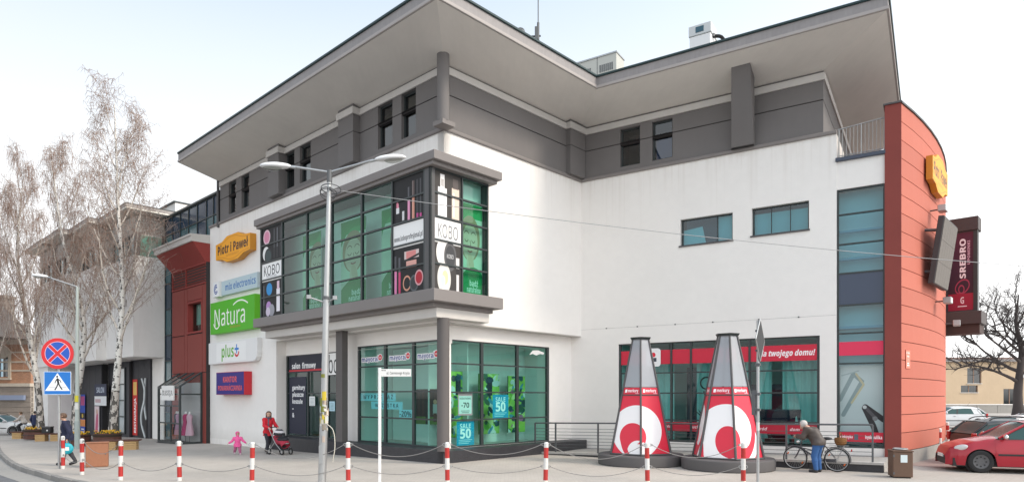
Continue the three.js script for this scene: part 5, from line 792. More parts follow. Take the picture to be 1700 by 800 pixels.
// ------------------------------------------------------------------ the two six-sided advertising cones
{
  const RED = '#dd2440', WHT = '#f6f4f4', ell = (x, c, cx, cy, rx, ry, r = 0) => { x.fillStyle = c; x.beginPath(); x.ellipse(cx, cy, rx, ry, r, 0, 7); x.fill(); };
  const swirl = (second) => canvasTex(1024, 1024, (x, w, h) => {
    x.fillStyle = RED; x.fillRect(0, 0, w, h);
    if (!second) { ell(x, WHT, 441, 640, 430, 445); ell(x, RED, 375, 735, 228, 240); ell(x, WHT, 462, 985, 185, 200); x.fillStyle = RED; x.beginPath(); x.moveTo(147, 735); x.quadraticCurveTo(170, 940, 250, 1030); x.lineTo(330, 1030); x.quadraticCurveTo(250, 930, 300, 800); x.fill(); x.fillStyle = RED; x.beginPath(); x.moveTo(560, 760); x.quadraticCurveTo(545, 880, 420, 830); x.quadraticCurveTo(480, 860, 500, 760); x.fill(); }
    else {
      ell(x, WHT, 415, 590, 408, 425); x.fillRect(60, 600, 420, 430); x.fillStyle = RED; x.fillRect(512, 815, 512, 220); ell(x, RED, 425, 760, 190, 250); x.fillStyle = RED; x.beginPath(); x.moveTo(470, 1000); x.quadraticCurveTo(560, 1010, 700, 960); x.lineTo(700, 810); x.lineTo(480, 850); x.fill();
      x.fillStyle = WHT; x.beginPath(); x.moveTo(575, 800); x.quadraticCurveTo(690, 770, 640, 690); x.lineTo(822, 600); x.quadraticCurveTo(815, 780, 720, 850); x.quadraticCurveTo(640, 850, 575, 800); x.fill();
      x.beginPath(); x.moveTo(60, 1030); x.lineTo(400, 1030); x.lineTo(420, 1012); x.quadraticCurveTo(250, 960, 230, 800); x.lineTo(60, 800); x.fill();
      x.beginPath(); x.moveTo(890, 600); x.quadraticCurveTo(900, 860, 740, 1030); x.lineTo(850, 1030); x.quadraticCurveTo(980, 850, 890, 600); x.fill(); x.fillStyle = RED; x.beginPath(); x.moveTo(0, 420); x.quadraticCurveTo(30, 860, 70, 1030); x.lineTo(0, 1030); x.fill();
    }
  });
  const band = canvasTex(512, 64, (x, w, h) => { x.fillStyle = '#d4213c'; x.fillRect(0, 0, w, h); for (const o of [0, 256]) { x.fillStyle = '#fff'; x.fillRect(o + 34, 16, 30, 28); T_(x, 'merkury', o + 72, 28, 150, 'bold 38px sans-serif', '#fff', 'left'); T_(x, 'market', o + 178, 50, 50, 'bold 15px sans-serif', '#f4c9cf', 'left'); } });
  const coneGlass = phys(0.62, 0.64, 0.68, { roughness: 0.3, transmission: 0.55, thickness: 0, ior: 1.6, side: THREE.DoubleSide }), bandM = printed(band, 0.4), inner = mat(0.4, 0.4, 0.42, 0.8), H = 3.62, R0 = 1.07, R1 = 0.29, y0 = 0.36;
  const cone = (x, z, turn, flip, label) => {
    const t = thing('advertising_cone', label, 'advertising cone', x, 0, z, turn, 'glass advertising cones by the ramp'), sw = printed(swirl(flip), 0.35);
    part('base', lathe([[0, 0.0], [1.34, 0], [1.36, 0.03], [1.36, 0.29], [1.33, 0.33], [1.1, 0.335], [0, 0.335]], 48), mat(0.1, 0.094, 0.094, 0.8), t);
    const C = (k, f) => { const a = k * Math.PI / 3, r = R0 + (R1 - R0) * f; return [r * Math.sin(a), y0 + H * f, r * Math.cos(a)]; };   // corner 0 faces the street
    const side = (k, f0, f1, ins) => quads([[C(k, f0), C(k + 1, f0), C(k + 1, f1), C(k, f1)]]).scale(ins, 1, ins);
    for (let k = 0; k < 6; k++) {
      const shared = k % 2 === 0 ? 0 : 1, g = side(k, 0, 0.51, 0.985), uv = g.attributes.uv, W = (f) => R0 + (R1 - R0) * f;
      const U = (end, f) => (shared === 0 ? 0.5 + (end ? 0.5 * W(f) / R0 : 0) : 0.5 - (end ? 0 : 0.5 * W(f) / R0));   // the swirl runs over the corner that two faces share
      const ord = [[0, 0], [1, 0], [1, 0.51], [0, 0], [1, 0.51], [0, 0.51]]; ord.forEach(([e, f], i) => uv.setXY(i, U(e, f), f / 0.51 * 0.98));
      part('printed_panel', g, sw, t);
      const b = side(k, 0.512, 0.575, 0.99), bu = b.attributes.uv; [[0, 0], [1, 0], [1, 1], [0, 0], [1, 1], [0, 1]].forEach(([e, f], i) => bu.setXY(i, e * 0.5, f)); part('name_band', b, bandM, t);
      part('glass_panel', side(k, 0.58, 1, 0.985), coneGlass, t);
      part('rib', bar(C(k, 0), C(k, 1), 0.04, 6, 0.032), M.frameGrey, t);
      part('cross_bar', bar(C(k, 0.51), C(k + 1, 0.51), 0.022, 5), M.frameGrey, t); part('foot_bar', bar(C(k, 0.0), C(k + 1, 0.0), 0.03, 5), M.frameGrey, t);
    }
    part('cap', new THREE.CylinderGeometry(0.37, 0.33, 0.07, 6).rotateY(0).translate(0, y0 + H + 0.03, 0), M.frame, t);
    part('inner_lid', new THREE.CylinderGeometry(0.6, 0.6, 0.03, 6).translate(0, y0 + H * 0.57, 0), inner, t);
    return t;
  };
  cone(4.14, -21.3, -0.18, false, 'red and white swirl advertising cone, the left of the two, with round dark base');
  cone(6.5, -19.95, -0.1, true, 'red and white swirl advertising cone, the right and nearer one, with round dark base');
}
// ------------------------------------------------------------------ striped bollards and chains along the kerb
const BOL = [[-14.29, -21.05, 'beside the no stopping sign'], [-12.41, -19.09, 'beside the brown metal box'], [-10.39, -17.56, 'in front of the planter and bench'], [-8.67, -17.25, 'in front of the red infill building'], [-6.45, -16.4, 'in front of the toddler in pink'], [-4.06, -16.4, 'just right of the tall street lamp'], [-1.6, -16.4, 'in front of the round corner column'], [0.83, -16.4, 'in front of the right corner shop window'], [3.34, -16.3, 'in front of the left advertising cone'], [5.7, -16.3, 'in front of the right advertising cone']];
{
  const H = 1.04, bands = [[0, 0.1, 1], [0.1, 0.37, 0], [0.37, 0.65, 1], [0.65, 0.91, 0], [0.91, H - 0.03, 1]];
  let proto;
  BOL.forEach(([x, z, where], i) => {
    let t;
    if (!proto) {
      t = proto = thing('bollard', '', 'bollard'); 
      for (const [a, b, wht] of bands) part(wht ? 'white_band' : 'red_band', cyl(0.057, 0.057, a, b, 20), wht ? M.bollardWhite : M.bollardRed, t);
      part('cap', lathe([[0.057, H - 0.03], [0.05, H - 0.008], [0.03, H + 0.004], [0, H + 0.008]], 20), M.bollardWhite, t);
      for (const y of [0.98, 0.44]) part('chain_eye', new THREE.TorusGeometry(0.032, 0.007, 5, 12).translate(0.075, y, 0), M.steel, t), part('chain_eye', new THREE.TorusGeometry(0.032, 0.007, 5, 12).translate(-0.075, y, 0), M.steel, t);
    } else { t = proto.clone(); t.name = numbered('bollard'); scene.add(t); }
    tag(t, 'red and white striped bollard ' + where, 'bollard', 'striped bollards along the kerb');
    const n = BOL[Math.min(i + 1, BOL.length - 1)], p = BOL[Math.max(0, i - 1)];
    t.position.set(x, groundY(x, z) - 0.004, z); t.rotation.x = 0.016 * Math.sin(i * 2.3); t.rotation.z = 0.02 * Math.sin(i * 4.1 + 1); t.rotation.y = Math.atan2(-(n[1] - p[1]), n[0] - p[0]);
  });
  const chainM = mat(0.27, 0.26, 0.25, 0.55, { metalness: 0.4 }), up = new Set([1, 4, 5, 6, 7, 8]);
  for (let i = 0; i < BOL.length - 1; i++) for (const [y, on, sag, n] of [[0.98, up.has(i), 0.3, 'upper'], [0.44, true, 0.2, 'lower']]) {
    if (!on) continue;
    const a = BOL[i], b = BOL[i + 1], pts = [], s = sag * (0.75 + 0.5 * ((i * 37 % 10) / 10));
    const A = V3(a[0], groundY(a[0], a[1]) + y, a[1]), B = V3(b[0], groundY(b[0], b[1]) + y, b[1]), d = B.clone().sub(A).setY(0).normalize();
    A.addScaledVector(d, 0.1); B.addScaledVector(d, -0.1);
    for (let k = 0; k <= 16; k++) { const f = k / 16, q = A.clone().lerp(B, f); q.y -= s * 4 * f * (1 - f); pts.push(q); }
    const t = thing('barrier_chain', `${n} sagging chain starting at the bollard ${a[2]}`.split(' ').slice(0, 16).join(' '), 'chain', A.x, A.y, A.z, 0, 'chains between the bollards');
    part('chain', tube(pts.map((q) => q.sub(A)), 0.0085, 5, 32), chainM, t); part('hook', new THREE.TorusGeometry(0.022, 0.006, 5, 10), chainM, t); const h = part('hook', new THREE.TorusGeometry(0.022, 0.006, 5, 10), chainM, t); h.position.copy(B.clone().sub(A.clone()));
  }
}
// ------------------------------------------------------------------ street lamps
function lampHead(t, x, y, z, dir, tiltA) {
  const h = holder('lamp_head', t); h.position.set(x, y, z); h.rotation.set(0, dir, 0);
  const g = new THREE.SphereGeometry(1, 20, 12).scale(0.4, 0.09, 0.15), p = g.attributes.position; for (let i = 0; i < p.count; i++) { const X = p.getX(i); if (X < 0) { p.setZ(i, p.getZ(i) * (1 + 0.6 * X)); } if (p.getY(i) < -0.03) p.setY(i, -0.03 + (p.getY(i) + 0.03) * 0.3); }
  g.computeVertexNormals(); g.rotateZ(tiltA);
  part('housing', g, M.whitePaint, h); part('glass', new THREE.SphereGeometry(1, 16, 8, 0, Math.PI * 2, Math.PI / 2, Math.PI / 2).scale(0.24, 0.09, 0.11).translate(0.08, -0.03, 0).rotateZ(tiltA), tint(0.75, 0.76, 0.74, 1.5, 0.2), h); part('socket', bar([-0.5, -0.03, 0], [-0.28, 0, 0], 0.035, 8).rotateZ(tiltA), M.steel, h);
}
{
  const x = -4.74, z = -16.5, top = V3(0.19, 7.75, 0), t = thing('street_lamp', 'tall galvanised double armed street lamp with worn stickers on its pole', 'street lamp', x, 0, z);
  part('pole', [bar([0, 0, 0], [0.05, 1.7, 0], 0.1, 18, 0.1), bar([0.05, 1.7, 0], [0.11, 4.6, 0], 0.088, 18, 0.075), bar([0.11, 4.6, 0], top, 0.068, 18, 0.05)], M.steel, t);
  for (const g of [bar([0.05, 1.68, 0], [0.052, 1.76, 0], 0.106, 18), bar([0.11, 4.58, 0], [0.112, 4.66, 0], 0.085, 18), bar([0.185, 7.5, 0], [0.19, 7.8, 0], 0.065, 14)]) part('collar', g, M.steelDark, t);
  part('door', rbox(-0.05, 0.05, 0.5, 0.95, 0.09, 0.11, 0.006), M.steel, t);
  part('arm', bar(top, [-0.72, 7.86, 0.1], 0.03, 8), M.steel, t); part('arm', bar(top, [1.3, 8.02, 0.1], 0.03, 8), M.steel, t);
  lampHead(t, -1.12, 7.87, 0.1, Math.PI, 0.02); lampHead(t, 1.72, 8.06, 0.1, 0, 0.08);
  part('cable_coil', [new THREE.TorusGeometry(0.2, 0.012, 6, 26).rotateX(1.2).translate(0.16, 7.25, 0), new THREE.TorusGeometry(0.24, 0.012, 6, 26).rotateX(1.35).translate(0.24, 7.32, 0.05), new THREE.TorusGeometry(0.18, 0.01, 6, 26).rotateX(1.0).translate(0.14, 7.2, 0)], M.steelDark, t);
  part('bracket', [bar([0.1, 4.5, 0], [-0.28, 4.62, 0.12], 0.02, 6), bar([0.1, 4.5, 0], [0.34, 4.6, 0.1], 0.02, 6), rbox(-0.34, -0.24, 4.58, 4.68, 0.08, 0.16, 0.01), rbox(0.3, 0.4, 4.56, 4.66, 0.06, 0.14, 0.01)], M.steel, t);
  const r = rng(77), cs = ['#c9c4b6', '#8c8478', '#c8b23c', '#b9a89a', '#d8d5cd', '#6f6a64', '#b7c0bd', '#7c7f3a'].map((c) => new THREE.MeshStandardMaterial({ color: c, roughness: 0.85 }));
  for (let k = 0; k < 34; k++) { const y = k < 26 ? 1.35 + r() * 0.85 : 0.4 + r() * 2.4, a = -1.4 + r() * 2.8, w = 0.3 + r() * 0.7, h = 0.06 + r() * 0.16; part('sticker', new THREE.CylinderGeometry(0.1055 + r() * 0.002, 0.1065 + r() * 0.002, h, 6, 1, true, a, w).translate(0.055, y, 0), cs[k % cs.length], t); }
  part('torn_strip', tube([[0.12, 1.5, 0.06], [0.3, 1.35, 0.12], [0.36, 0.95, 0.14], [0.3, 0.55, 0.12]], 0.012, 5), cs[0], t);
  // the wire that leaves it to the right
  const A = V3(x + 0.19, 7.33, z), B = V3(34, 5.0, -17.6), pts = []; for (let k = 0; k <= 40; k++) { const f = k / 40, q = A.clone().lerp(B, f); q.y -= 1.0 * 4 * f * (1 - f) * 0.75; pts.push(q.sub(A)); }
  const wv = thing('overhead_wire', 'thin overhead wire sagging from the double street lamp across the white facade', 'wire', A.x, A.y, A.z); part('wire', tube(pts, 0.009, 5, 80), mat(0.35, 0.35, 0.35, 0.6), wv); part('clamp', rbox(-0.05, 0.05, -0.05, 0.05, -0.05, 0.05, 0.01), M.steelDark, wv);
}
{
  const x = -20.44, z = -31.1, y = groundY(x, z), t = thing('street_lamp', 'farther single armed street lamp among the birches', 'street lamp', x, y, z);
  part('pole', bar([0, 0, 0], [0, 7.6, 0], 0.1, 14, 0.06), mat(0.5, 0.56, 0.53, 0.5, { map: texDirty }), t); part('arm', bar([0, 7.6, 0], [-1.0, 7.95, 0.4], 0.035, 8), M.steel, t); part('collar', cyl(0.12, 0.12, 0, 1.3, 14), mat(0.4, 0.46, 0.44, 0.6, { map: texDirty }), t); lampHead(t, -1.4, 8.02, 0.5, Math.PI, 0.1);
  for (const [a, c] of [[2.0, '#d9d9d4'], [2.35, '#cfc43a']]) part('sticker', new THREE.CylinderGeometry(0.108, 0.11, 0.3, 8, 1, true, -1.2, 2.2).translate(0, a, 0), new THREE.MeshStandardMaterial({ color: c, roughness: 0.8 }), t);
}
// ------------------------------------------------------------------ road signs
{
  const x = -14.45, z = -21.1, y = groundY(x, z), t = thing('road_sign_post', 'grey post with round no stopping sign above square pedestrian crossing sign', 'road sign', x, y, z);
  part('post', cyl(0.035, 0.035, 0, 4.1, 14), M.steel, t);
  const r = holder('no_stopping_plate', t); r.position.set(0, 3.66, 0.06); r.rotation.y = 0.1;
  part('plate', cyl(0.49, 0.49, -0.012, 0.012, 48).rotateX(Math.PI / 2), M.steel, r);
  part('print', new THREE.CircleGeometry(0.488, 48).translate(0, 0, 0.016), printed(canvasTex(512, 512, (c, w) => { disc(c, 256, 256, 256, '#d42a30'); disc(c, 256, 256, 190, '#2056b8'); c.save(); c.beginPath(); c.arc(256, 256, 200, 0, 7); c.clip(); for (const [lw, col] of [[66, '#d9c7e2'], [50, '#d42a30']]) { c.strokeStyle = col; c.lineWidth = lw; c.beginPath(); c.moveTo(100, 100); c.lineTo(412, 412); c.moveTo(412, 100); c.lineTo(100, 412); c.stroke(); } c.restore(); c.strokeStyle = '#f0e4ea'; c.lineWidth = 6; c.beginPath(); c.arc(256, 256, 196, 0, 7); c.stroke(); }), 0.35), r);
  const q = holder('crossing_plate', t); q.position.set(0, 2.72, 0.06); q.rotation.y = 0.1;
  part('plate', rbox(-0.41, 0.41, -0.37, 0.37, -0.012, 0.012, 0.01), M.steel, q);
  part('print', plane(0.81, 0.73, 0, 0, 0.016), printed(canvasTex(512, 460, (c, w, h) => {
    c.fillStyle = '#1b72c4'; c.fillRect(0, 0, w, h); c.strokeStyle = '#dce9f5'; c.lineWidth = 8; c.strokeRect(4, 4, w - 8, h - 8); c.fillStyle = '#f4f6f8'; c.beginPath(); c.moveTo(256, 28); c.lineTo(490, 384); c.lineTo(22, 384); c.fill();
    c.fillStyle = '#15171a'; disc(c, 250, 102, 20, '#15171a'); c.strokeStyle = '#15171a'; c.lineCap = 'round'; c.lineJoin = 'round'; const L = (lw, ...p) => { c.lineWidth = lw; c.beginPath(); c.moveTo(p[0], p[1]); for (let i = 2; i < p.length; i += 2) c.lineTo(p[i], p[i + 1]); c.stroke(); };
    L(40, 256, 150, 272, 232); L(24, 264, 245, 244, 300, 210, 360); L(24, 280, 245, 306, 300, 340, 352); L(16, 246, 148, 220, 190, 210, 228); L(16, 264, 146, 308, 180, 322, 214); L(6, 96, 318, 210, 318); L(6, 330, 318, 420, 318);
  }), 0.35), q);
  part('clamp', [box(-0.06, 0.06, 3.4, 3.44, -0.05, 0.05), box(-0.06, 0.06, 3.9, 3.94, -0.05, 0.05), box(-0.06, 0.06, 2.5, 2.54, -0.05, 0.05), box(-0.06, 0.06, 2.9, 2.94, -0.05, 0.05)], M.steelDark, t);
}
{
  const t = thing('street_name_sign', 'white street name sign flag mounted on a slim white post', 'street sign', -3.29, 0, -16.45);
  part('post', rbox(-0.032, 0.032, 0, 2.88, -0.032, 0.032, 0.006, 1), M.whitePaint, t); part('panel', rbox(0.032, 0.78, 2.66, 2.85, -0.015, 0.015, 0.006), M.whitePaint, t);
  part('print', plane(0.73, 0.175, 0.405, 2.755, 0.019), printed(canvasTex(512, 124, (c, w, h) => { c.fillStyle = '#e9e8e4'; c.fillRect(0, 0, w, h); c.fillStyle = '#8b8b88'; c.fillRect(6, 8, 74, 22); T_(c, '337', 42, 20, 60, 'bold 20px sans-serif', '#e9e8e4'); T_(c, 'ul. Czerwonego Krzyża', 92, h / 2 + 4, 404, 'bold 62px sans-serif', '#4c4c4c', 'left'); }), 0.5), t);
}
{
  const t = thing('traffic_sign_pole', 'grey traffic sign pole seen from behind with diamond plate edge on', 'road sign', 5.93, 0, -15.95, 1.02);
  part('pole', [cyl(0.036, 0.036, 0, 3.1, 14), cyl(0.033, 0.033, 3.1, 4.0, 14)], M.steel, t);
  const d = holder('diamond_plate', t); d.position.set(0, 3.52, 0.05);
  part('plate', poly([[0, 0.5], [0.5, 0], [0, -0.5], [-0.5, 0]], -0.012, 0.012), mat(0.045, 0.048, 0.05, 0.75), d); part('rim', [bar([0, 0.5, 0], [0.5, 0, 0], 0.016, 6), bar([0.5, 0, 0], [0, -0.5, 0], 0.016, 6), bar([0, -0.5, 0], [-0.5, 0, 0], 0.016, 6), bar([-0.5, 0, 0], [0, 0.5, 0], 0.016, 6)], M.steel, d);
  part('clamp', [rbox(-0.08, 0.08, 3.72, 3.77, -0.05, 0.06, 0.01), rbox(-0.08, 0.08, 3.25, 3.3, -0.05, 0.06, 0.01), rbox(-0.07, 0.07, 2.9, 2.97, -0.06, 0.06, 0.01), rbox(-0.06, 0.06, 2.2, 2.26, -0.06, 0.06, 0.01), rbox(-0.06, 0.06, 1.82, 1.88, -0.06, 0.06, 0.01)], M.steelDark, t);
  part('lower_plate', rbox(-0.05, 0.04, 1.72, 2.32, -0.14, -0.05, 0.01), M.steelDark, t); part('sticker', cyl(0.038, 0.038, 1.35, 1.55, 12), M.bollardWhite, t);
}
// ------------------------------------------------------------------ bin, brown box, planters, benches
{
  const t = thing('litter_bin', 'brown metal litter bin with white notice beside the red pier', 'bin', 10.42, 0, -17.75, -0.25), b = mat(0.15, 0.085, 0.055, 0.6, { map: texDirty });
  part('body', rbox(-0.24, 0.24, 0.03, 0.7, -0.24, 0.24, 0.025, 2), b, t); part('lid', rbox(-0.255, 0.255, 0.7, 0.735, -0.255, 0.255, 0.012), b, t); part('ash_tray', lathe([[0, 0.735], [0.17, 0.735], [0.19, 0.77], [0.16, 0.785], [0.15, 0.755], [0, 0.75]], 24), M.steel, t);
  part('notice', box(-0.06, 0.1, 0.42, 0.62, 0.24, 0.246), mat(0.66, 0.75, 0.76, 0.5), t); part('foot', rbox(-0.2, 0.2, 0, 0.04, -0.2, 0.2, 0.01), M.black, t); part('hinge', [box(-0.24, -0.2, 0.1, 0.16, 0.24, 0.252), box(-0.24, -0.2, 0.56, 0.62, 0.24, 0.252)], M.steelDark, t);
}
{
  const x = -13.48, z = -21.5, y = groundY(x, z), t = thing('utility_box', 'plain rust brown metal utility box on the pavement behind the striped bollards', 'utility box', x, y, z, 0.5), b = mat(0.36, 0.155, 0.082, 0.7, { map: texDirty });
  part('body', rbox(-0.31, 0.31, 0.02, 0.79, -0.25, 0.22, 0.015, 2), b, t); part('door', rbox(-0.29, 0.29, 0.05, 0.76, 0.21, 0.228, 0.006), b, t); part('lid', rbox(-0.325, 0.325, 0.785, 0.81, -0.265, 0.245, 0.01), b, t); part('plinth', box(-0.29, 0.29, -0.02, 0.03, -0.23, 0.2), M.concrete, t); part('lock', cyl(0.018, 0.018, 0, 0.012, 10).rotateX(Math.PI / 2).translate(0.24, 0.42, 0.228), M.steelDark, t);
}
{
  const planter = (x, z, label, s = 1) => {
    const t = thing('planter', label, 'planter', x, groundY(x, z), z, 0.2, 'wooden planters by the birches'), n = 12, R = 0.62 * s;
    for (let k = 0; k < n; k++) { const a = k * Math.PI * 2 / n; part('plank', rbox(-0.165 * s, 0.165 * s, 0.06, 0.66 * s, -0.03, 0.03, 0.01).rotateX(-0.13).rotateY(a).translate(Math.sin(a) * (R - 0.02), 0, Math.cos(a) * (R - 0.02)), M.woodDark, t); }
    part('hoop', new THREE.TorusGeometry(R + 0.05, 0.014, 5, 36).rotateX(Math.PI / 2).translate(0, 0.3, 0), M.black, t); part('soil', cyl(R - 0.02, R + 0.02, 0.5, 0.6 * s, 20), mat(0.05, 0.035, 0.025, 0.95), t);
    const r = rng(Math.round(x * 100) & 1023), fl = [], lf = []; for (let k = 0; k < 80; k++) { const a = r() * 6.28, q = Math.sqrt(r()) * R * 0.9, y = 0.6 * s + r() * 0.15; fl.push(new THREE.IcosahedronGeometry(0.022 + r() * 0.02, 0).translate(Math.cos(a) * q, y + 0.04, Math.sin(a) * q)); lf.push(new THREE.ConeGeometry(0.025, 0.14, 4).rotateZ((r() - 0.5) * 1.4).translate(Math.cos(a) * q, y - 0.03, Math.sin(a) * q)); }
    const f = part('flowers', fl, mat(0.75, 0.42, 0.02, 0.7), t); f.userData.kind = 'stuff'; const l = part('leaves', lf, mat(0.06, 0.1, 0.03, 0.8), t); l.userData.kind = 'stuff';
  };
  planter(-19.95, -32.6, 'round dark wooden planter with yellow flowers in front of the nearest birch', 1.02); planter(-29.1, -40.4, 'round wooden planter at the foot of the farthest birch', 1); planter(-21.75, -33.2, 'small wooden planter with yellow flowers behind the street lamp', 0.9);
  const bench = (x, z, turn, label) => {
    const t = thing('bench', label, 'bench', x, groundY(x, z), z, turn, 'wooden benches on the pavement');
    for (let k = 0; k < 4; k++) part('seat_plank', rbox(-0.8, 0.8, 0.4, 0.46, -0.24 + k * 0.123, -0.24 + k * 0.123 + 0.112, 0.008), M.woodDark, t);
    for (const s of [-1, 1]) for (let k = 0; k < 4; k++) part('leg_block', rbox(s * 0.42 - 0.27, s * 0.42 + 0.27, k * 0.1, k * 0.1 + 0.092, -0.2, 0.2, 0.008), M.wood, t);
  };
  bench(-17.75, -30.0, 0.25, 'low wooden bench with dark seat beside the round planter and nearest birch'); bench(-30.9, -42.0, 0.1, 'low wooden bench farthest left, near the cyclist'); bench(-27.0, -38.6, 0.1, 'low wooden bench behind the no stopping sign post');
  const c = thing('crate', 'small dark crate standing on the bench behind the sign post', 'crate', -27.1, groundY(-27, -38.6) + 0.47, -38.6, 0.1); part('box', rbox(-0.25, 0.25, 0, 0.36, -0.16, 0.16, 0.02), M.black, c); part('rim', rbox(-0.27, 0.27, 0.33, 0.39, -0.18, 0.18, 0.012), M.frameGrey, c); part('label', box(0.02, 0.1, 0.12, 0.2, 0.16, 0.165), M.whitePaint, c);
}
// two striped bollards at the far end of the red wall
for (const [u, d, l] of [[1561, 24.5, 'short striped bollard at the foot of the red curved wall near the red car'], [1574, 30, 'short striped bollard beyond the red curved wall behind the red car']]) { const x = (u - 850) / 1100 * d, t = thing('bollard', l, 'bollard', x, 0, -d, 0, 'striped bollards at the car park'); for (const [a, b, w] of [[0, 0.2, 1], [0.2, 0.42, 0], [0.42, 0.62, 1], [0.62, 0.84, 0], [0.84, 0.95, 1]]) part(w ? 'white_band' : 'red_band', cyl(0.075, 0.075, a, b, 16), w ? M.bollardWhite : M.bollardRed, t); part('cap', lathe([[0.075, 0.95], [0.05, 0.98], [0, 0.985]], 16), M.bollardWhite, t); }
struct(part('paved_strip', (() => { const l = []; for (let i = 0; i < 12; i++) { const a = CUR.at(i * 1.2, 0.03), b = CUR.at((i + 1) * 1.2, 0.03), c = CUR.at((i + 1) * 1.2, 1.6), d = CUR.at(i * 1.2, 1.6); l.push([[a.x, 0.004, a.z], [d.x, 0.004, d.z], [c.x, 0.004, c.z], [b.x, 0.004, b.z]]); } return quads(l); })(), mat(0.34, 0.265, 0.24, 0.9, { map: texDirty }), scene));
// ------------------------------------------------------------------ trees
function taper(pts, radii, seg = 6) {
  const n = pts.length, p = [], uv = [], id = [], nrm = []; let t0 = pts[1].clone().sub(pts[0]).normalize(), u = Math.abs(t0.y) < 0.9 ? V3(0, 1, 0) : V3(1, 0, 0); u = u.clone().cross(t0).normalize(); let len = 0;
  for (let i = 0; i < n; i++) {
    const t = pts[Math.min(n - 1, i + 1)].clone().sub(pts[Math.max(0, i - 1)]).normalize(); u.addScaledVector(t, -u.dot(t)).normalize(); const w = t.clone().cross(u); if (i) len += pts[i].distanceTo(pts[i - 1]);
    for (let k = 0; k <= seg; k++) { const a = k / seg * Math.PI * 2, d = u.clone().multiplyScalar(Math.cos(a)).addScaledVector(w, Math.sin(a)); p.push(pts[i].x + d.x * radii[i], pts[i].y + d.y * radii[i], pts[i].z + d.z * radii[i]); nrm.push(d.x, d.y, d.z); uv.push(k / seg * Math.max(0.25, Math.round(radii[0] * 6.3 * 4) / 4), len); }
    if (i) for (let k = 0; k < seg; k++) { const a = (i - 1) * (seg + 1) + k, b = a + seg + 1; id.push(a, a + 1, b, a + 1, b + 1, b); }
  }
  const g = new THREE.BufferGeometry(); g.setAttribute('position', new THREE.Float32BufferAttribute(p, 3)); g.setAttribute('normal', new THREE.Float32BufferAttribute(nrm, 3)); g.setAttribute('uv', new THREE.Float32BufferAttribute(uv, 2)); g.setIndex(id); return g;
}
function curvePts(list, n) { return new THREE.CatmullRomCurve3(list, false, 'centripetal').getPoints(n); }
const birchBark = mat(0.82, 0.8, 0.77, 0.85, { map: texBark }), birchFoot = mat(0.8, 0.77, 0.74, 0.9, { map: texTrunkDark }), limbBark = mat(0.7, 0.64, 0.58, 0.85, { map: texBark }), twigM = mat(0.27, 0.165, 0.12, 0.9), twigM2 = mat(0.42, 0.33, 0.28, 0.9);
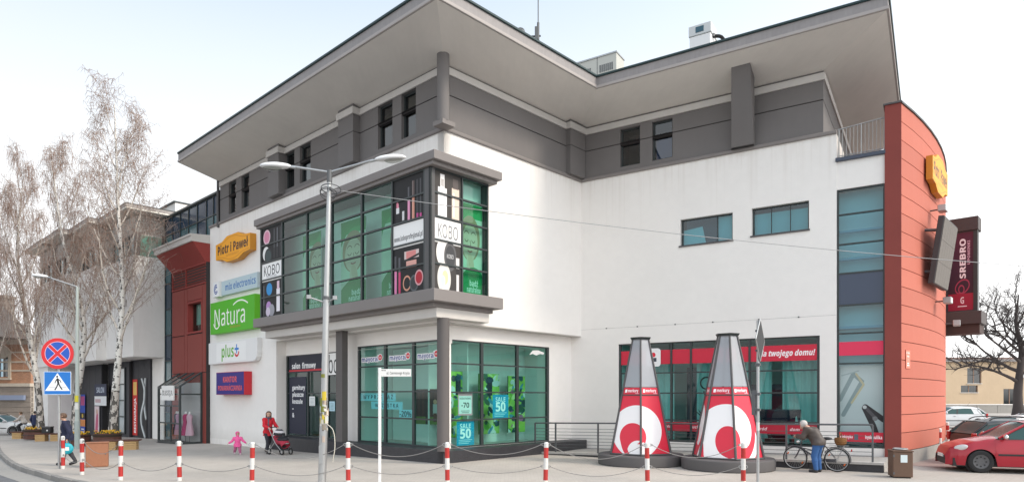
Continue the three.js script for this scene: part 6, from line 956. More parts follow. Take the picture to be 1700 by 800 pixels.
function birch(x, z, H, R, path, seed, label, o = {}) {
  const r = rng(seed), t = thing('birch_tree', label, 'tree', x, groundY(x, z) - 0.05, z, 0, 'bare birches along the pavement'), tr = curvePts(path.map(([a, b, c]) => V3(a, b * H, c)), 26);
  const rad = tr.map((q, i) => R * Math.pow(1 - i / 26, 0.8) * (i < 3 ? 1.25 - i * 0.08 : 1) + 0.018), cut = 7;
  part('trunk_foot', taper(tr.slice(0, cut + 1), rad.slice(0, cut + 1), 14), birchFoot, t); part('trunk', taper(tr.slice(cut), rad.slice(cut), 12), birchBark, t);
  const tw = [], tw2 = [], hk = o.hang ?? 1;
  const hang = (p, d, L) => {                                       // a strand that leaves the branch and then hangs straight down
    const q = [p, p.clone().addScaledVector(d, 0.16 + 0.12 * r())]; let x = (r() - 0.5) * 0.12, z = (r() - 0.5) * 0.12; const n = 3;
    for (let i = 0; i < n; i++) { x += (r() - 0.5) * 0.1; z += (r() - 0.5) * 0.1; q.push(q[q.length - 1].clone().add(V3(x * L + d.x * 0.04, -L / n, z * L + d.z * 0.04))); }
    (r() < 0.65 ? tw : tw2).push(taper(q, [0.007, 0.0065, 0.006, 0.0055, 0.004], 3));
  };
  const fork = (p, dir, L, rr, depth) => {
    const q = [p]; let v = dir.clone(); const n = depth === 0 ? 8 : 5; for (let i = 0; i < n; i++) { v.y += depth === 0 ? 0.14 : depth === 1 ? 0.05 : 0.0; v.x += (r() - 0.5) * 0.24; v.z += (r() - 0.5) * 0.24; v.normalize(); q.push(q[q.length - 1].clone().addScaledVector(v, L / n)); }
    const rs = q.map((_, i) => Math.max(0.006, rr * Math.pow(1 - i / (n + 0.6), 0.9)));
    if (depth === 0) part('limb', taper(q, rs, 7), limbBark, t); else tw2.push(taper(q, rs, depth === 1 ? 4 : 3));
    const kids = [10, 5, 0][depth];
    for (let k = 0; k < kids; k++) { const f = 0.15 + 0.85 * (k + r() * 0.8) / kids, i = Math.min(n - 1, Math.floor(f * n)), p2 = q[i].clone().lerp(q[i + 1], f * n - i), a = r() * 6.28, dv = q[i + 1].clone().sub(q[i]).normalize(), d = dv.multiplyScalar(0.75).add(V3(Math.cos(a), 0.35, Math.sin(a)).multiplyScalar(0.75)).normalize(); fork(p2, d, depth === 0 ? L * (0.22 + 0.24 * (1 - f) + 0.08 * r()) : L * (0.35 + 0.3 * r()), rr * (depth === 0 ? 0.34 : 0.5) * (1.1 - 0.5 * f), depth + 1); }
    const hn = [2, 5, 3][depth] * hk; for (let k = 0; k < hn; k++) { const i = 1 + Math.floor(r() * (n - 0.01)), a = r() * 6.28; hang(q[i], V3(Math.cos(a), 0.25, Math.sin(a)), (o.strand ?? 1) * (0.35 + 1.0 * r() * r())); }
  };
  const NL = o.limbs ?? 11, f0 = o.from ?? 0.3;
  for (let k = 0; k < NL; k++) { const f = f0 + (0.93 - f0) * k / (NL - 1), i = f * 26, j = Math.floor(i), p = tr[j].clone().lerp(tr[Math.min(26, j + 1)], i - j), a = k * 2.4 + r() * 0.9 + (o.turn ?? 0), up = 1.05 + 0.5 * r(); fork(p, V3(Math.cos(a), up, Math.sin(a)).normalize(), H * (0.4 - 0.27 * f) * (0.85 + 0.3 * r()) * (o.spread ?? 1), R * 0.42 * (1.2 - f), 0); }
  const a = part('twigs', tw, twigM, t); a.userData.kind = 'stuff'; const b = part('twigs', tw2, twigM2, t); b.userData.kind = 'stuff';
}
birch(-20.3, -33.6, 17.4, 0.205, [[0, 0, 0], [0.1, 0.12, 0], [0.35, 0.25, 0.1], [0.5, 0.45, 0], [0.35, 0.7, 0.1], [0.1, 1, 0]], 101, 'nearest birch with a black and white trunk behind the round planter', { limbs: 17, from: 0.45, hang: 0.7, strand: 0.5, spread: 1.12, turn: 0.5 });
birch(-24.2, -36.6, 16.6, 0.2, [[0, 0, 0], [0.1, 0.15, 0], [0.45, 0.3, 0], [0.6, 0.42, 0.2], [-0.6, 0.68, 0.1], [-1.4, 1, 0]], 202, 'middle birch leaning beside the single armed street lamp', { limbs: 13, from: 0.36, hang: 0.75, strand: 1.0 });
birch(-28.9, -40.6, 16.2, 0.2, [[0, 0, 0], [-0.2, 0.2, 0], [-0.9, 0.45, 0], [-1.3, 0.7, 0.2], [-1.1, 1, 0]], 303, 'farthest birch with a slim white trunk left of the sign post', { limbs: 14, from: 0.28, hang: 1.0, strand: 1.2, turn: 1.2 });
birch(-37.5, -47, 15.5, 0.2, [[0, 0, 0], [0.1, 0.3, 0], [-0.3, 0.6, 0], [0, 1, 0]], 404, 'birch at the left edge, its drooping twigs before the brick house', { limbs: 13, from: 0.26, hang: 1.0, strand: 1.2, turn: 2.2 });
{
  const x = 54.4, z = -71, r = rng(55), t = thing('bare_tree', 'large dark bare tree with spreading limbs behind the parked cars', 'tree', x, 0, z), bark = mat(0.075, 0.062, 0.06, 0.95, { map: texDirty }), tw = [];
  const tr = curvePts([V3(0, -0.1, 0), V3(-0.1, 2.2, 0), V3(0.1, 4.5, 0), V3(0.3, 7, 0), V3(-0.3, 10, 0), V3(0, 13, 0)], 20); part('trunk', taper(tr, tr.map((q, i) => 0.5 * Math.pow(1 - i / 21, 0.75) + (i < 2 ? 0.2 - i * 0.1 : 0)), 14), bark, t);
  const fork = (p, dir, L, rr, depth) => { const q = [p], n = 7; let v = dir.clone(); for (let i = 0; i < n; i++) { v.x += (r() - 0.5) * 0.5; v.y += (r() - 0.42) * 0.42; v.z += (r() - 0.5) * 0.5; v.normalize(); q.push(q[q.length - 1].clone().addScaledVector(v, L / n)); }
    const rs = q.map((_, i) => Math.max(0.011, rr * (1 - i / (n + 1)))); if (depth === 0) part('limb', taper(q, rs, 8), bark, t); else tw.push(taper(q, rs, depth === 1 ? 5 : 3));
    if (depth < 3) for (let k = 0; k < [8, 6, 5][depth]; k++) { const f = 0.2 + 0.8 * (k + r()) / [8, 6, 5][depth], i = Math.min(n - 1, Math.floor(f * n)), d = v.clone().multiplyScalar(0.7).add(V3(r() - 0.5, r() - 0.35, r() - 0.5).multiplyScalar(1.9)).normalize(); fork(q[i].clone().lerp(q[i + 1], f * n - i), d, L * (0.38 + 0.25 * r()), rr * 0.5, depth + 1); } };
  for (const [h, a, up, L, rr] of [[4.1, 3.0, 0.35, 6.8, 0.3], [5.4, 3.5, 0.5, 7.2, 0.28], [6.4, 2.6, 0.35, 7, 0.26], [7.6, 3.3, 0.8, 6, 0.24], [5, 0.1, 0.5, 6.5, 0.28], [6.6, -0.6, 0.6, 6, 0.25], [8.2, 0.6, 0.9, 5, 0.2], [9, 3.9, 1.1, 4.6, 0.18], [10, 1.6, 1.3, 4, 0.14], [11, 2.8, 1.5, 3.5, 0.12], [7, 1.4, 0.7, 5, 0.2], [8, 4.7, 0.7, 5, 0.2]]) { const i = h / 13 * 20, j = Math.floor(i); fork(tr[j].clone().lerp(tr[j + 1], i - j), V3(Math.cos(a), up, Math.sin(a) * 0.8).normalize(), L, rr * 0.7, 0); }
  part('twigs', tw, bark, t).userData.kind = 'stuff';
  part('sign_disc', cyl(0.3, 0.3, 0, 0.05, 16).rotateX(Math.PI / 2).translate(0.3, 4.2, 0.6), M.whitePaint, t);
}
// ------------------------------------------------------------------ cars
function lerpTable(tb, x) { if (x <= tb[0][0]) return tb[0][1]; for (let i = 1; i < tb.length; i++) if (x <= tb[i][0]) { const f = (x - tb[i - 1][0]) / (tb[i][0] - tb[i - 1][0]), s = f * f * (3 - 2 * f); return tb[i - 1][1] + (tb[i][1] - tb[i - 1][1]) * (0.5 * f + 0.5 * s); } return tb[tb.length - 1][1]; }
function gridGeo(rows) { const n = rows[0].length, p = rows.flat().flat(), id = []; for (let i = 0; i < rows.length - 1; i++) for (let j = 0; j < n - 1; j++) { const a = i * n + j, b = a + n; id.push(a, b, b + 1, a, b + 1, a + 1); } const g = new THREE.BufferGeometry(); g.setAttribute('position', new THREE.Float32BufferAttribute(p, 3)); g.setIndex(id); g.computeVertexNormals(); return g; }
const tyreG = lathe([[0.2, -0.09], [0.27, -0.1], [0.31, -0.085], [0.32, -0.05], [0.32, 0.05], [0.31, 0.085], [0.27, 0.1], [0.2, 0.09]], 32).rotateX(Math.PI / 2), rimG = lathe([[0, 0.05], [0.05, 0.06], [0.08, 0.045], [0.17, 0.06], [0.2, 0.085], [0.205, 0.06], [0.205, -0.05]], 28).rotateX(Math.PI / 2), holeG = cyl(0.022, 0.022, 0.05, 0.066, 8).rotateX(Math.PI / 2);
const carGlass = phys(0.05, 0.1, 0.1, { roughness: 0.16, specularIntensity: 0.22 }), trimM = mat(0.02, 0.02, 0.022, 0.6), lampM = phys(0.62, 0.62, 0.62, { roughness: 0.12, clearcoat: 1 }), tailM = phys(0.4, 0.01, 0.012, { roughness: 0.2, clearcoat: 1 });
function car(label, x, z, heading, color, o = {}) {
  const t = thing('parked_car', label, 'car', x, 0, z, heading), L = o.L ?? 4.0, W = (o.W ?? 1.66) / 2, H = o.H ?? 1.5, est = o.estate, paint = phys(...color, { roughness: 0.34, clearcoat: o.coat ?? 0.7, clearcoatRoughness: 0.06 }), wf = L - 0.8, wr = est ? 0.92 : 0.72, ar = 0.365;
  const top = [[0, 0.55], [0.04, 0.85], [0.12, 0.98], [0.4, 1.0], [L - 1.25, 0.97], [L - 0.7, 0.88], [L - 0.35, 0.79], [L - 0.12, 0.69], [L - 0.02, 0.52], [L, 0.45]], wid = [[0, 0.78], [0.12, 0.92], [0.5, 0.98], [1.2, 1], [L - 1.2, 1], [L - 0.6, 0.96], [L - 0.28, 0.86], [L - 0.1, 0.72], [L, 0.6]];
  const xs = []; for (let i = 0; i <= 120; i++) xs.push(L * i / 120);
  const section = (X, outw = 0, jmax = 99) => { const yt = lerpTable(top, X), w = W * lerpTable(wid, X) + outw; let yb = 0.2; for (const c of [wf, wr]) if (Math.abs(X - c) < ar) yb = Math.max(yb, 0.31 + Math.sqrt(ar * ar - (X - c) ** 2)); yb = Math.min(yb, yt - 0.06);
    const P = []; for (let j = 0; j <= 9; j++) { const f = j / 9, y = yb + (yt - yb) * f, g = (y - 0.2) / (yt - 0.2), bul = 0.955 + 0.05 * Math.sin(Math.min(1, g * 1.15) * Math.PI) - 0.055 * Math.pow(g, 6); P.push([X, y, w * bul]); }
    for (let j = 1; j <= 6; j++) { const f = j / 6; P.push([X, yt + 0.045 * Math.sin(f * Math.PI / 2), w * 0.95 * (1 - f)]); } return P.slice(0, jmax); };
  const rows = xs.map((X) => { const P = section(X); return [...P.map((q) => [q[0], q[1], -q[2]]), ...P.slice(0, -1).reverse()]; });
  part('body', gridGeo(rows), paint, t); part('floor', box(0.15, L - 0.15, 0.17, 0.4, -W * 0.8, W * 0.8), M.black, t); part('nose', box(L - 0.09, L - 0.02, 0.24, 0.44, -W * 0.55, W * 0.55), trimM, t); part('tail', box(0.01, 0.05, 0.25, 0.6, -W * 0.68, W * 0.68), paint, t);
  // glasshouse and roof
  const xb = L - 1.18, xr = L - 1.95, rb = est ? 0.06 : 0.1, rt = est ? 0.5 : 0.62, roof = [[rb, 0.98], [rt, H - 0.07], [rt + 0.35, H - 0.015], [(rt + xr) / 2, H], [xr, H - 0.05], [xb, 0.975]];
  const gx = []; for (let i = 0; i <= 60; i++) gx.push(rb + (xb - rb) * i / 60);
  const gsec = (X, e = 0) => { const yr = lerpTable(roof, X), w0 = W * lerpTable(wid, X) * 0.93 + e, k = Math.max(0, (yr - 0.96) / (H - 0.96)), w1 = w0 * (1 - 0.2 * k), P = []; for (let j = 0; j <= 5; j++) { const f = j / 5; P.push([X, 0.96 + (yr - 0.045 * k - 0.96) * f + (f === 1 ? 0 : 0), w0 + (w1 - w0) * f]); } for (let j = 1; j <= 5; j++) { const f = j / 5; P.push([X, yr - 0.045 * k * (1 - Math.sin(f * Math.PI / 2)) + e, w1 * (1 - f)]); } return P; };
  part('windows', gridGeo(gx.map((X) => { const P = gsec(X); return [...P.map((q) => [q[0], q[1], -q[2]]), ...P.slice(0, -1).reverse()]; })), carGlass, t);
  const rx = gx.filter((X) => X >= rt - 0.06 && X <= xr + 0.06); part('roof', gridGeo(rx.map((X) => { const P = gsec(X, 0.012).slice(4); return [...P.map((q) => [q[0], q[1], -q[2]]), ...P.slice(0, -1).reverse()]; })), paint, t);
  const at2 = (X, f, s) => { const P = gsec(X, 0.008), q = P[Math.round(f * 5)]; return V3(q[0], q[1], s * q[2]); };
  for (const s of [-1, 1]) {
    part('pillar', tube([at2(xb - 0.04, 1, s), at2((xb + xr) / 2, 1, s), at2(xr, 1, s)], 0.035, 6), paint, t);
    const pil = (X, dx, wd) => part('pillar', quads([[at2(X, 0, s).toArray(), at2(X + wd, 0, s).toArray(), at2(X + wd + dx, 0.8, s).toArray(), at2(X + dx, 0.8, s).toArray()]]), X < 1 ? paint : trimM, t);
    pil(L - 2.18, -0.1, 0.1); if (!est) pil(0.4, 0.12, 0.55); else { pil(1.35, 0.0, 0.1); pil(0.16, 0.22, 0.2); }
    part('pillar', tube([at2(rb + 0.02, 1, s), at2((rb + rt) / 2, 1, s), at2(rt, 1, s)], 0.04, 6), paint, t);
    const d0 = L - 2.15, d1 = L - 1.14, door = part('door', gridGeo(Array.from({ length: 16 }, (_, i) => section(d0 + (d1 - d0) * i / 15, 0.006, 10).slice(1).map((q) => [q[0], q[1], s * q[2]]))), paint, t);
    part('handle', rbox(d0 + 0.1, d0 + 0.26, 0.82, 0.855, s * W * 1.0 - 0.02, s * W * 1.0 + 0.03, 0.012), paint, door);
    if (!est) { const d2 = L - 3.0; part('door', gridGeo(Array.from({ length: 14 }, (_, i) => section(d2 + 0.05 + (d0 - 0.02 - d2 - 0.05) * i / 13, 0.006, 10).slice(3).map((q) => [q[0], q[1], s * q[2]]))), paint, t); }
    part('side_moulding', rbox(L - 3.05, L - 1.2, 0.5, 0.555, s * W * 1.0 - 0.02, s * W * 1.0 + 0.022, 0.01), trimM, t);
    const hl = new THREE.SphereGeometry(1, 18, 10).scale(0.2, 0.085, 0.05); hl.rotateZ(-0.25).rotateY(s * 0.62).translate(L - 0.33, 0.7, s * W * 0.8); part('headlight', hl, lampM, t);
    part('tail_light', rbox(0.0, 0.14, 0.72, 1.0, s * W * 0.88 - 0.06, s * W * 0.88 + 0.05, 0.03), tailM, t);
    part('fog_lamp', cyl(0.05, 0.05, 0, 0.02, 12).rotateZ(Math.PI / 2).rotateY(-s * 0.6).translate(L - 0.16, 0.36, s * W * 0.66), trimM, t);
    const m = part('mirror', new THREE.SphereGeometry(1, 14, 10).scale(0.07, 0.075, 0.1).translate(L - 1.36, 1.03, s * (W + 0.06)), o.mirror ?? M.chrome, t); part('stalk', bar([L - 1.36, 0.98, s * W * 0.92], [L - 1.36, 1.0, s * (W + 0.03)], 0.025, 6), trimM, m);
    for (const c of [wf, wr]) { const w = holder('wheel', t); w.position.set(c, 0.32, s * (W - 0.115)); if (s < 0) w.rotation.y = Math.PI; part('tyre', tyreG, M.rubber, w); part('rim', rimG, o.rim ?? mat(0.1, 0.1, 0.105, 0.45), w); for (let k = 0; k < 8; k++) { const h = part('rim_hole', holeG, M.black, w); h.position.set(Math.cos(k * 0.785) * 0.13, Math.sin(k * 0.785) * 0.13, 0); } }
    part('wheel_well', [cyl(ar, ar, -0.02, 0.02, 24).rotateX(Math.PI / 2).translate(wf, 0.32, s * (W - 0.24)), cyl(ar, ar, -0.02, 0.02, 24).rotateX(Math.PI / 2).translate(wr, 0.32, s * (W - 0.24))], M.black, t).userData.kind = 'stuff';
    if (est) part('roof_rail', tube([[0.6, H - 0.03, s * W * 0.7], [0.75, H + 0.045, s * W * 0.69], [1.6, H + 0.06, s * W * 0.69], [2.3, H + 0.045, s * W * 0.69], [2.45, H - 0.03, s * W * 0.7]], 0.018, 6), trimM, t);
  }
  part('number_plate', box(L - 0.03, L + 0.005, 0.4, 0.5, -0.25, 0.25), M.whitePaint, t); part('aerial', bar([rt + 0.3, H, 0], [rt + 0.05, H + 0.28, 0], 0.006, 5), trimM, t);
  return t;
}
car('bright red hatchback parked facing left in front of the other cars', 16.55, -18.45, Math.PI - 0.325, [0.37, 0.004, 0.02], { L: 3.99, W: 1.68, H: 1.5, coat: 0.45 });
car('dark grey estate car with black roof rails behind the red hatchback', 14.6, -21.6, -0.12, [0.02, 0.027, 0.03], { L: 4.4, estate: true, H: 1.43, coat: 0.15 });
car('white car nearest the red curved wall behind the dark estate', 21.6, -26.2, Math.PI + 0.1, [0.75, 0.75, 0.75], { L: 4.2, H: 1.42 });
car('silver white car in the row behind the dark estate', 25.2, -29.0, Math.PI - 0.1, [0.55, 0.56, 0.58], { L: 4.3, H: 1.45, estate: true });
car('bright blue car farthest right in the car park', 27.6, -31.4, Math.PI + 0.05, [0.02, 0.07, 0.36], { L: 4.1, H: 1.52 });
car('white car parked in the far row before the boundary wall', 37, -43, Math.PI, [0.72, 0.72, 0.72], { L: 4.2, H: 1.46 });
car('pale silver car beside the white one in the far row', 31.5, -44.5, Math.PI, [0.5, 0.52, 0.54], { L: 4.2, H: 1.46 });
{ const c = car('white car at the left edge in front of the brick house', -39.9, -48.5, 0.05, [0.75, 0.75, 0.74], { L: 4.5, H: 1.5, estate: true }); c.position.y = groundY(-38, -48.5); }
// ------------------------------------------------------------------ people: one smooth skin drawn over a posed skeleton, clothes over it
function surface(f, lo, hi, h) {                                    // surface nets
  const n = [0, 1, 2].map((k) => Math.ceil((hi[k] - lo[k]) / h) + 2), [nx, ny, nz] = n, v = new Float32Array(nx * ny * nz), id = (i, j, k) => (k * ny + j) * nx + i;
  for (let k = 0; k < nz; k++) for (let j = 0; j < ny; j++) for (let i = 0; i < nx; i++) v[id(i, j, k)] = f(lo[0] + i * h, lo[1] + j * h, lo[2] + k * h);
  const at_ = new Int32Array(v.length).fill(-1), P = [], I = [], E = [[0, 1], [2, 3], [4, 5], [6, 7], [0, 2], [1, 3], [4, 6], [5, 7], [0, 4], [1, 5], [2, 6], [3, 7]];
  for (let k = 0; k < nz - 1; k++) for (let j = 0; j < ny - 1; j++) for (let i = 0; i < nx - 1; i++) {
    const c = []; let m = 0; for (let q = 0; q < 8; q++) { const w = v[id(i + (q & 1), j + ((q >> 1) & 1), k + (q >> 2))]; c.push(w); if (w < 0) m++; } if (m === 0 || m === 8) continue;
    let x = 0, y = 0, z = 0, t = 0; for (const [a, b] of E) if ((c[a] < 0) !== (c[b] < 0)) { const s = c[a] / (c[a] - c[b]); x += (a & 1) + s * ((b & 1) - (a & 1)); y += ((a >> 1) & 1) + s * (((b >> 1) & 1) - ((a >> 1) & 1)); z += (a >> 2) + s * ((b >> 2) - (a >> 2)); t++; }
    at_[id(i, j, k)] = P.length / 3; P.push(lo[0] + (i + x / t) * h, lo[1] + (j + y / t) * h, lo[2] + (k + z / t) * h);
  }
  for (let k = 1; k < nz - 1; k++) for (let j = 1; j < ny - 1; j++) for (let i = 1; i < nx - 1; i++) {
    const a = v[id(i, j, k)] < 0; const Q = (p, q, r, s, flip) => { p = at_[p]; q = at_[q]; r = at_[r]; s = at_[s]; if (p < 0 || q < 0 || r < 0 || s < 0) return; flip ? I.push(p, r, q, p, s, r) : I.push(p, q, r, p, r, s); };
    if (a !== v[id(i + 1, j, k)] < 0) Q(id(i, j - 1, k - 1), id(i, j, k - 1), id(i, j, k), id(i, j - 1, k), !a);
    if (a !== v[id(i, j + 1, k)] < 0) Q(id(i - 1, j, k - 1), id(i - 1, j, k), id(i, j, k), id(i, j, k - 1), !a);
    if (a !== v[id(i, j, k + 1)] < 0) Q(id(i - 1, j - 1, k), id(i, j - 1, k), id(i, j, k), id(i - 1, j, k), !a);
  }
  const g = new THREE.BufferGeometry(); g.setAttribute('position', new THREE.Float32BufferAttribute(P, 3)); g.setIndex(I); g.computeVertexNormals(); return g;
}
const caps = (list, k = 0.03) => {                                  // [a, b, ra, rb] joined by a smooth minimum
  const C = list.map(([a, b, r0, r1]) => { const d = [b[0] - a[0], b[1] - a[1], b[2] - a[2]]; return { a, d, l: d[0] ** 2 + d[1] ** 2 + d[2] ** 2 || 1e-9, r0, r1 }; });
  return (x, y, z) => { let s = 1e3; for (const c of C) { const px = x - c.a[0], py = y - c.a[1], pz = z - c.a[2], t = Math.max(0, Math.min(1, (px * c.d[0] + py * c.d[1] + pz * c.d[2]) / c.l)), e = Math.hypot(px - c.d[0] * t, py - c.d[1] * t, pz - c.d[2] * t) - c.r0 - (c.r1 - c.r0) * t, q = Math.max(0, k - Math.abs(s - e)) / k; s = Math.min(s, e) - q * q * k * 0.25; } return s; };
};
const add = (a, b, s = 1) => [a[0] + b[0] * s, a[1] + b[1] * s, a[2] + b[2] * s], mix = (a, b, f) => [a[0] + (b[0] - a[0]) * f, a[1] + (b[1] - a[1]) * f, a[2] + (b[2] - a[2]) * f];
const skinM = mat(0.55, 0.33, 0.24, 0.6), cloth = (r, g, b, ro = 0.85) => mat(r, g, b, ro, { bumpMap: texGrain, bumpScale: 0.002 });
// J: hip, chest, neck, head, look (where the face points), and for each side s = 0, 1: shoulder, elbow, wrist, thigh, knee, ankle, toe
function person(name, label, x, z, turn, J, S) {
  const t = thing(name, label, 'person', x, groundY(x, z), z, turn), k = S.k ?? 1, R = (v) => v * k, B = [], lo = [-0.75, -0.06, -0.75].map(R), hi = [0.75, 1.95, 0.75].map(R), h = S.cell ?? 0.0125;
  const F = J.look, lf = Math.hypot(...F), f = F.map((v) => v / lf), side = [f[2], 0, -f[0]];
  const torso = [[J.hip, J.chest, R(0.125), R(0.14)], [add(J.hip, [0, -R(0.02), 0]), J.hip, R(0.13), R(0.125)], [J.chest, J.neck, R(0.11), R(0.06)], [J.neck, add(J.head, f, -R(0.01)), R(0.052), R(0.055)]];
  const headB = [[add(J.head, [0, R(0.03), 0]), add(add(J.head, [0, -R(0.035), 0]), f, R(0.018)), R(0.092), R(0.07)], [add(add(J.head, f, R(0.085)), [0, R(0.005), 0]), add(add(J.head, f, R(0.104)), [0, -R(0.025), 0]), R(0.008), R(0.014)], ...[-1, 1].map((s) => [add(J.head, side, s * R(0.088)), add(add(J.head, side, s * R(0.098)), [0, R(0.03), 0]), R(0.012), R(0.014)])];
  const legs = [], arms = [], feet = [];
  for (const s of [0, 1]) {
    torso.push([J.chest, J.shoulder[s], R(0.1), R(0.058)], [J.hip, J.thigh[s], R(0.11), R(0.095)]);
    arms.push([J.shoulder[s], J.elbow[s], R(0.056), R(0.043)], [J.elbow[s], J.wrist[s], R(0.042), R(0.03)]);
    legs.push([J.thigh[s], J.knee[s], R(0.088), R(0.058)], [J.knee[s], mix(J.knee[s], J.ankle[s], 0.35), R(0.056), R(0.056)], [mix(J.knee[s], J.ankle[s], 0.35), J.ankle[s], R(0.056), R(0.036)]);
    feet.push([J.ankle[s], add(J.ankle[s], [0, -R(0.045), 0]), R(0.04), R(0.04)], [add(J.ankle[s], [0, -R(0.05), 0]), J.toe[s], R(0.042), R(0.032)]);
  }
  B.push(...torso, ...headB, ...arms, ...legs, ...feet);
  const geos = [surface(caps(B, R(0.03)), lo, hi, h)];
  for (const s of [0, 1]) {                                         // hands: palm, four bent fingers of their own lengths, thumb from the side of the palm
    const w = J.wrist[s], d = (() => { const q = [w[0] - J.elbow[s][0], w[1] - J.elbow[s][1], w[2] - J.elbow[s][2]], l = Math.hypot(...q); return q.map((v) => v / l); })();
    let acr = [d[2], 0, -d[0]]; const la = Math.hypot(...acr); acr = la < 0.05 ? [1, 0, 0] : acr.map((v) => v / la * (s ? -1 : 1)); const dn = [d[1] * acr[2] - d[2] * acr[1], d[2] * acr[0] - d[0] * acr[2], d[0] * acr[1] - d[1] * acr[0]]; const down = dn[1] > 0 ? dn.map((v) => -v) : dn, H = [];
    H.push([w, add(w, d, R(0.02)), R(0.029), R(0.026)]); const curl = S.grip ? 1 : 0.35;
    for (let q = 0; q < 4; q++) { const o = (q - 1.5) * R(0.019), b = add(add(w, d, R(0.075)), acr, o), L = R([0.036, 0.041, 0.039, 0.03][q]), e1 = add(add(b, d, L * (1 - 0.4 * curl)), down, L * 0.55 * curl), e2 = add(add(e1, d, L * (0.8 - 1.1 * curl)), down, L * 0.85 * curl); H.push([add(add(w, d, R(0.015)), acr, o * 0.7), b, R(0.015), R(0.012)], [b, e1, R(0.0095), R(0.0088)], [e1, e2, R(0.0088), R(0.0075)]); }
    const tb = add(add(w, d, R(0.03)), acr, -R(0.026)); const t1 = add(add(add(tb, d, R(0.03)), acr, -R(0.018)), down, R(0.012)); H.push([tb, t1, R(0.0125), R(0.0105)], [t1, add(add(t1, d, R(0.022)), down, R(0.012)), R(0.0105), R(0.0085)]);
    const c = add(w, d, R(0.06)); geos.push(surface(caps(H, R(0.008)), add(c, [-R(0.13), -R(0.13), -R(0.13)]), add(c, [R(0.13), R(0.13), R(0.13)]), R(0.0048)));
  }
  part('body', geos, S.skin ?? skinM, t);
  for (const s of [-1, 1]) { const e = part('eye', new THREE.SphereGeometry(R(0.011), 8, 6), M.black, t); e.position.set(...add(add(add(J.head, f, R(0.081)), side, s * R(0.032)), [0, R(0.03), 0])); }
  const m = part('mouth', new THREE.SphereGeometry(R(0.02), 8, 6).scale(1, 0.28, 0.4), mat(0.4, 0.14, 0.12), t); m.position.set(...add(add(J.head, f, R(0.088)), [0, -R(0.047), 0])); m.rotation.y = Math.atan2(f[0], f[2]);
  const inflate = (l, e) => l.map(([a, b, p, q]) => [a, b, p + R(e), q + R(e)]);
  const wr = (s) => [J.shoulder[s], J.elbow[s]];
  const jk = caps([...inflate(torso.filter((_, i) => i !== 3), S.bulk ?? 0.026), ...inflate([0, 1].flatMap((s) => { void wr; return [arms[s * 2], [J.elbow[s], mix(J.elbow[s], J.wrist[s], 0.9), R(0.042), R(0.032)]]; }), 0.02 + ((S.bulk ?? 0.026) - 0.026) * 0.6), ...(S.skirt ? inflate([[J.hip, [J.hip[0], S.hem, J.hip[2]], R(0.14), R(S.skirt)]], 0.0) : [])], R(0.035)), fold = (x, y, z) => 0.004 * Math.sin(y * 46 / k + x * 17 / k) * Math.sin(x * 31 / k - z * 27 / k + y * 12 / k);
  part(S.topName ?? 'jacket', surface((x, y, z) => Math.max(jk(x, y, z) + R(fold(x, y, z)), S.hem - y, y - J.neck[1] - R(0.02)), lo, hi, h), S.top, t);
  const tl = caps(inflate([...legs, ...torso.filter((_, i) => i === 1 || i === 5 || i === 7), [add(J.hip, [0, -R(0.03), 0]), add(J.hip, [0, R(0.06), 0]), R(0.13), R(0.125)]], S.loose ?? 0.014), R(0.03));
  part(S.legName ?? 'trousers', surface((x, y, z) => Math.max(tl(x, y, z) + R(0.6 * fold(z, y * 1.3, x)), R(0.075) - y, y - J.hip[1] - R(0.1)), lo, hi, h), S.legs, t);
  for (const s of [0, 1]) { const ft = caps(inflate(feet.slice(s * 2, s * 2 + 2), 0.012), R(0.02)), c = J.ankle[s]; part('shoe', surface((x, y, z) => Math.max(ft(x, y, z), Math.min(J.ankle[s][1], J.toe[s][1]) - R(0.1) - y), add(c, [-R(0.25), -R(0.2), -R(0.25)]), add(c, [R(0.25), R(0.12), R(0.25)]), h * 0.8), S.shoes ?? M.black, t); }
  const hc = add(J.head, [0, R(0.03), 0]);
  if (S.hair) { const hb = caps([[hc, add(hc, f, -R(0.02)), R(0.104), R(0.104)], ...(S.longHair ? [[add(hc, f, -R(0.05)), add(add(J.neck, f, -R(0.05)), [0, -R(0.02), 0]), R(0.075), R(0.06)], ...[-1, 1].map((s) => [add(hc, side, s * R(0.07)), add(add(J.neck, side, s * R(0.09)), [0, -R(0.05), 0]), R(0.04), R(0.03)])] : [])], R(0.03)); part('hair', surface((x, y, z) => { const dx = x - hc[0], dy = y - hc[1], dz = z - hc[2], fr = dx * f[0] + dz * f[2]; return Math.max(hb(x, y, z) + R(0.003) * Math.sin(x * 300) * Math.sin(y * 220), fr - R(0.03) - Math.max(0, dy - R(0.02)) * 1.2, (S.longHair ? -1 : (-R(0.07) - dy))); }, add(hc, [-R(0.2), -R(0.3), -R(0.2)]), add(hc, [R(0.2), R(0.16), R(0.2)]), R(0.008)), S.hair, t); }
  if (S.hood) { const hb = caps([[hc, add(hc, f, -R(0.02)), R(0.125), R(0.125)], [add(hc, f, -R(0.03)), J.neck, R(0.11), R(0.09)]], R(0.03)); part('hood', surface((x, y, z) => { const d = [x - J.head[0], y - J.head[1], z - J.head[2]], fr = d[0] * f[0] + d[1] * f[1] + d[2] * f[2]; return Math.max(hb(x, y, z), -(Math.hypot(d[0] - f[0] * R(0.1), d[1] - f[1] * R(0.1), d[2] - f[2] * R(0.1)) - R(0.1)), fr - R(0.085)); }, add(hc, [-R(0.2), -R(0.35), -R(0.2)]), add(hc, [R(0.2), R(0.2), R(0.2)]), h), S.hood, t); }
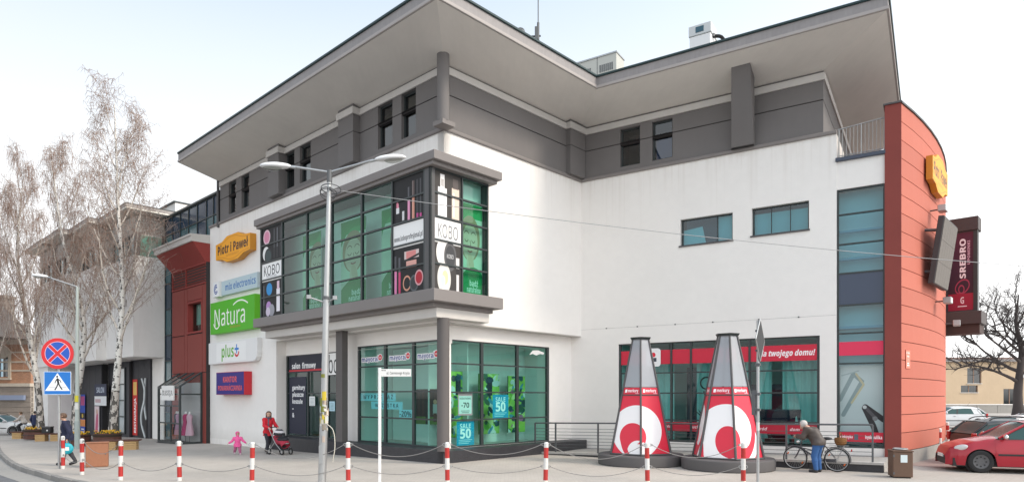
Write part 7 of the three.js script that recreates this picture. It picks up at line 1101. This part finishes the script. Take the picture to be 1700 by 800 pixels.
  if (S.scarf) part('scarf', [new THREE.TorusGeometry(R(0.085), R(0.035), 8, 18).rotateX(Math.PI / 2).translate(J.neck[0], J.neck[1] + R(0.01), J.neck[2]), tube([add(add(J.neck, f, R(0.1)), [0, 0, 0]), add(add(J.chest, f, R(0.17)), [0, -R(0.02), 0]), add(add(J.chest, f, R(0.175)), [0, -R(0.2), 0])], R(0.035), 6)], S.scarf, t);
  return t;
}
// woman in red behind the pram
{
  const x = -9.78, z = -26.5, turn = 0.95;
  const J = { hip: [0, 0.93, 0], chest: [0, 1.22, 0.03], neck: [0, 1.43, 0.04], head: [-0.02, 1.57, 0.08], look: [-0.55, -0.32, 0.8], shoulder: [[-0.18, 1.37, 0.03], [0.18, 1.37, 0.03]], elbow: [[-0.25, 1.13, 0.12], [0.25, 1.13, 0.14]], wrist: [[-0.19, 1.05, 0.36], [0.19, 1.06, 0.37]], thigh: [[-0.09, 0.88, 0], [0.09, 0.88, 0.01]], knee: [[-0.1, 0.5, 0.14], [0.09, 0.49, -0.04]], ankle: [[-0.1, 0.1, 0.12], [0.09, 0.15, -0.26]], toe: [[-0.11, 0.045, 0.28], [0.09, 0.05, -0.12]] };
  person('person', 'person in red coat, grey scarf and dark trousers pushing a pram', x, z, turn, J, { top: cloth(0.62, 0.02, 0.035), topName: 'coat', hem: 0.72, skirt: 0.19, legs: cloth(0.035, 0.035, 0.045), shoes: cloth(0.1, 0.09, 0.08), hair: mat(0.09, 0.055, 0.035, 0.6), longHair: true, scarf: cloth(0.13, 0.12, 0.16), grip: true });
  const px = x + Math.sin(turn) * 0.82, pz = z + Math.cos(turn) * 0.82, t = thing('pram', 'grey framed pram with striped hood pushed by the person in red', 'pram', px, groundY(px, pz), pz, turn), dk = cloth(0.03, 0.03, 0.035), rd = cloth(0.4, 0.03, 0.06), wh = cloth(0.62, 0.6, 0.62), fr = M.steel;
  for (const s of [-1, 1]) { part('frame_tube', tube([[s * 0.22, 1.06, -0.46], [s * 0.23, 0.85, -0.3], [s * 0.25, 0.45, 0.05], [s * 0.24, 0.2, 0.36]], 0.014, 6), fr, t); part('frame_tube', bar([s * 0.25, 0.5, 0.0], [s * 0.27, 0.18, -0.32], 0.014, 6), fr, t); }
  part('handle', bar([-0.22, 1.06, -0.46], [0.22, 1.06, -0.46], 0.018, 8), dk, t);
  for (const [wx, wz] of [[-0.27, -0.34], [0.27, -0.34], [-0.2, 0.38], [0.2, 0.38]]) { const w = holder('wheel', t); w.position.set(wx, 0.13, wz); part('tyre', new THREE.TorusGeometry(0.11, 0.022, 8, 22).rotateY(Math.PI / 2), M.rubber, w); part('hub', cyl(0.06, 0.06, -0.02, 0.02, 12).rotateZ(Math.PI / 2), M.steel, w); }
  part('seat', tube([[0, 0.72, -0.2], [0, 0.52, -0.05], [0, 0.5, 0.2], [0, 0.36, 0.36]], 0.16, 10).scale(1.15, 1, 1), rd, t); part('footmuff', new THREE.SphereGeometry(0.2, 16, 10).scale(1, 0.5, 1.3).translate(0, 0.6, 0.16), dk, t); part('bumper_bar', tube([[-0.2, 0.68, -0.02], [-0.18, 0.72, 0.26], [0, 0.73, 0.3], [0.18, 0.72, 0.26], [0.2, 0.68, -0.02]], 0.022, 6), dk, t);
  for (let i = 0; i < 4; i++) part('hood_panel', new THREE.SphereGeometry(0.265, 14, 6, 0, Math.PI, i * 0.38, 0.385).rotateX(-Math.PI / 2 + 0.1).rotateX(Math.PI * 0.5).scale(0.92, 1, 1).translate(0, 0.76, -0.12), i % 2 ? dk : wh, t);
  part('basket', rbox(-0.2, 0.2, 0.2, 0.34, -0.28, 0.24, 0.03), dk, t); part('pouch', rbox(-0.14, 0.14, 0.42, 0.52, 0.3, 0.36, 0.02), wh, t); part('axle', [bar([-0.27, 0.13, -0.34], [0.27, 0.13, -0.34], 0.01, 6)], fr, t);
}
// toddler in pink
{
  const J = { hip: [0, 0.42, 0], chest: [0, 0.58, 0], neck: [0, 0.7, 0], head: [0, 0.83, 0.01], look: [0.35, -0.1, 0.9], shoulder: [[-0.12, 0.66, 0], [0.12, 0.66, 0]], elbow: [[-0.2, 0.54, 0.0], [0.2, 0.55, 0.03]], wrist: [[-0.31, 0.47, 0.05], [0.3, 0.47, 0.08]], thigh: [[-0.065, 0.38, 0], [0.065, 0.38, 0]], knee: [[-0.09, 0.22, -0.03], [0.08, 0.22, 0.05]], ankle: [[-0.12, 0.1, -0.12], [0.1, 0.07, 0.07]], toe: [[-0.11, 0.05, -0.02], [0.12, 0.03, 0.17]] };
  person('person', 'small child in hooded pink coat and pink leggings with arms held out', -10.85, -26.15, 0.35, J, { k: 0.62, cell: 0.009, top: cloth(0.82, 0.12, 0.34), topName: 'coat', hem: 0.31, skirt: 0.2, bulk: 0.045, legs: cloth(0.42, 0.13, 0.24), legName: 'leggings', shoes: cloth(0.6, 0.45, 0.5), hood: cloth(0.82, 0.12, 0.34), loose: 0.03 });
}
// man bent over the handlebar of a bicycle
const bikeA = Math.atan2(0.69, -0.91);                              // heading of the bicycle: to the left and away
{
  const t = thing('bicycle', 'dark city bicycle with mudguards leaning by the ramp beside the stooping person', 'bicycle', 9.32, 0, -18.98, bikeA), fr = mat(0.06, 0.06, 0.07, 0.4), WB = 1.13, r = 0.345;
  const wheel = (x) => { const w = holder('wheel', t); w.position.set(x, r, 0); part('tyre', new THREE.TorusGeometry(r - 0.018, 0.018, 8, 44), M.rubber, w); part('rim', new THREE.TorusGeometry(r - 0.044, 0.012, 6, 44), M.steel, w); for (let k = 0; k < 22; k++) { const a = k / 22 * 6.283; part('spoke', bar([Math.cos(a + 0.25) * 0.02, Math.sin(a + 0.25) * 0.02, k % 2 ? 0.025 : -0.025], [Math.cos(a) * (r - 0.05), Math.sin(a) * (r - 0.05), 0], 0.0022, 3), M.steel, w); } part('hub', cyl(0.025, 0.025, -0.05, 0.05, 10).rotateX(Math.PI / 2), M.steel, w); for (const a of [0.6, 3.7]) part('reflector', rbox(-0.035, 0.035, -0.014, 0.014, -0.008, 0.008, 0.004).rotateZ(a + 1.57).translate(Math.cos(a) * 0.24, Math.sin(a) * 0.24, 0), M.reflector, w); };
  wheel(0); wheel(WB);
  const bb = [0.45, 0.3, 0], seatT = [0.3, 0.83, 0], head = [0.96, 0.82, 0], headL = [0.99, 0.66, 0], ax = [0, r, 0], fa = [WB, r, 0];
  for (const [a, b, rr] of [[bb, seatT, 0.016], [bb, headL, 0.02], [mix(bb, seatT, 0.45), headL, 0.016], [headL, add(head, [-0.02, 0.06, 0]), 0.02]]) part('frame_tube', bar(a, b, rr, 8), fr, t);
  for (const s of [-1, 1]) { part('chain_stay', bar([ax[0], r, s * 0.06], add(bb, [0, 0, s * 0.03]), 0.009, 6), fr, t); part('seat_stay', bar([ax[0], r, s * 0.06], add(mix(bb, seatT, 0.85), [0, 0, s * 0.03]), 0.008, 6), fr, t); part('fork_blade', tube([[1.0, 0.62, s * 0.05], [1.06, 0.48, s * 0.055], [WB, r, s * 0.055]], 0.011, 6), fr, t); part('pedal', rbox(bb[0] + s * 0.16 - 0.045, bb[0] + s * 0.16 + 0.045, bb[1] - s * 0.06 - 0.012, bb[1] - s * 0.06 + 0.012, s * 0.1 - 0.04, s * 0.1 + 0.04, 0.006), M.black, t); part('crank', bar(add(bb, [0, 0, s * 0.06]), [bb[0] + s * 0.16, bb[1] - s * 0.06, s * 0.06], 0.01, 6), M.steel, t); }
  part('chain_guard', rbox(0.02, 0.52, 0.26, 0.36, 0.065, 0.08, 0.006), fr, t); part('chainring', cyl(0.09, 0.09, 0.05, 0.06, 20).rotateX(Math.PI / 2).translate(bb[0], bb[1], 0), M.steel, t);
  part('seat_post', bar(seatT, [0.28, 0.92, 0], 0.013, 8), M.steel, t); part('saddle', new THREE.SphereGeometry(1, 16, 10).scale(0.14, 0.045, 0.1).translate(0.26, 0.95, 0), M.black, t);
  part('handlebar', tube([[0.78, 1.03, -0.28], [0.9, 1.05, -0.2], [0.95, 1.0, 0], [0.9, 1.05, 0.2], [0.78, 1.03, 0.28]], 0.012, 6, 30), M.chrome, t); part('stem', bar(head, [0.95, 1.0, 0], 0.014, 8), M.steel, t); for (const s of [-1, 1]) part('grip', bar([0.74, 1.025, s * 0.285], [0.83, 1.035, s * 0.26], 0.018, 8), M.black, t);
  const guard = (cx, a0, a1) => part('mudguard', (() => { const p = []; for (let k = 0; k <= 16; k++) { const a = a0 + (a1 - a0) * k / 16; p.push([cx + Math.cos(a) * (r + 0.022), r + Math.sin(a) * (r + 0.022), 0]); } return tube(p, 0.016, 6, 32).scale(1, 1, 1.6); })(), mat(0.09, 0.09, 0.1, 0.35), t);
  guard(0, 0.5, 3.3); guard(WB, 0.7, 2.9);
  part('rack', [bar([-0.3, 0.76, 0.06], [0.2, 0.77, 0.05], 0.007, 6), bar([-0.3, 0.76, -0.06], [0.2, 0.77, -0.05], 0.007, 6), bar([-0.3, 0.76, -0.06], [-0.3, 0.76, 0.06], 0.007, 6), bar([-0.2, 0.76, 0.06], [0, r, 0.07], 0.007, 6), bar([-0.2, 0.76, -0.06], [0, r, -0.07], 0.007, 6)], M.steel, t); part('rear_reflector', rbox(-0.4, -0.37, 0.6, 0.67, -0.04, 0.04, 0.01), tailM, t); part('front_lamp', new THREE.SphereGeometry(0.05, 12, 8).translate(1.05, 0.82, 0), M.chrome, t); part('kickstand', bar([0.36, 0.28, 0.06], [0.3, 0.02, 0.16], 0.009, 6), M.steel, t); part('pump', bar([0.6, 0.42, 0.03], [0.86, 0.58, 0.03], 0.014, 6), M.black, t);
  const b = thing('wicker_basket', 'small round wicker basket with handle on the rear of the bicycle', 'basket', 9.32 + 0.115, 0.775, -18.98 - 0.0, bikeA), wk = mat(0.36, 0.16, 0.045, 0.8, { map: texWeave, bumpMap: texWeave, bumpScale: 0.008 }); b.position.set(9.32 + Math.cos(bikeA) * -0.1, 0.775, -18.98 + Math.sin(bikeA) * 0.1);
  part('bowl', lathe([[0, 0], [0.11, 0], [0.15, 0.06], [0.165, 0.14], [0.16, 0.2], [0.15, 0.2], [0.14, 0.1], [0, 0.02]], 24), wk, b); for (const y of [0.05, 0.1, 0.15, 0.2]) part('hoop', new THREE.TorusGeometry(0.16 - Math.abs(0.13 - y) * 0.2, 0.011, 6, 26).rotateX(Math.PI / 2).translate(0, y, 0), wk, b); part('handle', tube([[0, 0.19, 0.155], [0, 0.3, 0.12], [0, 0.35, 0], [0, 0.3, -0.12], [0, 0.19, -0.155]], 0.012, 6), wk, b);
  const x = 8.73, z = -18.92, turn = Math.PI + 0.75;                // facing the bicycle and the shop
  const J = { hip: [0, 0.86, -0.04], chest: [0.02, 1.12, 0.12], neck: [0.02, 1.27, 0.27], head: [0.02, 1.33, 0.39], look: [0.05, -0.75, 0.65], shoulder: [[-0.18, 1.23, 0.2], [0.2, 1.23, 0.2]], elbow: [[-0.25, 1.0, 0.27], [0.26, 1.0, 0.3]], wrist: [[-0.16, 1.0, 0.47], [0.16, 1.02, 0.5]], thigh: [[-0.09, 0.82, -0.03], [0.09, 0.82, -0.03]], knee: [[-0.1, 0.47, 0.03], [0.11, 0.47, 0.04]], ankle: [[-0.11, 0.09, -0.02], [0.12, 0.09, -0.02]], toe: [[-0.13, 0.04, 0.14], [0.14, 0.04, 0.14]] };
  person('person', 'grey haired person in brown leather jacket and blue jeans stooping over a bicycle', x, z, turn, J, { top: mat(0.065, 0.05, 0.043, 0.55, { bumpMap: texGrain, bumpScale: 0.002 }), hem: 0.78, skirt: 0.175, bulk: 0.05, legs: cloth(0.03, 0.1, 0.27), legName: 'jeans', loose: 0.024, shoes: M.black, hair: mat(0.5, 0.48, 0.45, 0.8), grip: true });
}
// walker with a turquoise bag behind the sign post
{
  const x = -14.9, z = -22.2, turn = -1.15;
  const J = { hip: [0, 0.97, 0], chest: [0, 1.27, 0.06], neck: [0, 1.49, 0.1], head: [0, 1.63, 0.15], look: [0, -0.1, 1], shoulder: [[-0.2, 1.43, 0.06], [0.2, 1.43, 0.06]], elbow: [[-0.27, 1.16, 0.12], [0.26, 1.15, -0.08]], wrist: [[-0.24, 0.93, 0.26], [0.24, 0.9, -0.02]], thigh: [[-0.1, 0.92, 0], [0.1, 0.92, 0]], knee: [[-0.1, 0.53, 0.13], [0.1, 0.52, -0.02]], ankle: [[-0.1, 0.11, 0.16], [0.1, 0.17, -0.22]], toe: [[-0.1, 0.05, 0.32], [0.1, 0.06, -0.08]] };
  person('person', 'walking person in dark navy jacket and dark trousers behind the road sign post', x, z, turn, J, { top: cloth(0.02, 0.025, 0.06), hem: 0.84, skirt: 0.17, legs: cloth(0.05, 0.05, 0.06), shoes: M.black, hair: mat(0.12, 0.07, 0.045, 0.7) });
  const off = [0.24, 0.86, 0.0], q = V3(...off).applyAxisAngle(V3(0, 1, 0), turn), b = thing('carrier_bag', 'turquoise carrier bag hanging from the hand of the walking person', 'bag', x + q.x, groundY(x, z) + 0.4, z + q.z, turn);
  const g = new THREE.SphereGeometry(1, 18, 14).scale(0.07, 0.19, 0.2).translate(0, 0.18, 0), p = g.attributes.position; for (let i = 0; i < p.count; i++) { const y = p.getY(i); p.setX(i, p.getX(i) * (1 + 0.25 * Math.sin(y * 30 + p.getZ(i) * 20))); } g.computeVertexNormals(); part('sack', g, mat(0.02, 0.4, 0.5, 0.45), b); part('strap', [tube([[0, 0.3, 0.08], [0, 0.42, 0.03], [0, 0.44, 0]], 0.008, 5), tube([[0, 0.3, -0.08], [0, 0.42, -0.03], [0, 0.44, 0]], 0.008, 5)], mat(0.02, 0.4, 0.5, 0.45), b); part('print', box(0.068, 0.08, 0.12, 0.24, -0.08, 0.08), M.whitePaint, b);
}
// far cyclist and far standing person
{
  const x = -35.0, z = -47.2, gy = groundY(x, z), turn = -1.35, t = thing('bicycle', 'far dark bicycle ridden by the person in a pale jacket at the left edge', 'bicycle', x, gy, z, turn + Math.PI / 2 + Math.PI);
  for (const wx of [-0.55, 0.55]) { const w = holder('wheel', t); w.position.set(wx, 0.34, 0); part('tyre', new THREE.TorusGeometry(0.33, 0.022, 6, 26), M.rubber, w); part('rim', new THREE.TorusGeometry(0.3, 0.01, 5, 26), M.steel, w); } for (const [a, b] of [[[-0.55, 0.34, 0], [-0.1, 0.3, 0]], [[-0.1, 0.3, 0], [-0.25, 0.85, 0]], [[-0.1, 0.3, 0], [0.4, 0.75, 0]], [[0.4, 0.95, 0], [0.55, 0.34, 0]], [[-0.25, 0.85, 0], [-0.55, 0.34, 0]]]) part('frame_tube', bar(a, b, 0.018, 6), M.black, t); part('handlebar', bar([0.36, 1.0, -0.26], [0.36, 1.0, 0.26], 0.014, 6), M.black, t); part('saddle', rbox(-0.36, -0.16, 0.86, 0.92, -0.08, 0.08, 0.02), M.black, t);
  const J = { hip: [0, 0.95, -0.2], chest: [0, 1.2, -0.05], neck: [0, 1.42, 0.02], head: [0, 1.56, 0.06], look: [0.2, -0.1, 1], shoulder: [[-0.18, 1.37, -0.02], [0.18, 1.37, -0.02]], elbow: [[-0.24, 1.15, 0.12], [0.24, 1.15, 0.12]], wrist: [[-0.22, 1.05, 0.33], [0.22, 1.05, 0.33]], thigh: [[-0.1, 0.92, -0.14], [0.1, 0.92, -0.14]], knee: [[-0.11, 0.72, 0.24], [0.11, 0.62, 0.2]], ankle: [[-0.1, 0.36, 0.1], [0.1, 0.2, 0.05]], toe: [[-0.1, 0.3, 0.24], [0.1, 0.14, 0.2]] };
  person('person', 'far person in pale jacket and dark trousers sitting on a bicycle', x, z, turn, J, { cell: 0.022, top: cloth(0.55, 0.5, 0.45), hem: 0.86, legs: cloth(0.03, 0.03, 0.035), hair: mat(0.15, 0.09, 0.05) });
  const K = { hip: [0, 0.95, 0], chest: [0, 1.25, 0.02], neck: [0, 1.46, 0.03], head: [0, 1.6, 0.05], look: [0, -0.15, 1], shoulder: [[-0.2, 1.4, 0.02], [0.2, 1.4, 0.02]], elbow: [[-0.29, 1.13, 0.0], [0.29, 1.13, 0.0]], wrist: [[-0.26, 0.9, 0.1], [0.26, 0.9, 0.1]], thigh: [[-0.1, 0.9, 0], [0.1, 0.9, 0]], knee: [[-0.11, 0.5, 0.02], [0.11, 0.5, 0.08]], ankle: [[-0.11, 0.09, -0.02], [0.11, 0.09, 0.04]], toe: [[-0.12, 0.04, 0.14], [0.12, 0.04, 0.2]] };
  person('person', 'far person in dark blue jacket standing with back turned near the planter', -32.9, -45.6, Math.PI, K, { cell: 0.022, top: cloth(0.02, 0.03, 0.08), hem: 0.78, skirt: 0.19, legs: cloth(0.04, 0.04, 0.05), hair: mat(0.03, 0.025, 0.02) });
}
shade(scene);
renderer.render(scene, camera);
